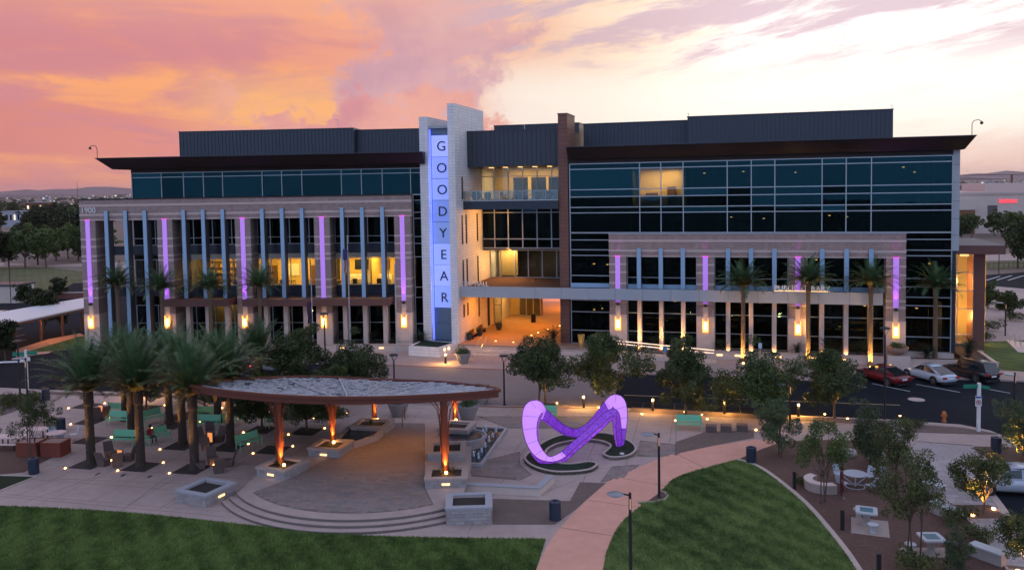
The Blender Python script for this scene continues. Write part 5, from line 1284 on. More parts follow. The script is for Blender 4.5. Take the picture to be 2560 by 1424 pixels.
def chair(loc, rot, label):
    t_ = thing('concrete_chair', label, 'chair', loc, rot, group='brown cast concrete chairs in rings')
    def a():
        mb = MB().add([(-.27, -.28, 0), (.27, -.28, 0), (.25, .20, 0), (-.25, .20, 0), (-.30, -.34, .42), (.30, -.34, .42), (.30, .26, .40), (-.30, .26, .40)], [(3, 2, 1, 0), (4, 5, 6, 7), (0, 1, 5, 4), (1, 2, 6, 5), (2, 3, 7, 6), (3, 0, 4, 7)])
        me = bpy.data.meshes.new('seat'); me.from_pydata(mb.v, [], mb.f); me.materials.append(m_cast); return me
    def b():
        mb = MB().add([(-.30, .18, .40), (.30, .18, .40), (.30, .27, .40), (-.30, .27, .40), (-.28, .40, .98), (.28, .40, .98), (.28, .46, .97), (-.28, .46, .97)], [(3, 2, 1, 0), (4, 5, 6, 7), (0, 1, 5, 4), (1, 2, 6, 5), (2, 3, 7, 6), (3, 0, 4, 7)])
        me = bpy.data.meshes.new('backrest'); me.from_pydata(mb.v, [], mb.f); me.materials.append(m_cast); return me
    link('seat', first_of(CH, 's', a), t_); link('backrest', first_of(CH, 'b', b), t_)
rings = [((290, 1150), [((276, 1142), 'rear'), ((258, 1164), 'outer'), ((294, 1166), 'front'), ((324, 1150), 'inner')], 'the ring between the front palms'), ((530, 1110), [((506, 1104), 'outer'), ((548, 1103), 'inner'), ((517, 1124), 'front'), ((526, 1092), 'rear')], 'the ring near the lone bench'),
         ((540, 1165), [((500, 1170), 'outer'), ((532, 1157), 'rear'), ((574, 1164), 'inner'), ((547, 1181), 'front')], 'the ring next to the grey planter'), ((450, 1048), [((437, 1050), 'outer'), ((466, 1046), 'inner')], 'the pair at the rear of the grove'), ((252, 1040), [((246, 1046), 'outer'), ((262, 1044), 'inner')], 'the pair nearest the blue litter bin')]
AMB_RING = {0: (302, 1154), 1: (527, 1109), 3: (458, 1046), 4: (254, 1038)}
for k, (c_, lst, nm) in enumerate(rings):
    C_ = G(*c_)
    for q, w_ in lst:
        p = G(*q); d = C_ - p
        chair((p.x, p.y, 0), math.atan2(d.y, d.x) + math.pi / 2, f'{w_} brown concrete chair of {nm}')
    if k in AMB_RING:
        p = G(*AMB_RING[k]); t_ = thing('uplit_chair_back', f'chair back with painted amber glow in {nm}', 'lamp', (p.x, p.y, 0), R(-20))
        MB().box(-.20, .20, -.05, .05, 0, .80).build('slab', m_cast, t_); MB().box(-.19, .19, -.062, -.052, .06, .78).build('lit_face', emit('amber_uplight_glow', (1.0, .30, .02), .9), t_)  # chair back; the amber uplight on it is painted as a glowing face
m_corten = mat('corten_red', (0.20, 0.042, 0.022), .6, var=.2, scale=2.5, bump=.1)
for q, lab in (((80, 1136), 'rust red planter box under the young tree'), ((140, 1136), 'rust red planter box next to the round cafe table')):
    p = G(*q); t_ = thing('planter_box', lab, 'planter', (p.x, p.y, 0), R(-6), group='rust red planter boxes')
    MB().box(-.68, .68, -.55, .55, 0, .92).build('box_body', m_corten, t_); MB().box(-.70, .70, -.57, -.50, .88, .95).box(-.70, .70, .50, .57, .88, .95).box(-.70, -.63, -.499, .499, .88, .95).box(.63, .70, -.499, .499, .88, .95).build('box_rim', m_corten, t_)
    MB().box(-.62, .62, -.49, .49, .90, .93).build('soil', mat('pale_gravel', (.34, .22, .18), .9, var=.3, scale=12), t_)
m_top = mat('pale_table_top', (.62, .47, .43), .5, var=.05)
m_topw = mat('white_table_top', (.46, .48, .50), .45, var=.05)
def long_table(q, rot, lab, L=2.0, W=.95):
    p = G(*q); t_ = thing('picnic_table', lab, 'table', (p.x, p.y, 0), R(rot), group='long pale tables at the edge of the plaza')
    MB().box(-L / 2, L / 2, -W / 2, W / 2, .72, .78).build('table_top', m_top, t_)
    for s_ in (-1, 1):
        MB().box(-L / 2 + .1, L / 2 - .1, s_ * (W / 2 + .3) - .15, s_ * (W / 2 + .3) + .15, .42, .46).build('seat', m_top, t_)
        for e in (-1, 1): MB().box(e * (L / 2 - .25) - .03, e * (L / 2 - .25) + .03, s_ * .25 - .03, s_ * .25 + .03, 0, .72).box(e * (L / 2 - .25) - .03, e * (L / 2 - .25) + .03, s_ * (W / 2 + .3) - .03, s_ * (W / 2 + .3) + .03, 0, .42).build('leg', m_black, t_)
long_table((28, 1118), -4, 'long pale table at the very edge of the photo by the mulch bed'); long_table((88, 1098), -4, 'long pale table behind the young tree and planter boxes'); long_table((100, 1058), 10, 'long pale table farthest back near the litter bin', 1.6, .8)
m_chairw = mat('pale_metal_chair', (.50, .55, .62), .4, .2, var=.05)
def cafe_set(q, rot, lab, r, nseat, topm, seatm):
    p = G(*q); t_ = thing('cafe_table', lab, 'table', (p.x, p.y, 0), R(rot))
    MB().lathe([(r, 0), (r + .015, .015), (r, .04)], 28, (0, 0, .73)).build('table_top', topm, t_)
    MB().cyl(0, 0, .03, .73, .045).build('pedestal', m_chairw, t_)
    pts = [(math.cos(6.283 * k / 24) * r * .8, math.sin(6.283 * k / 24) * r * .8, .03) for k in range(25)]
    MB().tube(pts, .022, 6).build('base_ring', m_chairw, t_)
    for k in range(nseat):
        a = 6.283 * k / nseat + .5; d = Vector((math.cos(a), math.sin(a), 0)); n_ = Vector((-d.y, d.x, 0))
        s_ = part('seat_arm', t_)
        MB().tube([Vector((0, 0, .12)), d * r * .6 + Vector((0, 0, .2)), d * (r + .35) + Vector((0, 0, .42))], .022, 6).build('arm', m_chairw, s_)
        c_ = d * (r + .42)
        MB().hexa([c_ - d * .22 - n_ * .24 + up * .43, c_ - d * .22 + n_ * .24 + up * .43, c_ + d * .2 + n_ * .24 + up * .41, c_ + d * .2 - n_ * .24 + up * .41, c_ - d * .22 - n_ * .24 + up * .46, c_ - d * .22 + n_ * .24 + up * .46, c_ + d * .2 + n_ * .24 + up * .44, c_ + d * .2 - n_ * .24 + up * .44]).build('seat', seatm, s_)
        b_ = c_ + d * .2
        MB().hexa([b_ - n_ * .24 + up * .44, b_ + n_ * .24 + up * .44, b_ + n_ * .24 + d * .03 + up * .44, b_ - n_ * .24 + d * .03 + up * .44, b_ - n_ * .22 + d * .12 + up * .92, b_ + n_ * .22 + d * .12 + up * .92, b_ + n_ * .22 + d * .15 + up * .92, b_ - n_ * .22 + d * .15 + up * .92]).build('backrest', seatm, s_)
cafe_set((142, 1108), 10, 'round pink topped cafe table with pale seats beside the planter box', .62, 4, m_top, m_chairw)
cafe_set((2138, 1216), 0, 'round white garden table with attached metal seats beside two people', .62, 4, m_topw, m_chairw)
for k, q in enumerate(((1778, 1078), (1815, 1077), (1855, 1076))):
    p = G(*q); t_ = thing('stone_cube', f'small brown stone cube seat, {ordinal(k)} of three beside the wide mint bench', 'seat', (p.x, p.y, 0), STREET, 'stone cube seats'); MB().box(-.36, .36, -.3, .3, 0, .40).build('cube', m_cast, t_); MB().box(-.37, .37, -.31, .31, .40, .44).build('cube_top', m_cast, t_)
m_cs = mat('pale_cast_stone', (.36, .32, .30), .75, var=.1, bump=.15)
def game_table(q, rot, lab, pad, stools):
    p = G(*q); t_ = thing('game_table', lab, 'table', (p.x, p.y, 0), R(rot), group='white game tables in the mulch garden')
    MB().box(*pad, .0, .05).build('pad', mat('tan_pad', (.36, .29, .25), .85, world_pos=True), t_)
    MB().lathe([(.20, .05), (.16, .2), (.16, .6), (.22, .7)], 12).build('pedestal', m_cs, t_)
    MB().prism([(-.5, -.42), (-.42, -.5), (.42, -.5), (.5, -.42), (.5, .42), (.42, .5), (-.42, .5), (-.5, .42)], .70, .78).build('table_top', m_topw, t_)
    MB().box(-.30, .30, -.30, .30, .781, .786).build('board', mat('teal_board', (.06, .16, .19), .4), t_)
    for k, (x, y) in enumerate(stools): MB().lathe([(.15, .05), (.11, .2), (.11, .38), (.25, .40), (.26, .47)], 14, (x, y, 0)).build('stool', m_topw if k == 0 else m_cs, t_)
game_table((2166, 1312), -22, 'white game table beside a black bollard in the mulch garden', (-.7, 1.0, -1.3, .75), [(.28, -.95), (-.35, .85)])
game_table((2328, 1382), -2, 'white game table between two round stools near the photo edge', (-1.3, 1.3, -.5, .5), [(-.95, -.05), (.95, .05)])
def block_seat(q, rot, lab, L=1.5):
    p = G(*q); t_ = thing('stone_bench', lab, 'bench', (p.x, p.y, 0), R(rot)); MB().box(-L / 2 + .05, L / 2 - .05, -.24, .24, 0, .52).build('bench_body', m_cs, t_); MB().box(-L / 2, L / 2, -.30, .30, .52, .58).build('bench_top', m_topw, t_)
block_seat((2362, 1290), -68, 'pale stone block bench at the edge of the stone walk'); block_seat((2470, 1400), -58, 'pale stone block bench half covered by foliage at the photo bottom'); block_seat((2330, 1232), -60, 'pale stone block bench behind the drooping tree', 1.3)
p = G(2032, 1220); t_ = thing('curved_bench', 'curved pale concrete bench behind the thin trunks', 'bench', (p.x, p.y, 0), 0)
cv = [(1.05 * math.cos(R(a)), 1.05 * math.sin(R(a))) for a in range(110, 291, 12)]
strip([(x + .6, y) for x, y in cv], .45, 0, .48, MB()).build('bench_body', m_capw, t_); strip([(x + .6, y) for x, y in cv], .47, .48, .52, MB()).build('bench_top', m_base, t_)
p = G(2190, 1150); t_ = thing('boulder_seat', 'pale boulder seat behind the round garden table', 'seat', (p.x, p.y, 0), 0.3); MB().lathe([(.5, 0), (.55, .2), (.5, .42), (.3, .5)], 9).build('stone', m_cs, t_, True)
p = G(2118, 1140); t_ = thing('boulder_seat', 'pale boulder seat between the bushy garden trees', 'seat', (p.x, p.y, 0), 1.3); MB().lathe([(.5, 0), (.58, .2), (.5, .4), (.3, .46)], 8).build('stone', m_cs, t_, True)

# ---------------------------------------------------------------- bins, bollards, lamps, pots
m_bin = mat('dark_blue_metal', (.030, .045, .075), .45, .3, var=.08)
def bin_(q, lab, r=.29, h=.98):
    p = G(*q); t_ = thing('litter_bin', lab, 'litter bin', (p.x, p.y, 0), .2, group='dark blue round litter bins')
    MB().lathe([(r * .93, 0), (r, .04), (r, h - .12), (r * .98, h - .1)], 22).build('bin_body', m_bin, t_, False)
    MB().lathe([(r * 1.04, h - .10), (r * 1.04, h - .03), (r * .8, h), (r * .45, h), (r * .42, h - .12)], 22, cap=False).build('lid', m_bin, t_)
    MB().lathe([(r * .43, h - .13), (r * .43, h - .12)], 14).build('opening', m_black, t_)
    for k in range(12):
        a = 6.283 * k / 12; MB().box(-.03, .03, -.006, .006, .06, h - .14, a + math.pi / 2, ((r + .005) * math.cos(a), (r + .005) * math.sin(a), 0)).build('slat', m_bin, t_)
for q, lab in (((85, 1183), 'dark blue litter bin in front of the rust red planter boxes'), ((153, 1078), 'dark blue litter bin beside the empty tree well'), ((1388, 1298), 'dark blue litter bin on the gravel bed by the curved path'), ((1878, 1156), 'dark blue litter bin at the point of the right lawn'), ((2490, 1130), 'dark litter bin at the car park corner beside an amber lit bush'), ((115, 1000), 'dark litter bin near the road behind the young tree')): bin_(q, lab)
def bollard(q, lab, lit=True, h=1.0, power=200):
    p = G(*q); t_ = thing('bollard', lab, 'bollard', (p.x, p.y, 0), 0, group='black path bollards')
    MB().lathe([(.10, 0), (.10, h - .22)], 14).build('shaft', m_black, t_)
    if lit:
        MB().lathe([(.085, h - .22), (.085, h - .08)], 14).build('lens', m_glow2, t_); lamp('POINT', (0, -.16, h - .12), power, AMBER, t_, .06); lamp('POINT', (0, .16, h - .12), power * .4, AMBER, t_, .06)
        MB().lathe([(.12, h - .08), (.12, h - .02), (.05, h)], 14).build('cap', m_black, t_)
    else: MB().lathe([(.10, h - .22), (.10, h), (.04, h + .01)], 14).build('cap', m_black, t_)
for q, lab in (((1114, 908), 'lit bollard in front of the entrance steps'), ((1459, 1019), 'lit bollard between the sculpture and the road'), ((1632, 1027), 'lit bollard on the road verge right of the sculpture'), ((1811, 1034), 'lit bollard on the road verge behind the wide mint bench'), ((1996, 1040), 'lit bollard on the road verge beside a dark shade tree'),
               ((2256, 912), 'lit bollard behind the red car'), ((372, 988), 'lit bollard by the road behind the palms'), ((600, 998), 'lit bollard by the road at the tip of the pavilion roof')): bollard(q, lab)
for q, lab in (((1986, 1222), 'unlit black bollard near the curved bench'), ((2106, 1324), 'unlit black bollard beside the game table'), ((2197, 1440), 'unlit black bollard at the bottom of the photo')): bollard(q, lab, False)
def lamp_post(base, H, kind, rot, lab):
    p = G(*base); t_ = thing('lamp_post', lab, 'lamp post', (p.x, p.y, 0), rot, group='black lamp posts')
    MB().lathe([(.12, 0), (.12, .06), (.075, .1), (.06, H)], 12).build('post', m_black, t_)
    if kind == 'arm':
        MB().tube([(0, 0, H - .12), (-.3, 0, H - .05)], .035, 6).build('arm', m_black, t_)
        MB().lathe([(.02, .06), (.30, .03), (.36, 0), (.28, -.05), (.02, -.06)], 18, (-.62, 0, H - .05)).build('lamp_head', mat('grey_lamp_head', (.20, .24, .28), .35, .4), t_)
        MB().box(-.03, .03, -.07, -.062, H - .7, H - .25).build('side_lamp', emit('dim_amber_strip', (1, .4, .06), .35), t_)
    else:
        for k in range(3):
            a = 6.283 * k / 3; MB().tube([(0, 0, H - .02), (.33 * math.cos(a), .33 * math.sin(a), H + .48)], .02, 5).build('bracket', m_black, t_)
        MB().lathe([(.30, .46), (.36, .48), (.34, .56), (.2, .6)], 18, (0, 0, H)).build('lamp_head', m_black, t_)
for b_, H, kd, rot, lab in (((1648, 1243), 3.55, 'arm', 0, 'black lamp post with disc head in the small bed beside the path'), ((1577, 1470), 4.1, 'arm', 0, 'nearest black lamp post with disc head at the edge of the right lawn'),
                           ((1261, 1012), 3.35, 'ring', 0, 'black lamp post with ring head on the crossing'), ((987, 1006), 3.3, 'ring', 0, 'black lamp post with ring head behind the pavilion roof'), ((2211, 1048), 6.0, 'ring', 0, 'tall black lamp post in front of the red car'), ((1975, 1060), 2.9, 'arm', 0, 'black lamp post among the bushes by the road verge'),
                           ((51, 1000), 4.4, 'ring', 0, 'black lamp post next to the green street sign'), ((72, 1062), 5.0, 'arm', 0, 'tall dark lamp post behind the young tree at the left'), ((816, 985), 6.2, 'ring', 0, 'tall dark lamp post rising in front of the office wing'), ((2535, 1060), 3.6, 'arm', .4, 'black lamp post with pale disc head beside the car park tree'),
                           ((2513, 838), 3.6, 'arm', 0, 'far black lamp post beside the stair hall walk'), ((2497, 688), 4.6, 'arm', 3.1, 'far lamp post at the rear parking lot')): lamp_post(b_, H, kd, rot, lab)
m_pot = mat('grey_pot', (.26, .25, .25), .8, var=.12, scale=5)
m_pott = mat('tan_pot', (.30, .20, .16), .8, var=.12, scale=5)
m_potleaf = foliage('pot_shrub_leaf', (.03, .06, .018), (.11, .16, .045), 2.5)
def leaf_cloud(blobs, n, size, rng, squash=1.0, aspect=.45, droop=0.0, shell=.45):
    """n small leaf quads spread through a set of ellipsoids: numpy arrays of points and faces"""
    blobs = np.array(blobs, float); wts = blobs[:, 3] ** 2; wts /= wts.sum()
    idx = rng.choice(len(blobs), n, p=wts); b = blobs[idx]
    d = rng.normal(size=(n, 3)); d /= np.linalg.norm(d, axis=1)[:, None]
    r_ = (shell + (1 - shell) * rng.random(n) ** .5)[:, None]
    c = b[:, :3] + d * r_ * b[:, 3:4] * np.array([1, 1, squash])
    a = rng.normal(size=(n, 3)) + d * .5; a[:, 2] -= droop; a /= np.linalg.norm(a, axis=1)[:, None]
    t_ = np.cross(a, rng.normal(size=(n, 3))); t_ /= np.linalg.norm(t_, axis=1)[:, None]
    s_ = size * (0.6 + .8 * rng.random(n))[:, None]
    p = np.stack([c - a * s_ * .5, c + t_ * s_ * aspect * .5, c + a * s_ * .5, c - t_ * s_ * aspect * .5], 1).reshape(-1, 3)
    f = np.arange(n * 4).reshape(-1, 4)
    return p, f
def np_mesh(name, p, f, m):
    me = bpy.data.meshes.new(name); n, k = len(p), len(f)
    me.vertices.add(n); me.vertices.foreach_set('co', np.asarray(p, np.float32).ravel())
    w_ = f.shape[1]; me.loops.add(k * w_); me.loops.foreach_set('vertex_index', f.ravel().astype(np.int32))
    me.polygons.add(k); me.polygons.foreach_set('loop_start', np.arange(0, k * w_, w_, dtype=np.int32)); me.polygons.foreach_set('loop_total', np.full(k, w_, np.int32))
    me.update(calc_edges=True); me.validate(); me.materials.append(m)
    return me
POTM = {}
def pot(loc, r, h, lab, m=None, leaf=1.0, wide=False, leafm=None):
    t_ = thing('plant_pot', lab, 'plant pot', loc, random.uniform(0, 6), group='large plant pots')
    pr = [(r * .35, 0), (r * .9, h * .55), (r, h * .93), (r, h), (r * .88, h), (r * .86, h * .85)] if wide else [(r * .55, 0), (r * .8, h * .5), (r, h * .94), (r, h), (r * .9, h), (r * .88, h * .88)]
    MB().lathe(pr, 24, cap=True).build('pot', m or m_pot, t_, False)
    def mk():
        rg = np.random.default_rng(5); bl = [(rg.normal() * .35, rg.normal() * .35, .25 + .35 * rg.random(), .42) for _ in range(9)]
        return np_mesh('shrub', *leaf_cloud(bl, 1500, .13, rg, .8), leafm or m_potleaf)
    if leaf: link('shrub', first_of(POTM, leafm.name if leafm else 'g', mk), t_, (0, 0, h * .86), None, (r * leaf, r * leaf, r * leaf))
for q, z, r, h, lab in (((1158, 907), 0, .78, 1.0, 'grey pot with leafy shrub at the foot of the entrance steps'), ((996, 1040), 0, .80, 1.05, 'grey pot in front of the crossing, left of the rear pavilion column'), ((1170, 1048), 0, .82, 1.1, 'grey pot behind the spill bowl, nearer of the two'), ((1203, 1008), 0, .80, 1.1, 'grey pot on the crossing behind the pavilion roof corner'), ((1047, 1000), 0, .80, 1.1, 'grey pot on the crossing hidden by the pavilion roof'), ((1372, 912), 0, .7, 1.0, 'grey pot behind the twin trunk tree')):
    p = G(*q); pot((p.x, p.y, 0), r, h, lab)
for u, w_, r, lab in ((-15.9, .6, .36, 'dark round pot nearest the entrance steps in the passage'), (-15.6, 3.2, .38, 'dark round pot between two passage benches'), (-14.6, 7.2, .40, 'dark round pot in front of the passage doors')):
    p = RW(u, w_, .75); pot(tuple(p), r, .62, lab, mat('dark_pot', (.08, .075, .07), .7), 1.1)
for u, lab in ((-3.6, 'tall amber lit planter nearer the terracotta wall'), (-2.1, 'tall amber lit planter nearer the library pilaster')):
    p = RW(u, -.9, .75); pot(tuple(p), .36, 1.25, lab, mat('ochre_pot', (.45, .30, .08), .6), .8); lamp('SPOT', RW(u, -1.65, .8), 16, AMBER, None, .04, (RW.n * .6 + up), R(60), .8)
p = RW(25.65, -.8, 1.0); pot(tuple(p), .95, .72, 'wide tan bowl planter on the stone pedestal', m_pott, .75, True)
for u, r, lab in ((-15.2, .55, 'largest terrace bowl planter beside the tower wall'), (-13.9, .4, 'small terrace bowl planter beside the largest bowl'), (-7.4, .5, 'terrace bowl planter nearest the terracotta wall'), (-8.6, .42, 'terrace bowl planter second from the terracotta wall')):
    p = RW(u, 1.6, 15.42); pot(tuple(p), r, .7, lab, m_pott, 1.0)
for k, u in enumerate((-12.4, -11.2, -10.0)):
    p = RW(u, 3.2, 15.42); t_ = thing('terrace_table', f'small terrace table, {ordinal(k)} from the tower wall', 'table', tuple(p), 0, group='terrace tables'); MB().lathe([(.4, .70), (.4, .74)], 14).build('table_top', m_topw, t_); MB().cyl(0, 0, 0, .7, .03).build('pedestal', m_black, t_)
    for s_ in range(3):
        a = s_ * 2.1 + k; c_ = part('terrace_seat', t_); x, y = .65 * math.cos(a), .65 * math.sin(a)
        MB().box(-.2, .2, -.2, .2, .42, .46, a, (x, y, 0)).box(.17, .2, -.2, .2, .46, .9, a, (x, y, 0)).build('seat', m_brown, c_)
        for ex in (-.17, .17):
            for ey in (-.17, .17): MB().box(ex - .015, ex + .015, ey - .015, ey + .015, 0, .42, a, (x, y, 0)).build('leg', m_black, c_)
for w_, lab in ((1.9, 'wooden bench in the passage nearest the steps'), (5.0, 'wooden bench in the passage nearest the doors')):
    p = RW(-15.9, w_, .75); t_ = thing('passage_bench', lab, 'bench', tuple(p), RW.a + math.pi / 2); MB().box(-.8, .8, -.25, .25, .40, .46).build('seat', m_wood, t_); MB().box(-.8, .8, .2, .26, .46, .85).build('backrest', m_wood, t_)
    for s_ in (-1, 1): MB().box(s_ * .7 - .04, s_ * .7 + .04, -.22, .22, 0, .4).build('leg', m_black, t_)
p = RW(-12.0, 13.0, .75); t_ = thing('litter_bin', 'small dark litter bin inside the amber lit passage', 'litter bin', tuple(p)); MB().lathe([(.28, 0), (.3, .95)], 16).build('bin_body', m_black, t_); MB().lathe([(.31, .95), (.2, 1.02)], 16).build('lid', m_black, t_)

# ---------------------------------------------------------------- flags, street signs, hydrant
def flagpole(x, ytop, ybase, Y, lab, flag=None):
    b = GD(x, ybase, Y); b.z = 0; tp_ = GD(x, ytop, Y); H = tp_.z
    t_ = thing('flagpole', lab, 'flagpole', (b.x, b.y, 0)); MB().lathe([(.14, 0), (.14, .1), (.075, .12), (.04, H)], 12).build('pole', m_alu, t_); MB().lathe([(.02, 0), (.09, .07), (.09, .1), (.02, .17)], 10, (0, 0, H)).build('finial', m_steel, t_)
    if flag:
        f = tag(link('flag', None, None, (b.x - .05, b.y, H - flag[0])), flag[1], 'flag')
        mb = MB(); cols = flag[2]; n_, k_ = 14, len(cols)
        for i in range(k_):
            mb.mi(i); a0_, a1_ = -.42 * i / k_, -.42 * (i + 1) / k_
            for j in range(n_):
                z0, z1 = -flag[3] * j / n_, -flag[3] * (j + 1) / n_
                wv_ = lambda a, z: (a + .05 * math.sin(z * 3), .09 * math.sin(a * 30 + z * 1.5) - .02, z)
                mb.add([wv_(a0_, z0), wv_(a1_, z0), wv_(a1_, z1), wv_(a0_, z1)], [(0, 1, 2, 3)])
        fl = mb.build('cloth', [mat('flag_%s' % c_[0], c_[1], .8) for c_ in cols], f); fl.modifiers.new('thickness', 'SOLIDIFY').thickness = .01
        if flag[4]: MB().box(-.40, -.02, -.13, -.11, -flag[3] * .45, 0).build('canton', mat('flag_navy', (.03, .04, .14), .8), f)
flagpole(783, 700, 870, 84.5, 'pale flagpole nearest the palm grove', (2.2, 'dark drooping flag on the pole nearest the palm grove', [('navy2', (.02, .025, .07)), ('red2', (.14, .02, .02)), ('navy3', (.03, .03, .08))], 2.2, False))
flagpole(876, 592, 872, 84.0, 'tallest pale flagpole in the middle of three', (1.2, 'striped drooping flag on the tallest pole', [('red', (.35, .03, .04)), ('white', (.6, .58, .58)), ('red', (.35, .03, .04)), ('white', (.6, .58, .58)), ('red', (.35, .03, .04)), ('white', (.6, .58, .58))], 2.4, True))
flagpole(992, 662, 880, 84.0, 'pale flagpole nearest the sign tower')
p = GD(70, 1000, 69.5); p.z = 0
t_ = thing('street_sign', 'white street sign post with green name blades near the crossing road', 'sign', (p.x, p.y, 0)); MB().cyl(0, 0, 0, 4.0, .11).build('post', m_white, t_)
m_sgreen = mat('sign_green', (.01, .20, .12), .4, var=.03)
MB().box(-1.1, -.12, -.02, .02, 3.45, 3.80).build('name_blade', m_sgreen, t_); MB().box(.12, .95, -.02, .02, 3.55, 3.88).build('name_blade', m_sgreen, t_)
MB().box(-.35, .45, -.25, -.16, 3.1, 3.4).build('signal_box', m_white, t_); MB().tube([(0, 0, 3.0), (-2.0, .1, 2.95), (-4.5, .2, 2.75)], .07, 8).build('mast_arm', m_white, t_)
p = G(2446, 1078); t_ = thing('street_sign', 'white street sign post with no parking sign by the road corner', 'sign', (p.x, p.y, 0))
MB().box(-.09, .09, -.09, .09, 0, 3.3).build('post', m_white, t_); MB().box(-1.05, -.1, -.015, .015, 2.95, 3.2).build('name_blade', m_sgreen, t_); MB().hexa([(.1, -.015, 2.95), (.55, -.3, 2.9), (.55, -.27, 2.9), (.1, .015, 2.95), (.1, -.015, 3.15), (.55, -.3, 3.1), (.55, -.27, 3.1), (.1, .015, 3.15)]).build('name_blade', m_sgreen, t_)
MB().box(-.30, .12, -.13, -.11, 1.75, 2.45).build('sign_plate', m_white, t_); MB().box(-.29, .11, -.136, -.131, 2.3, 2.42).build('sign_band', mat('sign_blue', (.03, .08, .30), .5), t_)
ring_ = [(-.09 + .15 * math.cos(6.283 * k / 20), -.14, 2.02 + .15 * math.sin(6.283 * k / 20)) for k in range(21)]
MB().tube(ring_, .02, 5).tube([(-.19, -.14, 2.12), (.01, -.14, 1.92)], .02, 5).build('prohibition_ring', mat('sign_red', (.45, .02, .03), .5), t_)
me = text_mesh('P', .24, .004, .004); me.materials.append(m_black); link('sign_letter', me, t_, (-.09, -.136, 1.94), (R(90), 0, 0))
p = G(2360, 1053); t_ = thing('fire_hydrant', 'orange fire hydrant in the gravel by the road corner', 'hydrant', (p.x, p.y, 0)); m_hyd = mat('orange_hydrant', (.50, .15, .035), .5)
MB().lathe([(.17, 0), (.17, .05), (.12, .07), (.12, .5), (.15, .52), (.15, .56), (.11, .68), (.03, .74), (.03, .78)], 14).build('barrel', m_hyd, t_)
for s_ in (-1, 1): MB().tube([(s_ * .1, 0, .42), (s_ * .22, 0, .42)], .055, 8).build('outlet', m_hyd, t_)
MB().tube([(0, -.1, .38), (0, -.2, .38)], .07, 8).build('pumper_outlet', m_hyd, t_)
p = RW(13.6, -2.0, 0); t_ = thing('parking_sign', 'small white sign plate in front of the library posts', 'sign', tuple(p), RW.a); MB().cyl(0, 0, 0, 1.9, .03).build('post', m_steel, t_); MB().box(-.16, .16, -.04, -.03, 1.4, 1.9).build('sign_plate', mat('pale_blue_sign', (.45, .6, .7), .5), t_)
p = RW(4.9, -3.3, 0); t_ = thing('parking_sign', 'small blue sign plate in front of the ramp rails', 'sign', tuple(p), RW.a); MB().cyl(0, 0, 0, 1.5, .03).build('post', m_steel, t_); MB().box(-.2, .2, -.04, -.03, 1.0, 1.5).build('sign_plate', mat('blue_sign', (.08, .25, .45), .5), t_)

# ---------------------------------------------------------------- palms
m_frond = foliage('palm_frond', (.018, .052, .020), (.095, .165, .058), 1.4, .15)
m_frond_dry = foliage('palm_frond_lower', (.06, .052, .02), (.16, .115, .045), 1.4, .15)
m_ptrunk = mat('palm_trunk', (.050, .033, .024), .9, var=.4, scale=6, bump=.6, bscale=18)
m_ptrunk2 = mat('slim_palm_trunk', (.15, .10, .06), .9, var=.4, scale=6, bump=.6, bscale=18)
def palm_crown(rng, n_up, n_low, L, leafl, arch=False):
    P_, F_, MI = [], [], []
    def frond(a, e0, ln, mi, dr):
        d = np.array([math.cos(a), math.sin(a), 0]); sd_ = np.array([-d[1], d[0], 0]); K_ = 12
        pts = []; p = d * .12; e = e0
        for k in range(K_ + 1):
            pts.append(p.copy()); p = p + (d * math.cos(e) + np.array([0, 0, math.sin(e)])) * ln / K_; e -= dr / K_ * (0.4 + 1.3 * k / K_)
        def put(a_, b_, c_, d_=None):
            o = len(P_); P_.extend([a_, b_, c_] + ([d_] if d_ is not None else [c_])); F_.append((o, o + 1, o + 2, o + 3)); MI.append(mi)
        for k in range(K_):
            wd = .028 * (1 - k / K_) + .006; put(pts[k] - sd_ * wd, pts[k] + sd_ * wd, pts[k + 1] + sd_ * wd * .8, pts[k + 1] - sd_ * wd * .8)
        M_ = 30
        for j in range(3, M_):
            t_ = j / M_; x = t_ * K_; i = min(int(x), K_ - 1); q = pts[i] + (pts[i + 1] - pts[i]) * (x - i); tg = pts[i + 1] - pts[i]; tg = tg / np.linalg.norm(tg)
            upv = np.cross(sd_, tg); upv = upv if upv[2] > 0 else -upv
            ll = leafl * (math.sin(math.pi * min(1, .15 + t_ * .9)) ** .6) * rng.uniform(.8, 1.15)
            for s_ in (-1, 1):
                v_ = sd_ * s_ * .72 + tg * .62 + upv * rng.uniform(.05, .45); v_ = v_ / np.linalg.norm(v_)
                tip = q + v_ * ll - np.array([0, 0, ll * rng.uniform(.02, .2)]); wv_ = tg * .022 * (1 + leafl)
                put(q - wv_, q + wv_, q + (tip - q) * .6 + wv_ * .8, tip)
    for k in range(n_up):
        f = k / n_up
        if arch: frond(k * 2.39996 + rng.uniform(-.2, .2), R(82 - 66 * f) + rng.uniform(-.1, .1), L * rng.uniform(.8, 1.08), 0, R(45 + 60 * f) * rng.uniform(.8, 1.25)); continue
        frond(k * 2.39996 + rng.uniform(-.2, .2), R(86 - 46 * f) + rng.uniform(-.08, .08), L * rng.uniform(.8, 1.08), 0, R(22 + 62 * f) * rng.uniform(.75, 1.25))
    for k in range(n_low):
        frond(k * 2.39996 + rng.uniform(-.3, .3), R(52) - R(34) * k / max(1, n_low) + rng.uniform(-.1, .1), L * rng.uniform(.45, .8), 1, R(72) * rng.uniform(.6, 1.3))
    me = np_mesh('crown', np.array(P_), np.array(F_), m_frond); me.materials.append(m_frond_dry)
    if len(me.polygons) == len(MI): me.polygons.foreach_set('material_index', MI)
    return me
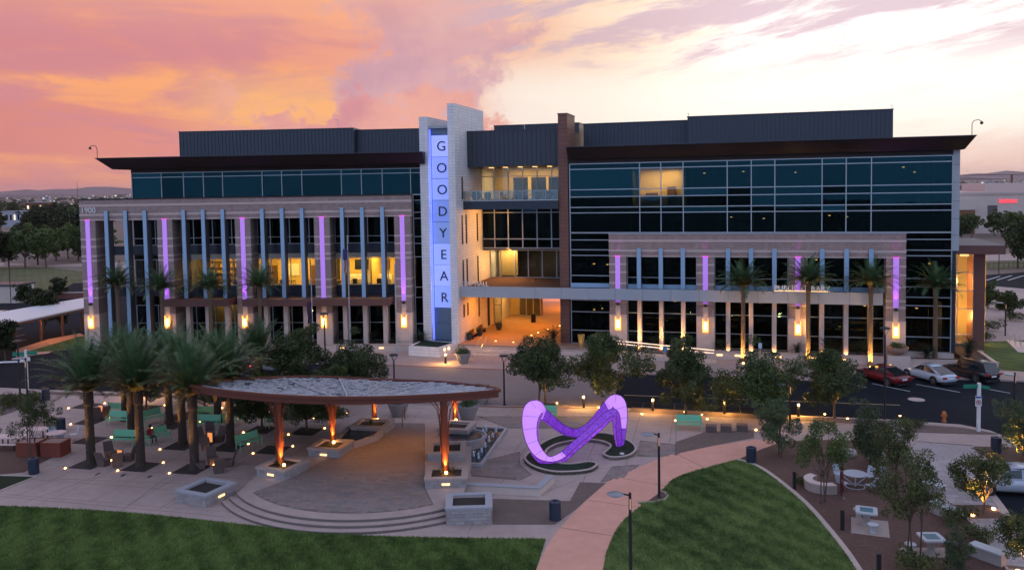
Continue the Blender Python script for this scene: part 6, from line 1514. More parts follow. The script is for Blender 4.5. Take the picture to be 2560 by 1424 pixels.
def palm_trunk(r0, r1, H, bulge=1.25, m=None):
    mb = MB(); n_, rows = 14, int(H / .16); vs = []
    for i in range(rows + 1):
        z = H * i / rows; r_ = r0 + (r1 - r0) * min(1, z / H) + (.10 if z < .25 else 0) * (1 - z / .25); r_ *= bulge if z > H - .9 else 1
        for k in range(n_): vs.append((r_ * (1 + (.10 if (i + k) % 2 else -.03)) * math.cos(6.283 * (k + .5 * (i % 2)) / n_), r_ * (1 + (.10 if (i + k) % 2 else -.03)) * math.sin(6.283 * (k + .5 * (i % 2)) / n_), z))
    fs = [(i * n_ + k, i * n_ + (k + 1) % n_, (i + 1) * n_ + (k + 1) % n_, (i + 1) * n_ + k) for i in range(rows) for k in range(n_)]
    me = bpy.data.meshes.new('trunk'); me.from_pydata(vs, [], fs + [tuple(rows * n_ + k for k in range(n_))]); me.materials.append(m_ptrunk if r0 > .25 else m_ptrunk2); return me
rq = random.Random(21)
BIG = [palm_crown(random.Random(s_), 58, 26, 4.1, .58) for s_ in (1, 2, 3)]
SMALL = [palm_crown(random.Random(s_), 46, 22, 3.1, .48, True) for s_ in (5, 6)]
TR = {}
def palm(p, H, crown, lab, r0, r1, grp, sc=1.0, lean=0.0):
    t_ = thing('palm_tree', lab, 'palm tree', (p.x, p.y, p.z), rq.uniform(0, 6), group=grp)
    key = (round(H * 2) / 2, r0); link('trunk', first_of(TR, key, lambda: palm_trunk(r0, r1, key[0])), t_, None, None, (1, 1, H / key[0]))
    link('crown', crown, t_, (0, 0, H - .12), (rq.uniform(-.05, .05), rq.uniform(-.05, .05), 0), sc)
    return t_
for k, (q, yc, lab) in enumerate((((228, 1160), 975, 'date palm nearest the rust red planter boxes'), ((352, 1165), 975, 'date palm in front, between two rings of concrete chairs'), ((487, 1172), 985, 'date palm in front, nearest the grey planter of the steps'), ((330, 1086), 938, 'date palm behind the front pair, between green benches'),
                                  ((457, 1110), 950, 'date palm in the middle of the grove'), ((577, 1112), 950, 'date palm beside the lone mint bench and pavilion tip'), ((424, 1058), 925, 'date palm at the rear, left of the middle palm'), ((545, 1048), 930, 'date palm at the rear, beside the road'), ((314, 1050), 925, 'date palm at the rear, left of the green benches'), ((650, 1010), 900, 'date palm behind the pavilion roof by the road'))):
    p = G(*q); H = GD(q[0], yc, p.y).z
    palm(p, H, BIG[k % 3], lab, .27, .22, 'date palms of the plaza grove', .98)
    lamp('SPOT', p + Vector((-.9, -.9, .12)), 1100, AMBER, None, .05, Vector((.75, .75, H * .9)), R(46), .8)
for k, (x, yc, w_, lab) in enumerate(((292, 712, -3.0, 'slim palm by the office wing nearest the house number'), (403, 722, -3.0, 'slim palm by the office wing, second from the end pilaster'), (524, 722, -3.0, 'slim palm by the office wing in front of the first brown canopy'), (648, 715, -3.0, 'slim palm by the office wing nearest the flagpoles'))):
    r_ = ray(x, yc); O_ = LW(0, w_, 0); kk = O_.dot(LW.n) / r_.dot(LW.n); c_ = Vector((r_.x * kk, r_.y * kk, 0)); H = CAM_H + r_.z * kk
    palm(c_, H, SMALL[k % 2], lab, .20, .17, 'slim palms along the hall', 1.0)
for k, (b_, yc, lab) in enumerate((((1858, 905), 712, 'slim uplit palm in front of the library, nearest the ramp'), ((2020, 910), 706, 'slim uplit palm in front of the library lettering'), ((2176, 915), 712, 'slim uplit palm in front of the last library bay'), ((2337, 912), 720, 'slim uplit palm at the glazed corner of the library'))):
    p = G(*b_); H = GD(b_[0] - 4, yc, p.y).z
    t_ = palm(p, H, SMALL[k % 2], lab, .20, .165, 'slim palms along the hall', 1.05)
    d = Vector((-p.x, -p.y, 0)).normalized()
    for a in (-.7, .7):
        e = Matrix.Rotation(a, 3, 'Z') @ d * .62; MB_ = None
        lo = lamp('SPOT', p + e + up * .05, 2200, AMBER, None, .04, -e * .95 + up * 1.7, R(62), .9)
    fx = MB().lathe([(.08, 0), (.09, .08), (.06, .1)], 8, tuple(p + d * .62)).build('palm_uplight', m_glow); tag(fx, f'small amber uplight at the foot of the {ordinal(k)} library palm from the ramp', 'lamp')

# ---------------------------------------------------------------- broadleaf trees
m_bark = mat('tree_bark', (.10, .068, .048), .9, var=.35, scale=8, bump=.5)
m_barkp = mat('pale_bark', (.17, .12, .09), .9, var=.3, scale=8, bump=.4)
f_dark = foliage('dark_leaf', (.014, .030, .006), (.082, .112, .028), 1.0, .25)
f_mid = foliage('mid_leaf', (.024, .044, .008), (.092, .128, .026), .9, .25)
f_olive = foliage('olive_leaf', (.030, .042, .010), (.105, .125, .034), 1.1, .2)
f_grey = foliage('grey_green_leaf', (.030, .052, .020), (.10, .14, .055), 1.2, .2)
f_far = foliage('far_leaf', (.010, .018, .004), (.042, .058, .012), .35, .3)
def tree_mesh(seed, H, cr_, stem, n, size, leafm, nb=16, squash=.8, trunks=1, tr=.12, droop=.3, low=.0, aspect=.5):
    """trunk with limbs and a crown of leaf clumps"""
    rg = np.random.default_rng(seed); rr = random.Random(seed); mb = MB(); bl = []
    for q in range(trunks):
        o = Vector((0, 0, 0)) if trunks == 1 else Vector((rr.uniform(-.35, .35), rr.uniform(-.3, .3), 0))
        ln = Vector((rr.uniform(-.15, .15), rr.uniform(-.15, .15), 0))
        top = o + ln + Vector((0, 0, stem)); mb.tube([o, o + ln * .5 + Vector((0, 0, stem * .5)), top], [tr, tr * .85, tr * .7], 8)
        for k in range(max(3, nb // trunks)):
            a = rr.uniform(0, 6.283); rad = cr_ * rr.uniform(.15, .88); hz_ = rr.uniform(low, 1) ** .9
            z = stem + (H - stem) * (.12 + .72 * hz_); rad *= math.sin(math.pi * min(.95, .22 + .75 * hz_)) ** .5
            e = Vector((math.cos(a) * rad, math.sin(a) * rad, z)) + o * .5; m_ = top.lerp(e, .5) + Vector((0, 0, .12))
            mb.tube([top - Vector((0, 0, rr.uniform(0, stem * .25))), m_, e], [tr * .5, tr * .28, tr * .1], 5)
            bl.append((e.x, e.y, e.z, cr_ * rr.uniform(.20, .44)))
            for _ in range(2):
                bl.append((e.x + rr.gauss(0, cr_ * .26), e.y + rr.gauss(0, cr_ * .26), e.z + rr.gauss(0, cr_ * .20), cr_ * rr.uniform(.12, .24)))
    tm = bpy.data.meshes.new('trunk'); tm.from_pydata(mb.v, [], mb.f); tm.materials.append(m_bark)
    cm = np_mesh('crown', *leaf_cloud(bl, n, size, rg, squash, aspect, droop, .35), leafm)
    return tm, cm
def put_tree(ms, loc, lab, name, grp=None, sc=1.0, rot=None):
    t_ = thing(name, lab, 'tree', loc, rq.uniform(0, 6.28) if rot is None else rot, grp, sc); link('trunk', ms[0], t_); link('crown', ms[1], t_); return t_
SHADE = [tree_mesh(s_, hh_, cc_, 1.4, 17000, .175, f_dark, nb_, .85, 1, .13) for s_, hh_, cc_, nb_ in ((11, 5.5, 3.15, 15), (12, 5.9, 2.9, 13), (13, 5.1, 3.4, 17))]
TWIN = tree_mesh(14, 5.5, 3.1, 1.5, 17000, .17, f_dark, 18, .8, 2, .10)
for k, (q, sc, lab, ms) in enumerate((((1357, 1014), 1.0, 'dark shade tree with twin trunks behind the sculpture', TWIN), ((1530, 1012), .98, 'dark shade tree behind the tall end of the sculpture', SHADE[0]), ((1714, 1042), 1.02, 'dark shade tree behind the wide mint bench', SHADE[1]), ((1903, 1046), 1.0, 'dark shade tree beside the road, left of the silver car', SHADE[2]),
                                      ((2086, 1046), .88, 'thin dark shade tree in front of the silver car', SHADE[0]), ((735, 1010), 1.05, 'dark shade tree behind the pavilion roof, nearest the palms', SHADE[1]), ((880, 995), 1.0, 'dark shade tree behind the highest point of the pavilion roof', SHADE[2]), ((655, 1072), .72, 'small dark shade tree under the pavilion tip', SHADE[0]), ((768, 1076), .70, 'small dark tree rising under the pavilion roof', SHADE[2]), ((826, 1036), .66, 'small dark tree at the rear under the pavilion', SHADE[1]),
                                      ((366, 1018), .62, 'thin tree beside the road behind the rear palms', SHADE[1]), ((512, 1025), .62, 'thin tree at the road edge behind the mint benches', SHADE[2]))):
    p = G(*q); put_tree(ms, (p.x, p.y, 0), lab, 'shade_tree', 'dark shade trees of the plaza and street', (sc * 1.0, sc * rq.uniform(.86, 1.02), sc * rq.uniform(.9, 1.0)))
    if k < 5: lamp('SPOT', p + Vector((.7, -.9, .12)), 420, AMBER, None, .05, Vector((-.55, .75, 3.2)), R(62), .8)
WISP = [tree_mesh(s_, 4.7, 1.45, 1.6, 6000, .14, m_, 13, 1.15, 3, .04, .8, 0, .30) for s_, m_ in ((31, f_olive), (32, f_mid))]
BUSHY = [tree_mesh(s_, 3.9, 1.45, .5, 8500, .14, f_grey, 16, 1.05, 2, .07, -.4, 0, .3) for s_ in (35, 36)]
CONE = tree_mesh(41, 4.4, 1.75, .9, 6000, .17, f_olive, 18, .9, 1, .07, .2, 0, .4)
for q, ms, sc, lab, nm in (((1945, 1140), BUSHY[0], .98, 'bushy grey green tree beside the litter bin at the lawn point', 'bushy_tree'), ((2060, 1258), WISP[1], .98, 'thin stemmed tree in front of the curved bench', 'young_tree'), ((2195, 1180), BUSHY[1], 1.12, 'bushy grey green tree behind the round garden table', 'bushy_tree'), ((2285, 1398), WISP[0], 1.10, 'drooping olive tree with three thin stems near the photo bottom', 'young_tree'), ((2245, 1240), WISP[0], .95, 'olive tree behind the drooping tree', 'young_tree'),
                           ((2457, 1285), CONE, .80, 'small conical tree lit amber from below in its own bed', 'conical_tree'), ((2552, 1150), BUSHY[0], 1.0, 'dark bushy tree lit amber from below at the car park', 'bushy_tree'), ((2568, 1440), CONE, .7, 'conical tree cut by the photo corner', 'conical_tree'), ((86, 1150), WISP[1], .92, 'young tree with thin stems behind the litter bin at the left', 'young_tree'), ((2400, 1440), BUSHY[1], .55, 'low bushy shrub tree beside the last game table', 'bushy_tree')):
    p = G(*q); put_tree(ms, (p.x, p.y, 0), lab, nm, 'small garden trees', sc)
for q, dx in (((2432, 1290), 0), ((2484, 1274), 0), ((2530, 1160), 0), ((2545, 1430), 0)):
    p = G(*q); t_ = thing('ground_spot', 'small amber ground spot ' + {2432: 'at the near corner of the conical tree bed', 2484: 'at the far corner of the conical tree bed', 2530: 'under the bush at the car park', 2545: 'under the tree in the photo corner'}[q[0]], 'lamp', (p.x, p.y, 0.02)); MB().lathe([(.08, 0), (.09, .08), (.06, .1)], 8).build('lens', m_glow, t_)
    tgt = G(2457, 1278) if q[1] < 1400 and q[0] < 2500 else (G(2552, 1148) if q[1] < 1400 else G(2568, 1438))
    d = tgt - p; lamp('SPOT', p + up * .15, 2200, AMBER, None, .05, d + up * 1.9, R(60), .9)
for k, q in enumerate(((1890, 1075), (1944, 1081), (2119, 1047), (2062, 1036), (1712, 1030), (1768, 1048), (1335, 1025), (1605, 1035), (2250, 1040))):
    p = G(*q); t_ = thing('ground_spot', f'tiny warm verge light, {ordinal(k)} listed along the street verge between the trees', 'lamp', (p.x, p.y, 0.02), group='tiny warm verge lights'); t_['label'] = 'tiny warm ground light beside a street verge tree'; MB().lathe([(.06, 0), (.06, .05), (.04, .06)], 8).build('lens', m_glow, t_)
# spiky cycads and shrubs along the hall
f_cyc = foliage('cycad_leaf', (.010, .022, .012), (.038, .058, .028), 2, .2)
def cycad_mesh(seed):
    rr = random.Random(seed); mb = MB()
    for k in range(46):
        a = k * 2.4 + rr.uniform(-.2, .2); e = R(80 - 75 * (k / 46)); L = rr.uniform(.8, 1.15); d = Vector((math.cos(a), math.sin(a), 0)); s_ = Vector((-d.y, d.x, 0))
        p0 = Vector((0, 0, .1)); p1 = p0 + (d * math.cos(e) + up * math.sin(e)) * L * .55; p2 = p1 + (d * math.cos(e - .6) + up * math.sin(e - .6)) * L * .5
        for j in range(9):
            t_ = (j + 1) / 10; q = p0.lerp(p1, t_ * 2) if t_ < .5 else p1.lerp(p2, t_ * 2 - 1)
            for g in (-1, 1):
                tip = q + s_ * g * .17 * math.sin(math.pi * t_) + (p2 - p0) * .08; mb.add([q, q + (p2 - p0) * .035, tip], [(0, 1, 2)])
        mb.add([p0 - s_ * .02, p0 + s_ * .02, p1 + s_ * .015, p1 - s_ * .015, p2], [(0, 1, 2, 3), (3, 2, 4)])
    me = bpy.data.meshes.new('fronds'); me.from_pydata(mb.v, [], mb.f); me.materials.append(f_cyc); return me
CYC = [cycad_mesh(k) for k in (1, 2)]
CYS = bpy.data.meshes.new('stem'); _m = MB().lathe([(.16, 0), (.18, .2), (.1, .3)], 9); CYS.from_pydata(_m.v, [], _m.f); CYS.materials.append(m_ptrunk)
def cycad(loc, sc, lab):
    t_ = thing('cycad', lab, 'plant', loc, rq.uniform(0, 6), 'dark cycads along the hall', sc); link('fronds', rq.choice(CYC), t_, (0, 0, .15)); link('stem', CYS, t_)
for fr, u, w_, sc, lab in ((LW, 22.3, .6, 1.35, 'dark spiky cycad left of the pilaster behind the tall flagpole'), (LW, 27.4, .4, 1.4, 'dark spiky cycad right of the pilaster behind the tall flagpole'), (LW, 30.6, .6, 1.3, 'dark spiky cycad between the two flagpoles'), (LW, 33.2, .4, 1.1, 'dark spiky cycad under the end of the long brown canopy'), (LW, 35.9, .0, 1.35, 'dark spiky cycad beside the sign tower'),
                      (RW, 3.6, .2, 1.3, 'dark spiky cycad behind the upper ramp rail'), (RW, 7.2, .2, 1.2, 'dark spiky cycad left of the second library pilaster'), (RW, 9.9, -.1, 1.15, 'dark spiky cycad right of the second library pilaster'), (RW, 17.0, -.2, 1.2, 'dark spiky cycad in front of the third library pilaster'), (RW, 19.6, .1, 1.6, 'large dark cycad behind the silver car tree'), (RW, 22.6, .1, 1.45, 'dark cycad left of the wide bowl planter'),
                      (RW, 28.2, -.2, 1.3, 'dark cycad at the glazed library corner'), (RW, 31.8, .6, 1.6, 'dark cycad at the end of the low bed wall'), (RW, 32.6, 3.5, 1.4, 'dark cycad in front of the stair hall'), (RW, -6.6, -.3, 1.7, 'big dark cycad at the foot of the terracotta wall')):
    p = fr(u, w_, .6 if 'terracotta' not in lab else .75); cycad((p.x, p.y, p.z), sc, lab)
SHR = np_mesh('foliage', *leaf_cloud([(random.Random(k).gauss(0, .35), random.Random(k + 50).gauss(0, .35), .35 + .2 * random.Random(k + 90).random(), .36) for k in range(9)], 1300, .11, np.random.default_rng(4), .8), f_olive)
def shrub(loc, sc, lab, grp):
    t_ = thing('shrub', lab, 'shrub', loc, rq.uniform(0, 6), grp, sc); link('foliage', SHR, t_); MB().tube([(0, 0, 0), (.03, .02, .3)], .03, 5).build('stem', m_bark, t_)
for q, sc, lab in (((2300, 1068), .7, 'low shrub in the gravel left of the hydrant'), ((2262, 1062), .6, 'low shrub at the tip of the gravel corner'), ((2400, 1310), 1.1, 'spiky low shrub in front of the stone block bench'), ((40, 1010), 1.3, 'low shrub bed plant beside the road at the left edge'), ((10, 1020), 1.2, 'low shrub at the far left edge by the road'), ((90, 1000), 1.0, 'low shrub beside the dark litter bin at the left'), ((2000, 1212), .6, 'small grassy shrub beside the unlit bollard'), ((2440, 1355), 1.0, 'low shrub at the edge of the stone walk'), ((2290, 1420), 1.1, 'low shrub under the drooping tree at the photo bottom'),
                   ((2470, 825), 1.6, 'low spreading shrub beside the stair hall'), ((2455, 850), 1.2, 'low shrub at the corner of the green strip'), ((2540, 800), 1.4, 'low shrub along the rear parking lot'), ((2510, 775), 1.3, 'low shrub beside the far walk')):
    p = G(*q); shrub((p.x, p.y, 0), sc, lab, 'low shrubs')

# ---------------------------------------------------------------- cars
m_tyre = mat('tyre', (.012, .012, .013), .8); m_rim = mat('alloy_rim', (.45, .46, .48), .3, .8)
m_cglass = mat('car_glass', (.012, .018, .024), .06, spec=.8, var=.05); m_tail = emit('tail_lamp', (1.0, .03, .02), .04, (.22, .006, .008)); m_tail_on = emit('tail_lamp_lit', (1.0, .05, .03), 2.2); m_head = mat('head_lamp', (.5, .52, .55), .15, .3)
def paintm(name, c): 
    m = mat(name, c, .28, .15, var=.03, scale=1); m.node_tree.nodes['Principled BSDF'].inputs['Coat Weight'].default_value = .8; return m
def loft(mb, secs):
    k = len(secs[0]); o = [p for s_ in secs for p in s_]
    mb.add(o, [(i * k + j, i * k + (j + 1) % k, (i + 1) * k + (j + 1) % k, (i + 1) * k + j) for i in range(len(secs) - 1) for j in range(k)] + [tuple(range(k - 1, -1, -1)), tuple((len(secs) - 1) * k + j for j in range(k))])
def car(loc, rot, label, paint_, L=4.85, W=1.84, H=1.46, suv=False, lit=False, grp='parked cars'):
    """x runs to the nose"""
    t_ = thing('car', label, 'car', loc, rot, grp); P_ = paint_
    hl = L / 2; zb = .28 if suv else .20
    belt = .98 if suv else .90
    # stations: x, half width, sill z, belt/top z
    st_ = [(-hl, .70, zb + .22, belt - .16), (-hl + .12, .84, zb + .08, belt + .02), (-hl + .55, .90, zb, belt + .05), (-hl + 1.3, .92, zb - .02, belt + .03), (0, .92, zb - .03, belt), (hl - 1.55, .92, zb - .02, belt - .03), (hl - .95, .90, zb, belt - .09 + (.06 if suv else 0)), (hl - .4, .86, zb + .04, belt - .17 + (.08 if suv else 0)), (hl - .08, .74, zb + .10, belt - .27 + (.08 if suv else 0)), (hl, .60, zb + .18, belt - .34 + (.08 if suv else 0))]
    secs = []
    for x, w_, z0, z1 in st_:
        h = z1 - z0; w_ = w_ * W / 1.84
        secs.append([(x, -w_ * .90, z0), (x, -w_, z0 + h * .22), (x, -w_, z0 + h * .62), (x, -w_ * .95, z1 - h * .10), (x, -w_ * .80, z1), (x, 0, z1 + .035), (x, w_ * .80, z1), (x, w_ * .95, z1 - h * .10), (x, w_, z0 + h * .62), (x, w_, z0 + h * .22), (x, w_ * .90, z0)])
    mb = MB(); loft(mb, secs); body = mb.build('body', P_, t_, True)
    m_ = body.modifiers.new('smooth', 'SUBSURF'); m_.levels = m_.render_levels = 1
    if suv: gs = [(-hl + .12, .74, belt), (-hl + .45, .64, H - .06), (-.3, .66, H), (.55, .64, H - .05), (hl - 1.35, .72, belt - .02)]
    else: gs = [(-hl + .34, .66, belt + .06), (-hl + 1.50, .59, H - .08), (-.35, .62, H), (.30, .60, H - .04), (hl - 1.18, .70, belt - .05)]
    k = W / 1.84
    (xr, wr, zr), (x1, w1, z1), (x2, w2, z2), (x3, w3, z3), (xf, wf, zf) = [(a, b * k, c) for a, b, c in gs]
    # roof skin, side glass, screens as separate pieces
    rf = MB(); loft(rf, [[(x, -w_, z), (x, -w_ * .6, z + .035), (x, 0, z + .05), (x, w_ * .6, z + .035), (x, w_, z), (x, 0, z - .02)] for x, w_, z in ((x1, w1, z1), ((x1 + x2) / 2, (w1 + w2) / 2, (z1 + z2) / 2 + .03), (x2, w2, z2), (x3, w3, z3))]); rf.build('roof', P_, t_, True)
    bw_ = .80 * .92 * k
    e = .012
    MB().add([(xr, -wr, zr), (xr, wr, zr), (x1, w1, z1), (x1, -w1, z1), (xr + .03, -wr, zr - .03), (xr + .03, wr, zr - .03), (x1 + .03, w1, z1 - .03), (x1 + .03, -w1, z1 - .03)], [(0, 1, 2, 3), (7, 6, 5, 4), (0, 4, 5, 1), (3, 2, 6, 7)]).build('rear_window', m_cglass, t_)
    MB().add([(xf, -wf, zf), (xf, wf, zf), (x3, w3, z3), (x3, -w3, z3), (xf - .03, -wf, zf - .03), (xf - .03, wf, zf - .03), (x3 - .03, w3, z3 - .03), (x3 - .03, -w3, z3 - .03)], [(0, 1, 2, 3), (7, 6, 5, 4), (0, 4, 5, 1), (3, 2, 6, 7)]).build('windscreen', m_cglass, t_)
    xm = (x1 + x3) / 2 + .05
    for s_ in (-1, 1):
        def sidew(xa, za, wa, xb, zb_, wb, xc, zc, wc, xd, zd, wd, nm, m_):
            q = [(xa, s_ * wa, za), (xb, s_ * wb, zb_), (xc, s_ * wc, zc), (xd, s_ * wd, zd)]; MB().add(q + [(x, y - s_ * .03, z) for x, y, z in q], [(0, 1, 2, 3), (7, 6, 5, 4), (0, 4, 5, 1), (1, 5, 6, 2), (2, 6, 7, 3), (3, 7, 4, 0)]).build(nm, m_, t_)
        zb2 = belt + .0
        sidew(xr + .02, zr - .01, bw_ * .985, xf, zf + .0, bw_ * .985, x3, z3 - .005, w3 + e * .2, x1, z1 - .005, w1 + e * .2, 'cabin_side', P_)
        sidew(xm + .05, zb2 + .05, bw_ + .004, xf - .28, zb2 + .04, bw_ + .004, x3 - .04, z3 - .07, w3 + .022, xm + .05, z2 - .065, w2 + .025, 'side_window', m_cglass)
        sidew((xr + x1) / 2 - .05, zb2 + .06, bw_ + .004, xm - .06, zb2 + .05, bw_ + .004, xm - .06, z2 - .065, w2 + .025, x1 + .12, z1 - .06, w1 + .022, 'side_window', m_cglass)
        MB().box(xf - .42, xf - .22, s_ * .98 * k - .08, s_ * .98 * k + .08, belt + .02, belt + .16).build('mirror', P_, t_)
        for x in (hl - .92, -hl + .98):
            wh = part('wheel', t_); r_ = .375 if suv else .352; y0 = s_ * (.80 * k); y1 = s_ * (.935 * k)
            n_ = 20
            def disc(ra, ya, rb, yb): return [(x + ra * math.cos(6.283 * i / n_), ya, r_ + ra * math.sin(6.283 * i / n_)) for i in range(n_)] + [(x + rb * math.cos(6.283 * i / n_), yb, r_ + rb * math.sin(6.283 * i / n_)) for i in range(n_)]
            fs = [(i, (i + 1) % n_, n_ + (i + 1) % n_, n_ + i) for i in range(n_)]
            MB().add(disc(r_, y0, r_, y1), fs).add(disc(r_, y1, r_ * .66, y1 + s_ * .004), fs).build('tyre', m_tyre, wh)
            mbr = MB()
            for j in range(7):
                a = 6.283 * j / 7; c1, s1 = math.cos(a), math.sin(a); mbr.add([(x + r_ * .1 * c1 - .025 * s1, y1 - s_ * .005, r_ + r_ * .1 * s1 + .025 * c1), (x + r_ * .1 * c1 + .025 * s1, y1 - s_ * .005, r_ + r_ * .1 * s1 - .025 * c1), (x + r_ * .64 * c1 + .035 * s1, y1 - s_ * .005, r_ + r_ * .64 * s1 - .035 * c1), (x + r_ * .64 * c1 - .035 * s1, y1 - s_ * .005, r_ + r_ * .64 * s1 + .035 * c1)], [(0, 1, 2, 3)])
            mbr.add(disc(r_ * .67, y1 - s_ * .004, r_ * .60, y1 - s_ * .012), fs).build('rim', m_rim, wh)
            MB().add(disc(r_ * .66, y1 - s_ * .05, .01, y1 - s_ * .05), fs).build('hub', m_black, wh)
            MB().add(disc(r_ + .07, s_ * .915 * k, r_ * .5, s_ * .928 * k), fs).build('wheel_arch', m_black, wh)
        MB().box(-hl - .012, -hl + .12, s_ * .66 * k - .22, s_ * .66 * k + .12 * (1 if s_ > 0 else 1), belt - .26, belt - .10).build('tail_light', m_tail_on if lit else m_tail, t_)
        MB().box(hl - .16, hl - .03, s_ * .60 * k - .14, s_ * .60 * k + .14, belt - .34 + (.08 if suv else 0), belt - .24 + (.08 if suv else 0)).build('headlight', m_head, t_)
    MB().box(-hl - .014, -hl + .05, -.26, .26, .58, .70).build('number_plate', m_white, t_)
    MB().box(-hl - .01, -hl + .06, -.55, .55, belt - .10, belt - .075).build('chrome_strip', m_steel, t_)
    MB().box(-hl + .05, hl - .1, -.7 * k, .7 * k, .16, zb + .1).build('underbody', m_black, t_)
    if suv:
        for s_ in (-1, 1): MB().tube([(x1 + .1, s_ * w1 * .9, H + .0), (x1 + .2, s_ * w1 * .9, H + .07), (x3 - .15, s_ * w3 * .9, H + .07), (x3 - .05, s_ * w3 * .9, H - .02)], .02, 5).build('roof_rail', m_steel, t_)
RZ = -.13
def park(rear, front, *a, **k):
    r_, f_ = G(*rear, RZ), G(*front, RZ); d = (f_ - r_).normalized(); L = k.get('L', 4.85); c_ = r_ + d * L / 2
    car((c_.x, c_.y, RZ), math.atan2(d.y, d.x), *a, **k)
park((2262, 968), (2168, 942), 'dark red sedan parked in front of an uplit palm', paintm('red_paint', (.16, .008, .012)))
park((2378, 966), (2278, 938), 'white sedan parked between the red and the black car', paintm('white_car_paint', (.50, .56, .64)))
park((2485, 960), (2390, 936), 'black sport utility car with roof rails at the end of the row', paintm('black_car_paint', (.008, .008, .010)), suv=True, L=4.75, H=1.70, W=1.90)
park((2098, 956), (1990, 932), 'silver car mostly hidden behind the thin shade tree', paintm('silver_paint', (.34, .37, .41)), lit=True)
p = G(2545, 1228, 0.0); car((p.x - .3, p.y, 0.018), R(168), 'silver sedan in the car park cut by the photo edge', paintm('silver_paint2', (.40, .44, .50)))
park((640, 930), (720, 938), 'dark car behind the palms on the road', paintm('dark_car', (.02, .02, .03)), lit=True)
p = G(8, 800, 0); car((p.x, p.y, -.13), R(80), 'white car beyond the white carport roof', paintm('white_paint2', (.5, .5, .5)))

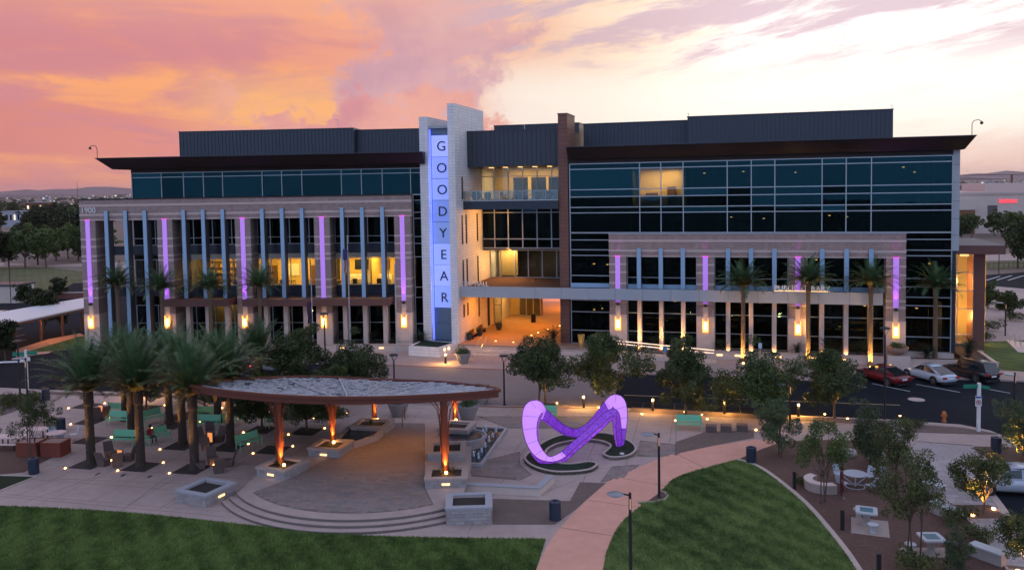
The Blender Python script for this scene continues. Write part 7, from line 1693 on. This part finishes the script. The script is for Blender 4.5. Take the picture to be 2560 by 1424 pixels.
# ---------------------------------------------------------------- people
def person(loc, rot, label, shirt, trousers, pose, hairc=(.015, .01, .008)):
    t_ = thing('person', label, 'person', loc, rot)
    if pose == 'stand':
        hip, kn, an = .90, .48, .08; J = {'pel': (0, 0, .95), 'sp': (0, 0, 1.15), 'ch': (0, .0, 1.36), 'nk': (0, -.01, 1.50), 'hd': (0, -.02, 1.60), 'tp': (0, -.01, 1.72)}
        legs = lambda s_: [(s_ * .09, 0, .90), (s_ * .11, -.02 - .05 * s_, .48), (s_ * .12, .03 * s_, .07), (s_ * .13, -.15 + .03 * s_, .04)]
        arms = lambda s_: [(s_ * .19, .0, 1.40), (s_ * .25, .02, 1.12), (s_ * .24, -.08, .88), (s_ * .24, -.11, .80)]
    else:
        J = {'pel': (0, .0, .52), 'sp': (0, .03, .72), 'ch': (0, .02, .93), 'nk': (0, -.02, 1.07), 'hd': (0, -.05, 1.17), 'tp': (0, -.04, 1.29)}
        legs = lambda s_: [(s_ * .10, -.02, .50), (s_ * .13, -.44, .50), (s_ * .13, -.46, .08), (s_ * .14, -.62, .04)]
        arms = lambda s_: [(s_ * .19, .02, .97), (s_ * .24, -.06, .70), (s_ * .16, -.28, .60), (s_ * .13, -.35, .58)]
    vs, es, rs = [], [], []
    def av(p, r_, par=None): vs.append(p); rs.append(r_); (es.append((par, len(vs) - 1)) if par is not None else None); return len(vs) - 1
    pel = av(J['pel'], .13); sp = av(J['sp'], .125, pel); ch = av(J['ch'], .14, sp); nk = av(J['nk'], .055, ch); hd = av(J['hd'], .085, nk); tp_ = av(J['tp'], .07, hd)
    for s_ in (-1, 1):
        q = pel
        for p, r_ in zip(legs(s_), (.095, .065, .042, .035)): q = av(p, r_, q)
        q = ch
        for p, r_ in zip(arms(s_), (.062, .045, .03, .03)): q = av(p, r_, q)
        hp_ = Vector(vs[q]); dr = (Vector(vs[q]) - Vector(vs[q - 1])).normalized()
        for j, (o_, ln) in enumerate(((-.024, .055), (-.008, .07), (.008, .068), (.022, .05))): av(tuple(hp_ + Vector((0, o_, 0)) + dr * ln), .009, q)
        av(tuple(hp_ + Vector((-s_ * .03, -.035, 0)) + dr * .02), .010, q)
    me = bpy.data.meshes.new('body'); me.from_pydata(vs, es, []); o = link('body', me, t_)
    sk = o.modifiers.new('skin', 'SKIN'); ss = o.modifiers.new('sub', 'SUBSURF'); ss.levels = ss.render_levels = 1
    for i, v_ in enumerate(me.skin_vertices[0].data): v_.radius = (rs[i], rs[i] * (.75 if i in (pel, sp, ch) else 1)); v_.use_root = (i == pel)
    bpy.context.view_layer.update()
    ev = bpy.data.meshes.new_from_object(o.evaluated_get(bpy.context.evaluated_depsgraph_get())); o.modifiers.clear(); o.data = ev; ev.materials.clear()
    for m_ in (mat('skin', (.30, .16, .10), .6, var=.05), shirt, trousers, mat('shoe', (.3, .3, .3), .6)): ev.materials.append(m_)
    zn = J['nk'][2] - .03; zp = J['pel'][2]
    for f in ev.polygons:
        c_ = f.center; f.use_smooth = True
        if c_.z > zn: k_ = 0
        elif pose == 'stand': k_ = 1 if (c_.z > zp and not (abs(c_.x) > .2 and c_.z < 1.12)) else (0 if abs(c_.x) > .19 and c_.z > .6 else 2 if c_.z > .1 else 3)
        else: k_ = 1 if (c_.z > .60 and c_.y > -.2) else (0 if c_.z > .56 and abs(c_.x) > .1 and c_.y < -.2 else 2 if c_.z > .12 else 3)
        f.material_index = k_
    h_ = Vector(J['hd']); mb = MB().lathe([(.092, -.02), (.105, .04), (.098, .10), (.06, .15), (.01, .165)], 12, (h_.x, h_.y + .012, h_.z)); mb.build('hair', mat('hair', hairc, .6), t_, True)
    f_ = MB()
    for s_ in (-1, 1): f_.lathe([(.002, -.010), (.012, 0), (.002, .010)], 6, (h_.x + s_ * .033, h_.y - .088, h_.z + .02))
    f_.build('eyes', m_black, t_); MB().hexa([(h_.x - .012, h_.y - .085, h_.z - .03), (h_.x + .012, h_.y - .085, h_.z - .03), (h_.x + .012, h_.y - .112, h_.z - .03), (h_.x - .012, h_.y - .112, h_.z - .03), (h_.x - .006, h_.y - .08, h_.z + .015), (h_.x + .006, h_.y - .08, h_.z + .015), (h_.x + .006, h_.y - .09, h_.z + .015), (h_.x - .006, h_.y - .09, h_.z + .015)]).build('nose', mat('skin', (.3, .16, .1)), t_)
p = G(2104, 1246); person((p.x, p.y, .02), R(70), 'standing person in dark red clothes beside the round garden table', mat('red_cloth', (.12, .012, .03), .8), mat('dark_red_cloth', (.09, .012, .02), .8), 'stand')
p = G(2208, 1233); person((p.x, p.y, .02), R(-75), 'standing person in pale blue clothes at the edge of the drooping tree', mat('pale_blue_cloth', (.30, .38, .46), .8), mat('grey_blue_cloth', (.22, .25, .32), .8), 'stand')
p = G(376, 1108); person((p.x, p.y, 0), R(58), 'seated person in a red top on a mint bench', mat('bright_red_cloth', (.35, .02, .03), .8), mat('dark_cloth', (.02, .022, .03), .8), 'sit')

# ---------------------------------------------------------------- surroundings on the left: park, carport, trees
def sheetpx(name, pts, z, m): return struct(name, MB().sheet([(p.x, p.y) for p in px(*pts)], z), m)
grass_sheet('park_lawn', [(p.x, p.y) for p in px((-300, 665), (-100, 662), (100, 664), (240, 680), (330, 700), (330, 745), (100, 752), (-300, 770))], -.19, m_drygrass)
sheetpx('park_path', ((-300, 655), (0, 655), (120, 660), (330, 652), (330, 668), (220, 664), (100, 666), (-300, 668)), -.18, m_conc)
sheetpx('rear_parking', ((-300, 770), (100, 752), (330, 745), (330, 800), (180, 860), (-300, 900)), -.185, m_asph)
sheetpx('walk_strip', ((40, 870), (120, 845), (200, 830), (215, 838), (120, 880), (40, 890)), -.12, m_path)
grass_sheet('grass_corner', [(p.x, p.y) for p in px((60, 878), (200, 838), (330, 830), (330, 870), (180, 872))], -.1, m_grass)
for a, b in (((0, 832), (100, 808)), ((30, 842), (150, 815)), ((0, 862), (180, 822))): paint('parking_line', a, b, .12, m_yellow_line, -.17)
cp = [G(*q, 3.4) for q in ((-120, 838), (212, 768), (210, 744), (-120, 800))]
t_ = thing('carport', 'long white flat roofed carport beside the office wing', 'carport', (cp[0].x, cp[0].y, 0), base=True)
MB().prism([(p.x, p.y) for p in cp], 3.25, 3.4).build('carport_roof', m_white, t_); strip([(cp[0].x, cp[0].y), (cp[1].x, cp[1].y)], .12, 3.0, 3.26, MB()).build('carport_beam', m_brown, t_)
for f in (.15, .42, .62, .8, .97):
    a = cp[0].lerp(cp[1], f).lerp(cp[3].lerp(cp[2], f), .5); MB().cyl(a.x, a.y, -.2, 3.25, .14).build('carport_post', m_brown, t_)
lamp('POINT', (cp[1].x - 10, cp[1].y - 2.0, 2.8), 160, (1, .5, .18), t_, .2); lamp('POINT', (cp[1].x - 3, cp[1].y - 2.5, 2.8), 160, (1, .5, .18), t_, .2)
p = G(42, 750); t_ = thing('pump_house', 'small white walled shed beyond the carport', 'building', (p.x, p.y, -.2), R(-10)); MB().box(-4, 1.6, -2, 2, 0, 2.7).build('wall', m_base, t_); MB().box(-4.2, 1.8, -2.2, 2.2, 2.7, 2.95).build('roof', m_rib, t_); MB().box(1.6, 1.64, -1.9, 1.9, .1, 2.65).build('white_wall', m_white, t_)
p = G(150, 745); t_ = thing('low_wall', 'low red brown wall beyond the carport', 'wall', (p.x, p.y, -.2), R(4)); MB().box(-6, 8, -.15, .15, 0, 1.0).build('wall_body', m_redband, t_); MB().box(-6.1, 8.1, -.2, .2, 1.0, 1.12).build('wall_cap', m_base, t_)
FAR = [tree_mesh(s_, 8.6, 4.1, 2.2, 3600, .62, f_far, 15, .85, 1, .2) for s_ in (51, 52, 53)]
FARm = [tree_mesh(s_, 8.6, 4.1, 2.2, 3600, .62, f_mid, 15, .85, 1, .2) for s_ in (54, 55)]
for k, (q, sc) in enumerate((((22, 664), 1.0), ((63, 666), 1.05), ((95, 660), 1.1), ((116, 666), 1.0), ((140, 650), .95), ((171, 645), 1.0), ((196, 650), 1.05), ((-10, 668), 1.0), ((222, 652), 1.0), ((250, 650), 1.0))):
    p = G(*q); put_tree(FARm[k % 2] if k != 7 else FAR[k % 3], (p.x, p.y, -.2), f'leafy park tree beyond the dry lawn, {ordinal(k if k != 7 else 7)} of the row counted in planting order', 'park_tree', 'park trees beyond the dry lawn', sc)['label'] = ('leafy park tree at the left photo edge of the lawn row', 'second leafy park tree of the lawn row', 'lighter green leafy tree in the middle of the lawn row', 'fourth leafy park tree of the lawn row', 'leafy park tree set slightly back in the lawn row', 'lighter leafy park tree nearer the house number', 'leafy park tree touching the edge of the office wing', 'leafy park tree cut by the left photo edge', 'leafy tree seen between the first open fins', 'leafy tree seen between the second open fins')[k]
rg = random.Random(77)
for k in range(26):
    x = rg.uniform(-60, 260); y = rg.uniform(545, 632); p = G(x, y)
    put_tree(FAR[k % 3] if k % 4 else FARm[0], (p.x, p.y, -.2), 'dark tree in the dense wood behind the park row', 'wood_tree', 'dark trees of the dense wood behind the park', rg.uniform(.9, 1.6))
for q, sc, lab in (((200, 640), 1.5, 'very dark tall tree against the end of the office wing'), ((110, 830), .62, 'small tree in the parking strip under the carport'), ((150, 745), .42, 'small round tree beside the low red wall'), ((60, 770), .45, 'low tree beside the shed'), ((90, 775), .4, 'low dark tree between shed and carport'), ((14, 900), .5, 'dark small tree at the left edge by the side road')):
    p = G(*q); put_tree(FAR[1], (p.x, p.y, -.2), lab, 'park_tree', 'single trees left of the hall', sc)
p = G(60, 760); t_ = thing('lamp_post', 'thin far lamp post above the shed', 'lamp post', (p.x - 2, p.y, -.2), 0, 'black lamp posts'); MB().cyl(0, 0, 0, 6.5, .06).build('post', m_black, t_); MB().box(-.7, 0, -.1, .1, 6.4, 6.5).build('lamp_head', m_black, t_)
# surroundings on the right
sheetpx('far_road', ((2400, 640), (2800, 615), (2800, 640), (2400, 652)), -.17, m_conc)
sheetpx('rear_lot', ((2395, 690), (2800, 660), (2900, 900), (2560, 860), (2470, 770), (2395, 720)), -.16, m_asph)
grass_sheet('verge', [(p.x, p.y) for p in px((2395, 655), (2800, 640), (2800, 655), (2395, 675))], -.17, m_drygrass)
sheetpx('side_walk', ((2450, 770), (2475, 772), (2600, 870), (2600, 910), (2520, 852)), .006, m_conc)
grass_sheet('green_strip', [(p.x, p.y) for p in px((2448, 855), (2560, 850), (2660, 900), (2660, 935), (2310, 912), (2312, 898), (2470, 905))], .02, m_grass)
sheetpx('bench_pad', ((2515, 850), (2560, 855), (2600, 885), (2545, 880)), .03, m_base)
for k in range(3):
    p = G(2530 + 14 * k, 856 + 6 * k); t_ = thing('bike_rack', f'small dark bike rack beside the green strip, {ordinal(k)} from the hall', 'bike rack', (p.x, p.y, 0), .4, 'bike racks'); MB().tube([(-.35, 0, 0), (-.35, 0, .8), (0, 0, 1.0), (.35, 0, .8), (.35, 0, 0)], .03, 6).build('hoop', m_steel, t_)
for a, b in (((2480, 735), (2560, 775)), ((2465, 700), (2500, 690)), ((2490, 700), (2530, 688)), ((2520, 700), (2560, 688))): paint('parking_line', a, b, .25, m_white_line, -.15)
p = G(2470, 668); t_ = thing('far_fence', 'low red brown fence beyond the rear parking lot', 'fence', (p.x, p.y, -.2), R(-6))
for k in range(24): MB().box(-8 + k * .9, -7.92 + k * .9, -.04, .04, 0, 1.1).build('post', m_brown, t_)
MB().box(-8, 13, -.03, .03, .95, 1.05).build('rail', m_brown, t_)
for k, (q, sc, lab) in enumerate((((2545, 668), 1.02, 'large very dark round tree beside the rear parking lot'), ((2430, 592), .80, 'green tree in front of the far store, nearest the hall'), ((2486, 588), .85, 'green tree in front of the far store entrance'), ((2525, 592), .85, 'green tree under the red store sign'), ((2562, 600), .85, 'green tree at the right photo edge in front of the store'), ((2525, 800), .42, 'young tree in the rear parking strip'), ((2470, 770), .42, 'slim young tree beside the stair hall'), ((2405, 604), .8, 'green tree touching the corner of the library'), ((2600, 640), .9, 'dark tree beyond the right photo edge'))):
    p = G(*q); put_tree(FAR[k % 3] if k in (0, 7, 8) else FARm[k % 2], (p.x, p.y, -.2), lab, 'street_tree', 'trees right of the hall', sc)
st_y = 262.0
a = GD(2392, 600, st_y); t_ = thing('far_store', 'wide pale store with red lit sign and flat roof beyond the trees', 'building', (a.x, a.y, -.2))
zt = GD(2500, 484, st_y).z
MB().box(-14, 80, 0, 40, 0, zt).build('wall', m_base, t_); MB().box(-14.3, 80.3, -.3, 40, zt, zt + .8).build('parapet', m_band, t_)
MB().box(-14.1, 4.5, -2.0, -.02, 0, zt * .62).build('entrance_block', mat('ochre_wall', (.20, .09, .04), .8, world_pos=True), t_); MB().box(-14.2, 4.7, -2.2, 0, zt * .62, zt * .9).build('entrance_block', m_base, t_)
MB().box(9.5, 12.5, -.1, 0, zt * .35, zt * .72).build('shutter', mat('mauve_shutter', (.12, .09, .10), .7), t_); MB().box(12, 26, 6, 20, zt + .8, zt + 3.4).build('roof_unit', m_band, t_)
rx = random.Random(4); m_redsign = emit('red_store_letter', (1, .01, .02), 1.1)
x0 = 13.0
for k in range(9):
    wd_ = rx.uniform(.45, .62); h_ = 1.35 if k in (0, 4) else 1.0
    MB().box(x0, x0 + wd_ * .3, -.25, -.05, zt * .78, zt * .78 + h_).box(x0 + wd_ * .3, x0 + wd_, -.25, -.05, zt * .78, zt * .78 + .28).box(x0 + wd_ * .3, x0 + wd_, -.25, -.05, zt * .78 + .68, zt * .78 + .95).build('sign_letter', m_redsign, t_); x0 += wd_ + .12
MB().cyl(17.5, -4, 0, 6.5, .12).build('wall_lamp_post', m_black, t_)
# far town, woods and mountains
rg = random.Random(5)
m_far = [mat('far_wall_%d' % k, c_, .9, var=.1, world_pos=True) for k, c_ in enumerate(((.30, .28, .29), (.20, .15, .13), (.36, .36, .39), (.16, .12, .11)))]
def far_house(x, y, wpx, hpx, lab, m_, roof=False):
    p = G(x, y); s_ = p.y / F_PX; w_, h_ = wpx * s_, hpx * s_
    t_ = thing('far_building', lab, 'building', (p.x, p.y, -.2), rg.uniform(-.1, .1), 'low buildings towards the horizon'); MB().box(-w_ / 2, w_ / 2, 0, w_ * .6, 0, h_).build('wall', m_, t_); MB().box(-w_ / 2 - .3, w_ / 2 + .3, -.3, w_ * .6, h_, h_ + .35).build('roof', m_far[2] if not roof else m_far[1], t_)
    n_ = max(2, int(wpx / 9))
    for k in range(n_): MB().box(-w_ / 2 + w_ * (k + .25) / n_, -w_ / 2 + w_ * (k + .7) / n_, -.06, -.01, h_ * .45, h_ * .8).build('window', m_gl2 if k % 3 else m_glow2b, t_)
m_glow2b = emit('lit_far_window', (1, .8, .55), 1.2)
far_house(38, 566, 66, 38, 'white store at the left photo edge behind the park', m_far[2]); far_house(92, 540, 50, 34, 'red brown tall building beside the white store', mat('rust_wall', (.20, .055, .025), .8, world_pos=True)); far_house(135, 548, 70, 24, 'white building with pale lit signs left of the hall', m_far[2])
for k in range(34):
    left = k < 22; x = rg.uniform(-80, 330) if left else rg.uniform(2395, 2640); hz_ = HOR - (x - 1280) * math.tan(ROLL)
    d_ = rg.uniform(10, 38) if left else rg.uniform(8, 28)
    far_house(x, hz_ + d_, rg.uniform(12, 36), rg.uniform(3, 8), 'tiny pale low building among the trees near the horizon', rg.choice(m_far))
woods = []
for k in range(900):
    side = k % 3; x = rg.uniform(-250, 420) if side else rg.uniform(2380, 2800); hz_ = HOR - (x - 1280) * math.tan(ROLL); y = hz_ + 3 + 70 * rg.random() ** 2.2; p = G(x, y); s_ = rg.uniform(2.2, 5.0)
    woods.append((p.x, p.y, s_ * .75, s_))
wm = np_mesh('far_woods', *leaf_cloud(woods, 60000, 1.9, np.random.default_rng(8), .75, .6, 0, .4), f_far)
tag(link('far_woods', wm), kind='stuff')
dots = MB()
for k in range(64):
    x = rg.uniform(-60, 330) if k < 48 else rg.uniform(2400, 2620); hz_ = HOR - (x - 1280) * math.tan(ROLL); p = G(x, hz_ + 8 + 45 * rg.random() ** 1.5); s_ = p.y / F_PX * rg.uniform(.5, 1.1)
    dots.lathe([(s_ * .3, 0), (s_, s_), (s_ * .3, 2 * s_)], 5, (p.x, p.y, rg.uniform(3, 7)))
tag(dots.build('town_lights', emit('town_light', (1, .82, .6), 1.6)), kind='stuff')
m_mtn = mat('mountain_rock', (.12, .085, .09), .95, var=.2, scale=.002, world_pos=True)
def ridge(name, pts, Y, dep):
    P_ = [GD(a_, b_, Y) for a_, b_ in pts]; out = []
    for i in range(len(P_) - 1):
        for k in range(6): q = P_[i].lerp(P_[i + 1], k / 6); q.z += rg.uniform(-1, 1) * Y * .0009; out.append(q)
    out.append(P_[-1]); n_ = len(out)
    vs = [(q.x, q.y, q.z) for q in out] + [(q.x, q.y - dep, -2) for q in out] + [(q.x, q.y + dep, -2) for q in out]
    tag(MB().add(vs, [(i, i + 1, n_ + i + 1, n_ + i) for i in range(n_ - 1)] + [(i + 1, i, 2 * n_ + i, 2 * n_ + i + 1) for i in range(n_ - 1)]).build(name, m_mtn), kind='structure')
ridge('mountains', ((-300, 484), (-60, 482), (0, 484), (60, 474), (100, 478), (150, 471), (200, 472), (240, 467), (300, 470), (360, 474), (430, 480)), 9500, 1500)
ridge('mountains', ((-300, 489), (0, 486), (40, 488), (80, 489), (130, 486), (160, 489), (330, 487)), 6000, 900)
ridge('mountains', ((2380, 444), (2440, 434), (2460, 438), (2500, 430), (2530, 427), (2560, 431), (2640, 436), (2800, 440)), 9500, 1500)
p = GD(194, 492, 1500); t_ = thing('radio_mast', 'thin radio mast on the horizon left of the hall', 'mast', (p.x, p.y, 0)); MB().cyl(0, 0, 0, GD(194, 455, 1500).z, .45, .3, 6).build('mast', m_black, t_)
p1, p2 = GD(2390, 438, 900), GD(2700, 441, 900); t_ = thing('overpass', 'long straight dark viaduct line on the right horizon', 'bridge', (p1.x, 900, 0), base=True); MB().box(p1.x - 60, p2.x + 60, 900, 903, p1.z - .6, p1.z).build('deck_beam', m_brown, t_)
for k in range(5): MB().box(p1.x + 60 * k, p1.x + 60 * k + 1.2, 900.5, 902.5, 0, p1.z - .6).build('pier', m_brown, t_)

for nm, poly, n_, sd_, mb_ in (('lawn_grass', lawn, 130000, 1, m_blade), ('lawn_grass', rlawn, 80000, 2, m_blade2)):
    tag(link(nm, np_mesh(nm, *blades(poly, n_, sd_), mb_)), kind='stuff')
# ---------------------------------------------------------------- evening haze
hz_mat = bpy.data.materials.new('haze_air'); hz_mat.use_nodes = True; hn = NT(hz_mat.node_tree); hn.n.clear()
pv_ = hn.n.new('ShaderNodeVolumePrincipled'); pv_.inputs['Color'].default_value = (.95, .80, .82, 1); pv_.inputs['Density'].default_value = 0.000045; pv_.inputs['Anisotropy'].default_value = .3
ho = hn.n.new('ShaderNodeOutputMaterial'); hn.l.new(pv_.outputs[0], ho.inputs['Volume'])
if HAZE:
    tag(MB().box(-9000, 9000, -300, 11800, -2.5, 135).build('haze', hz_mat), kind='stuff')
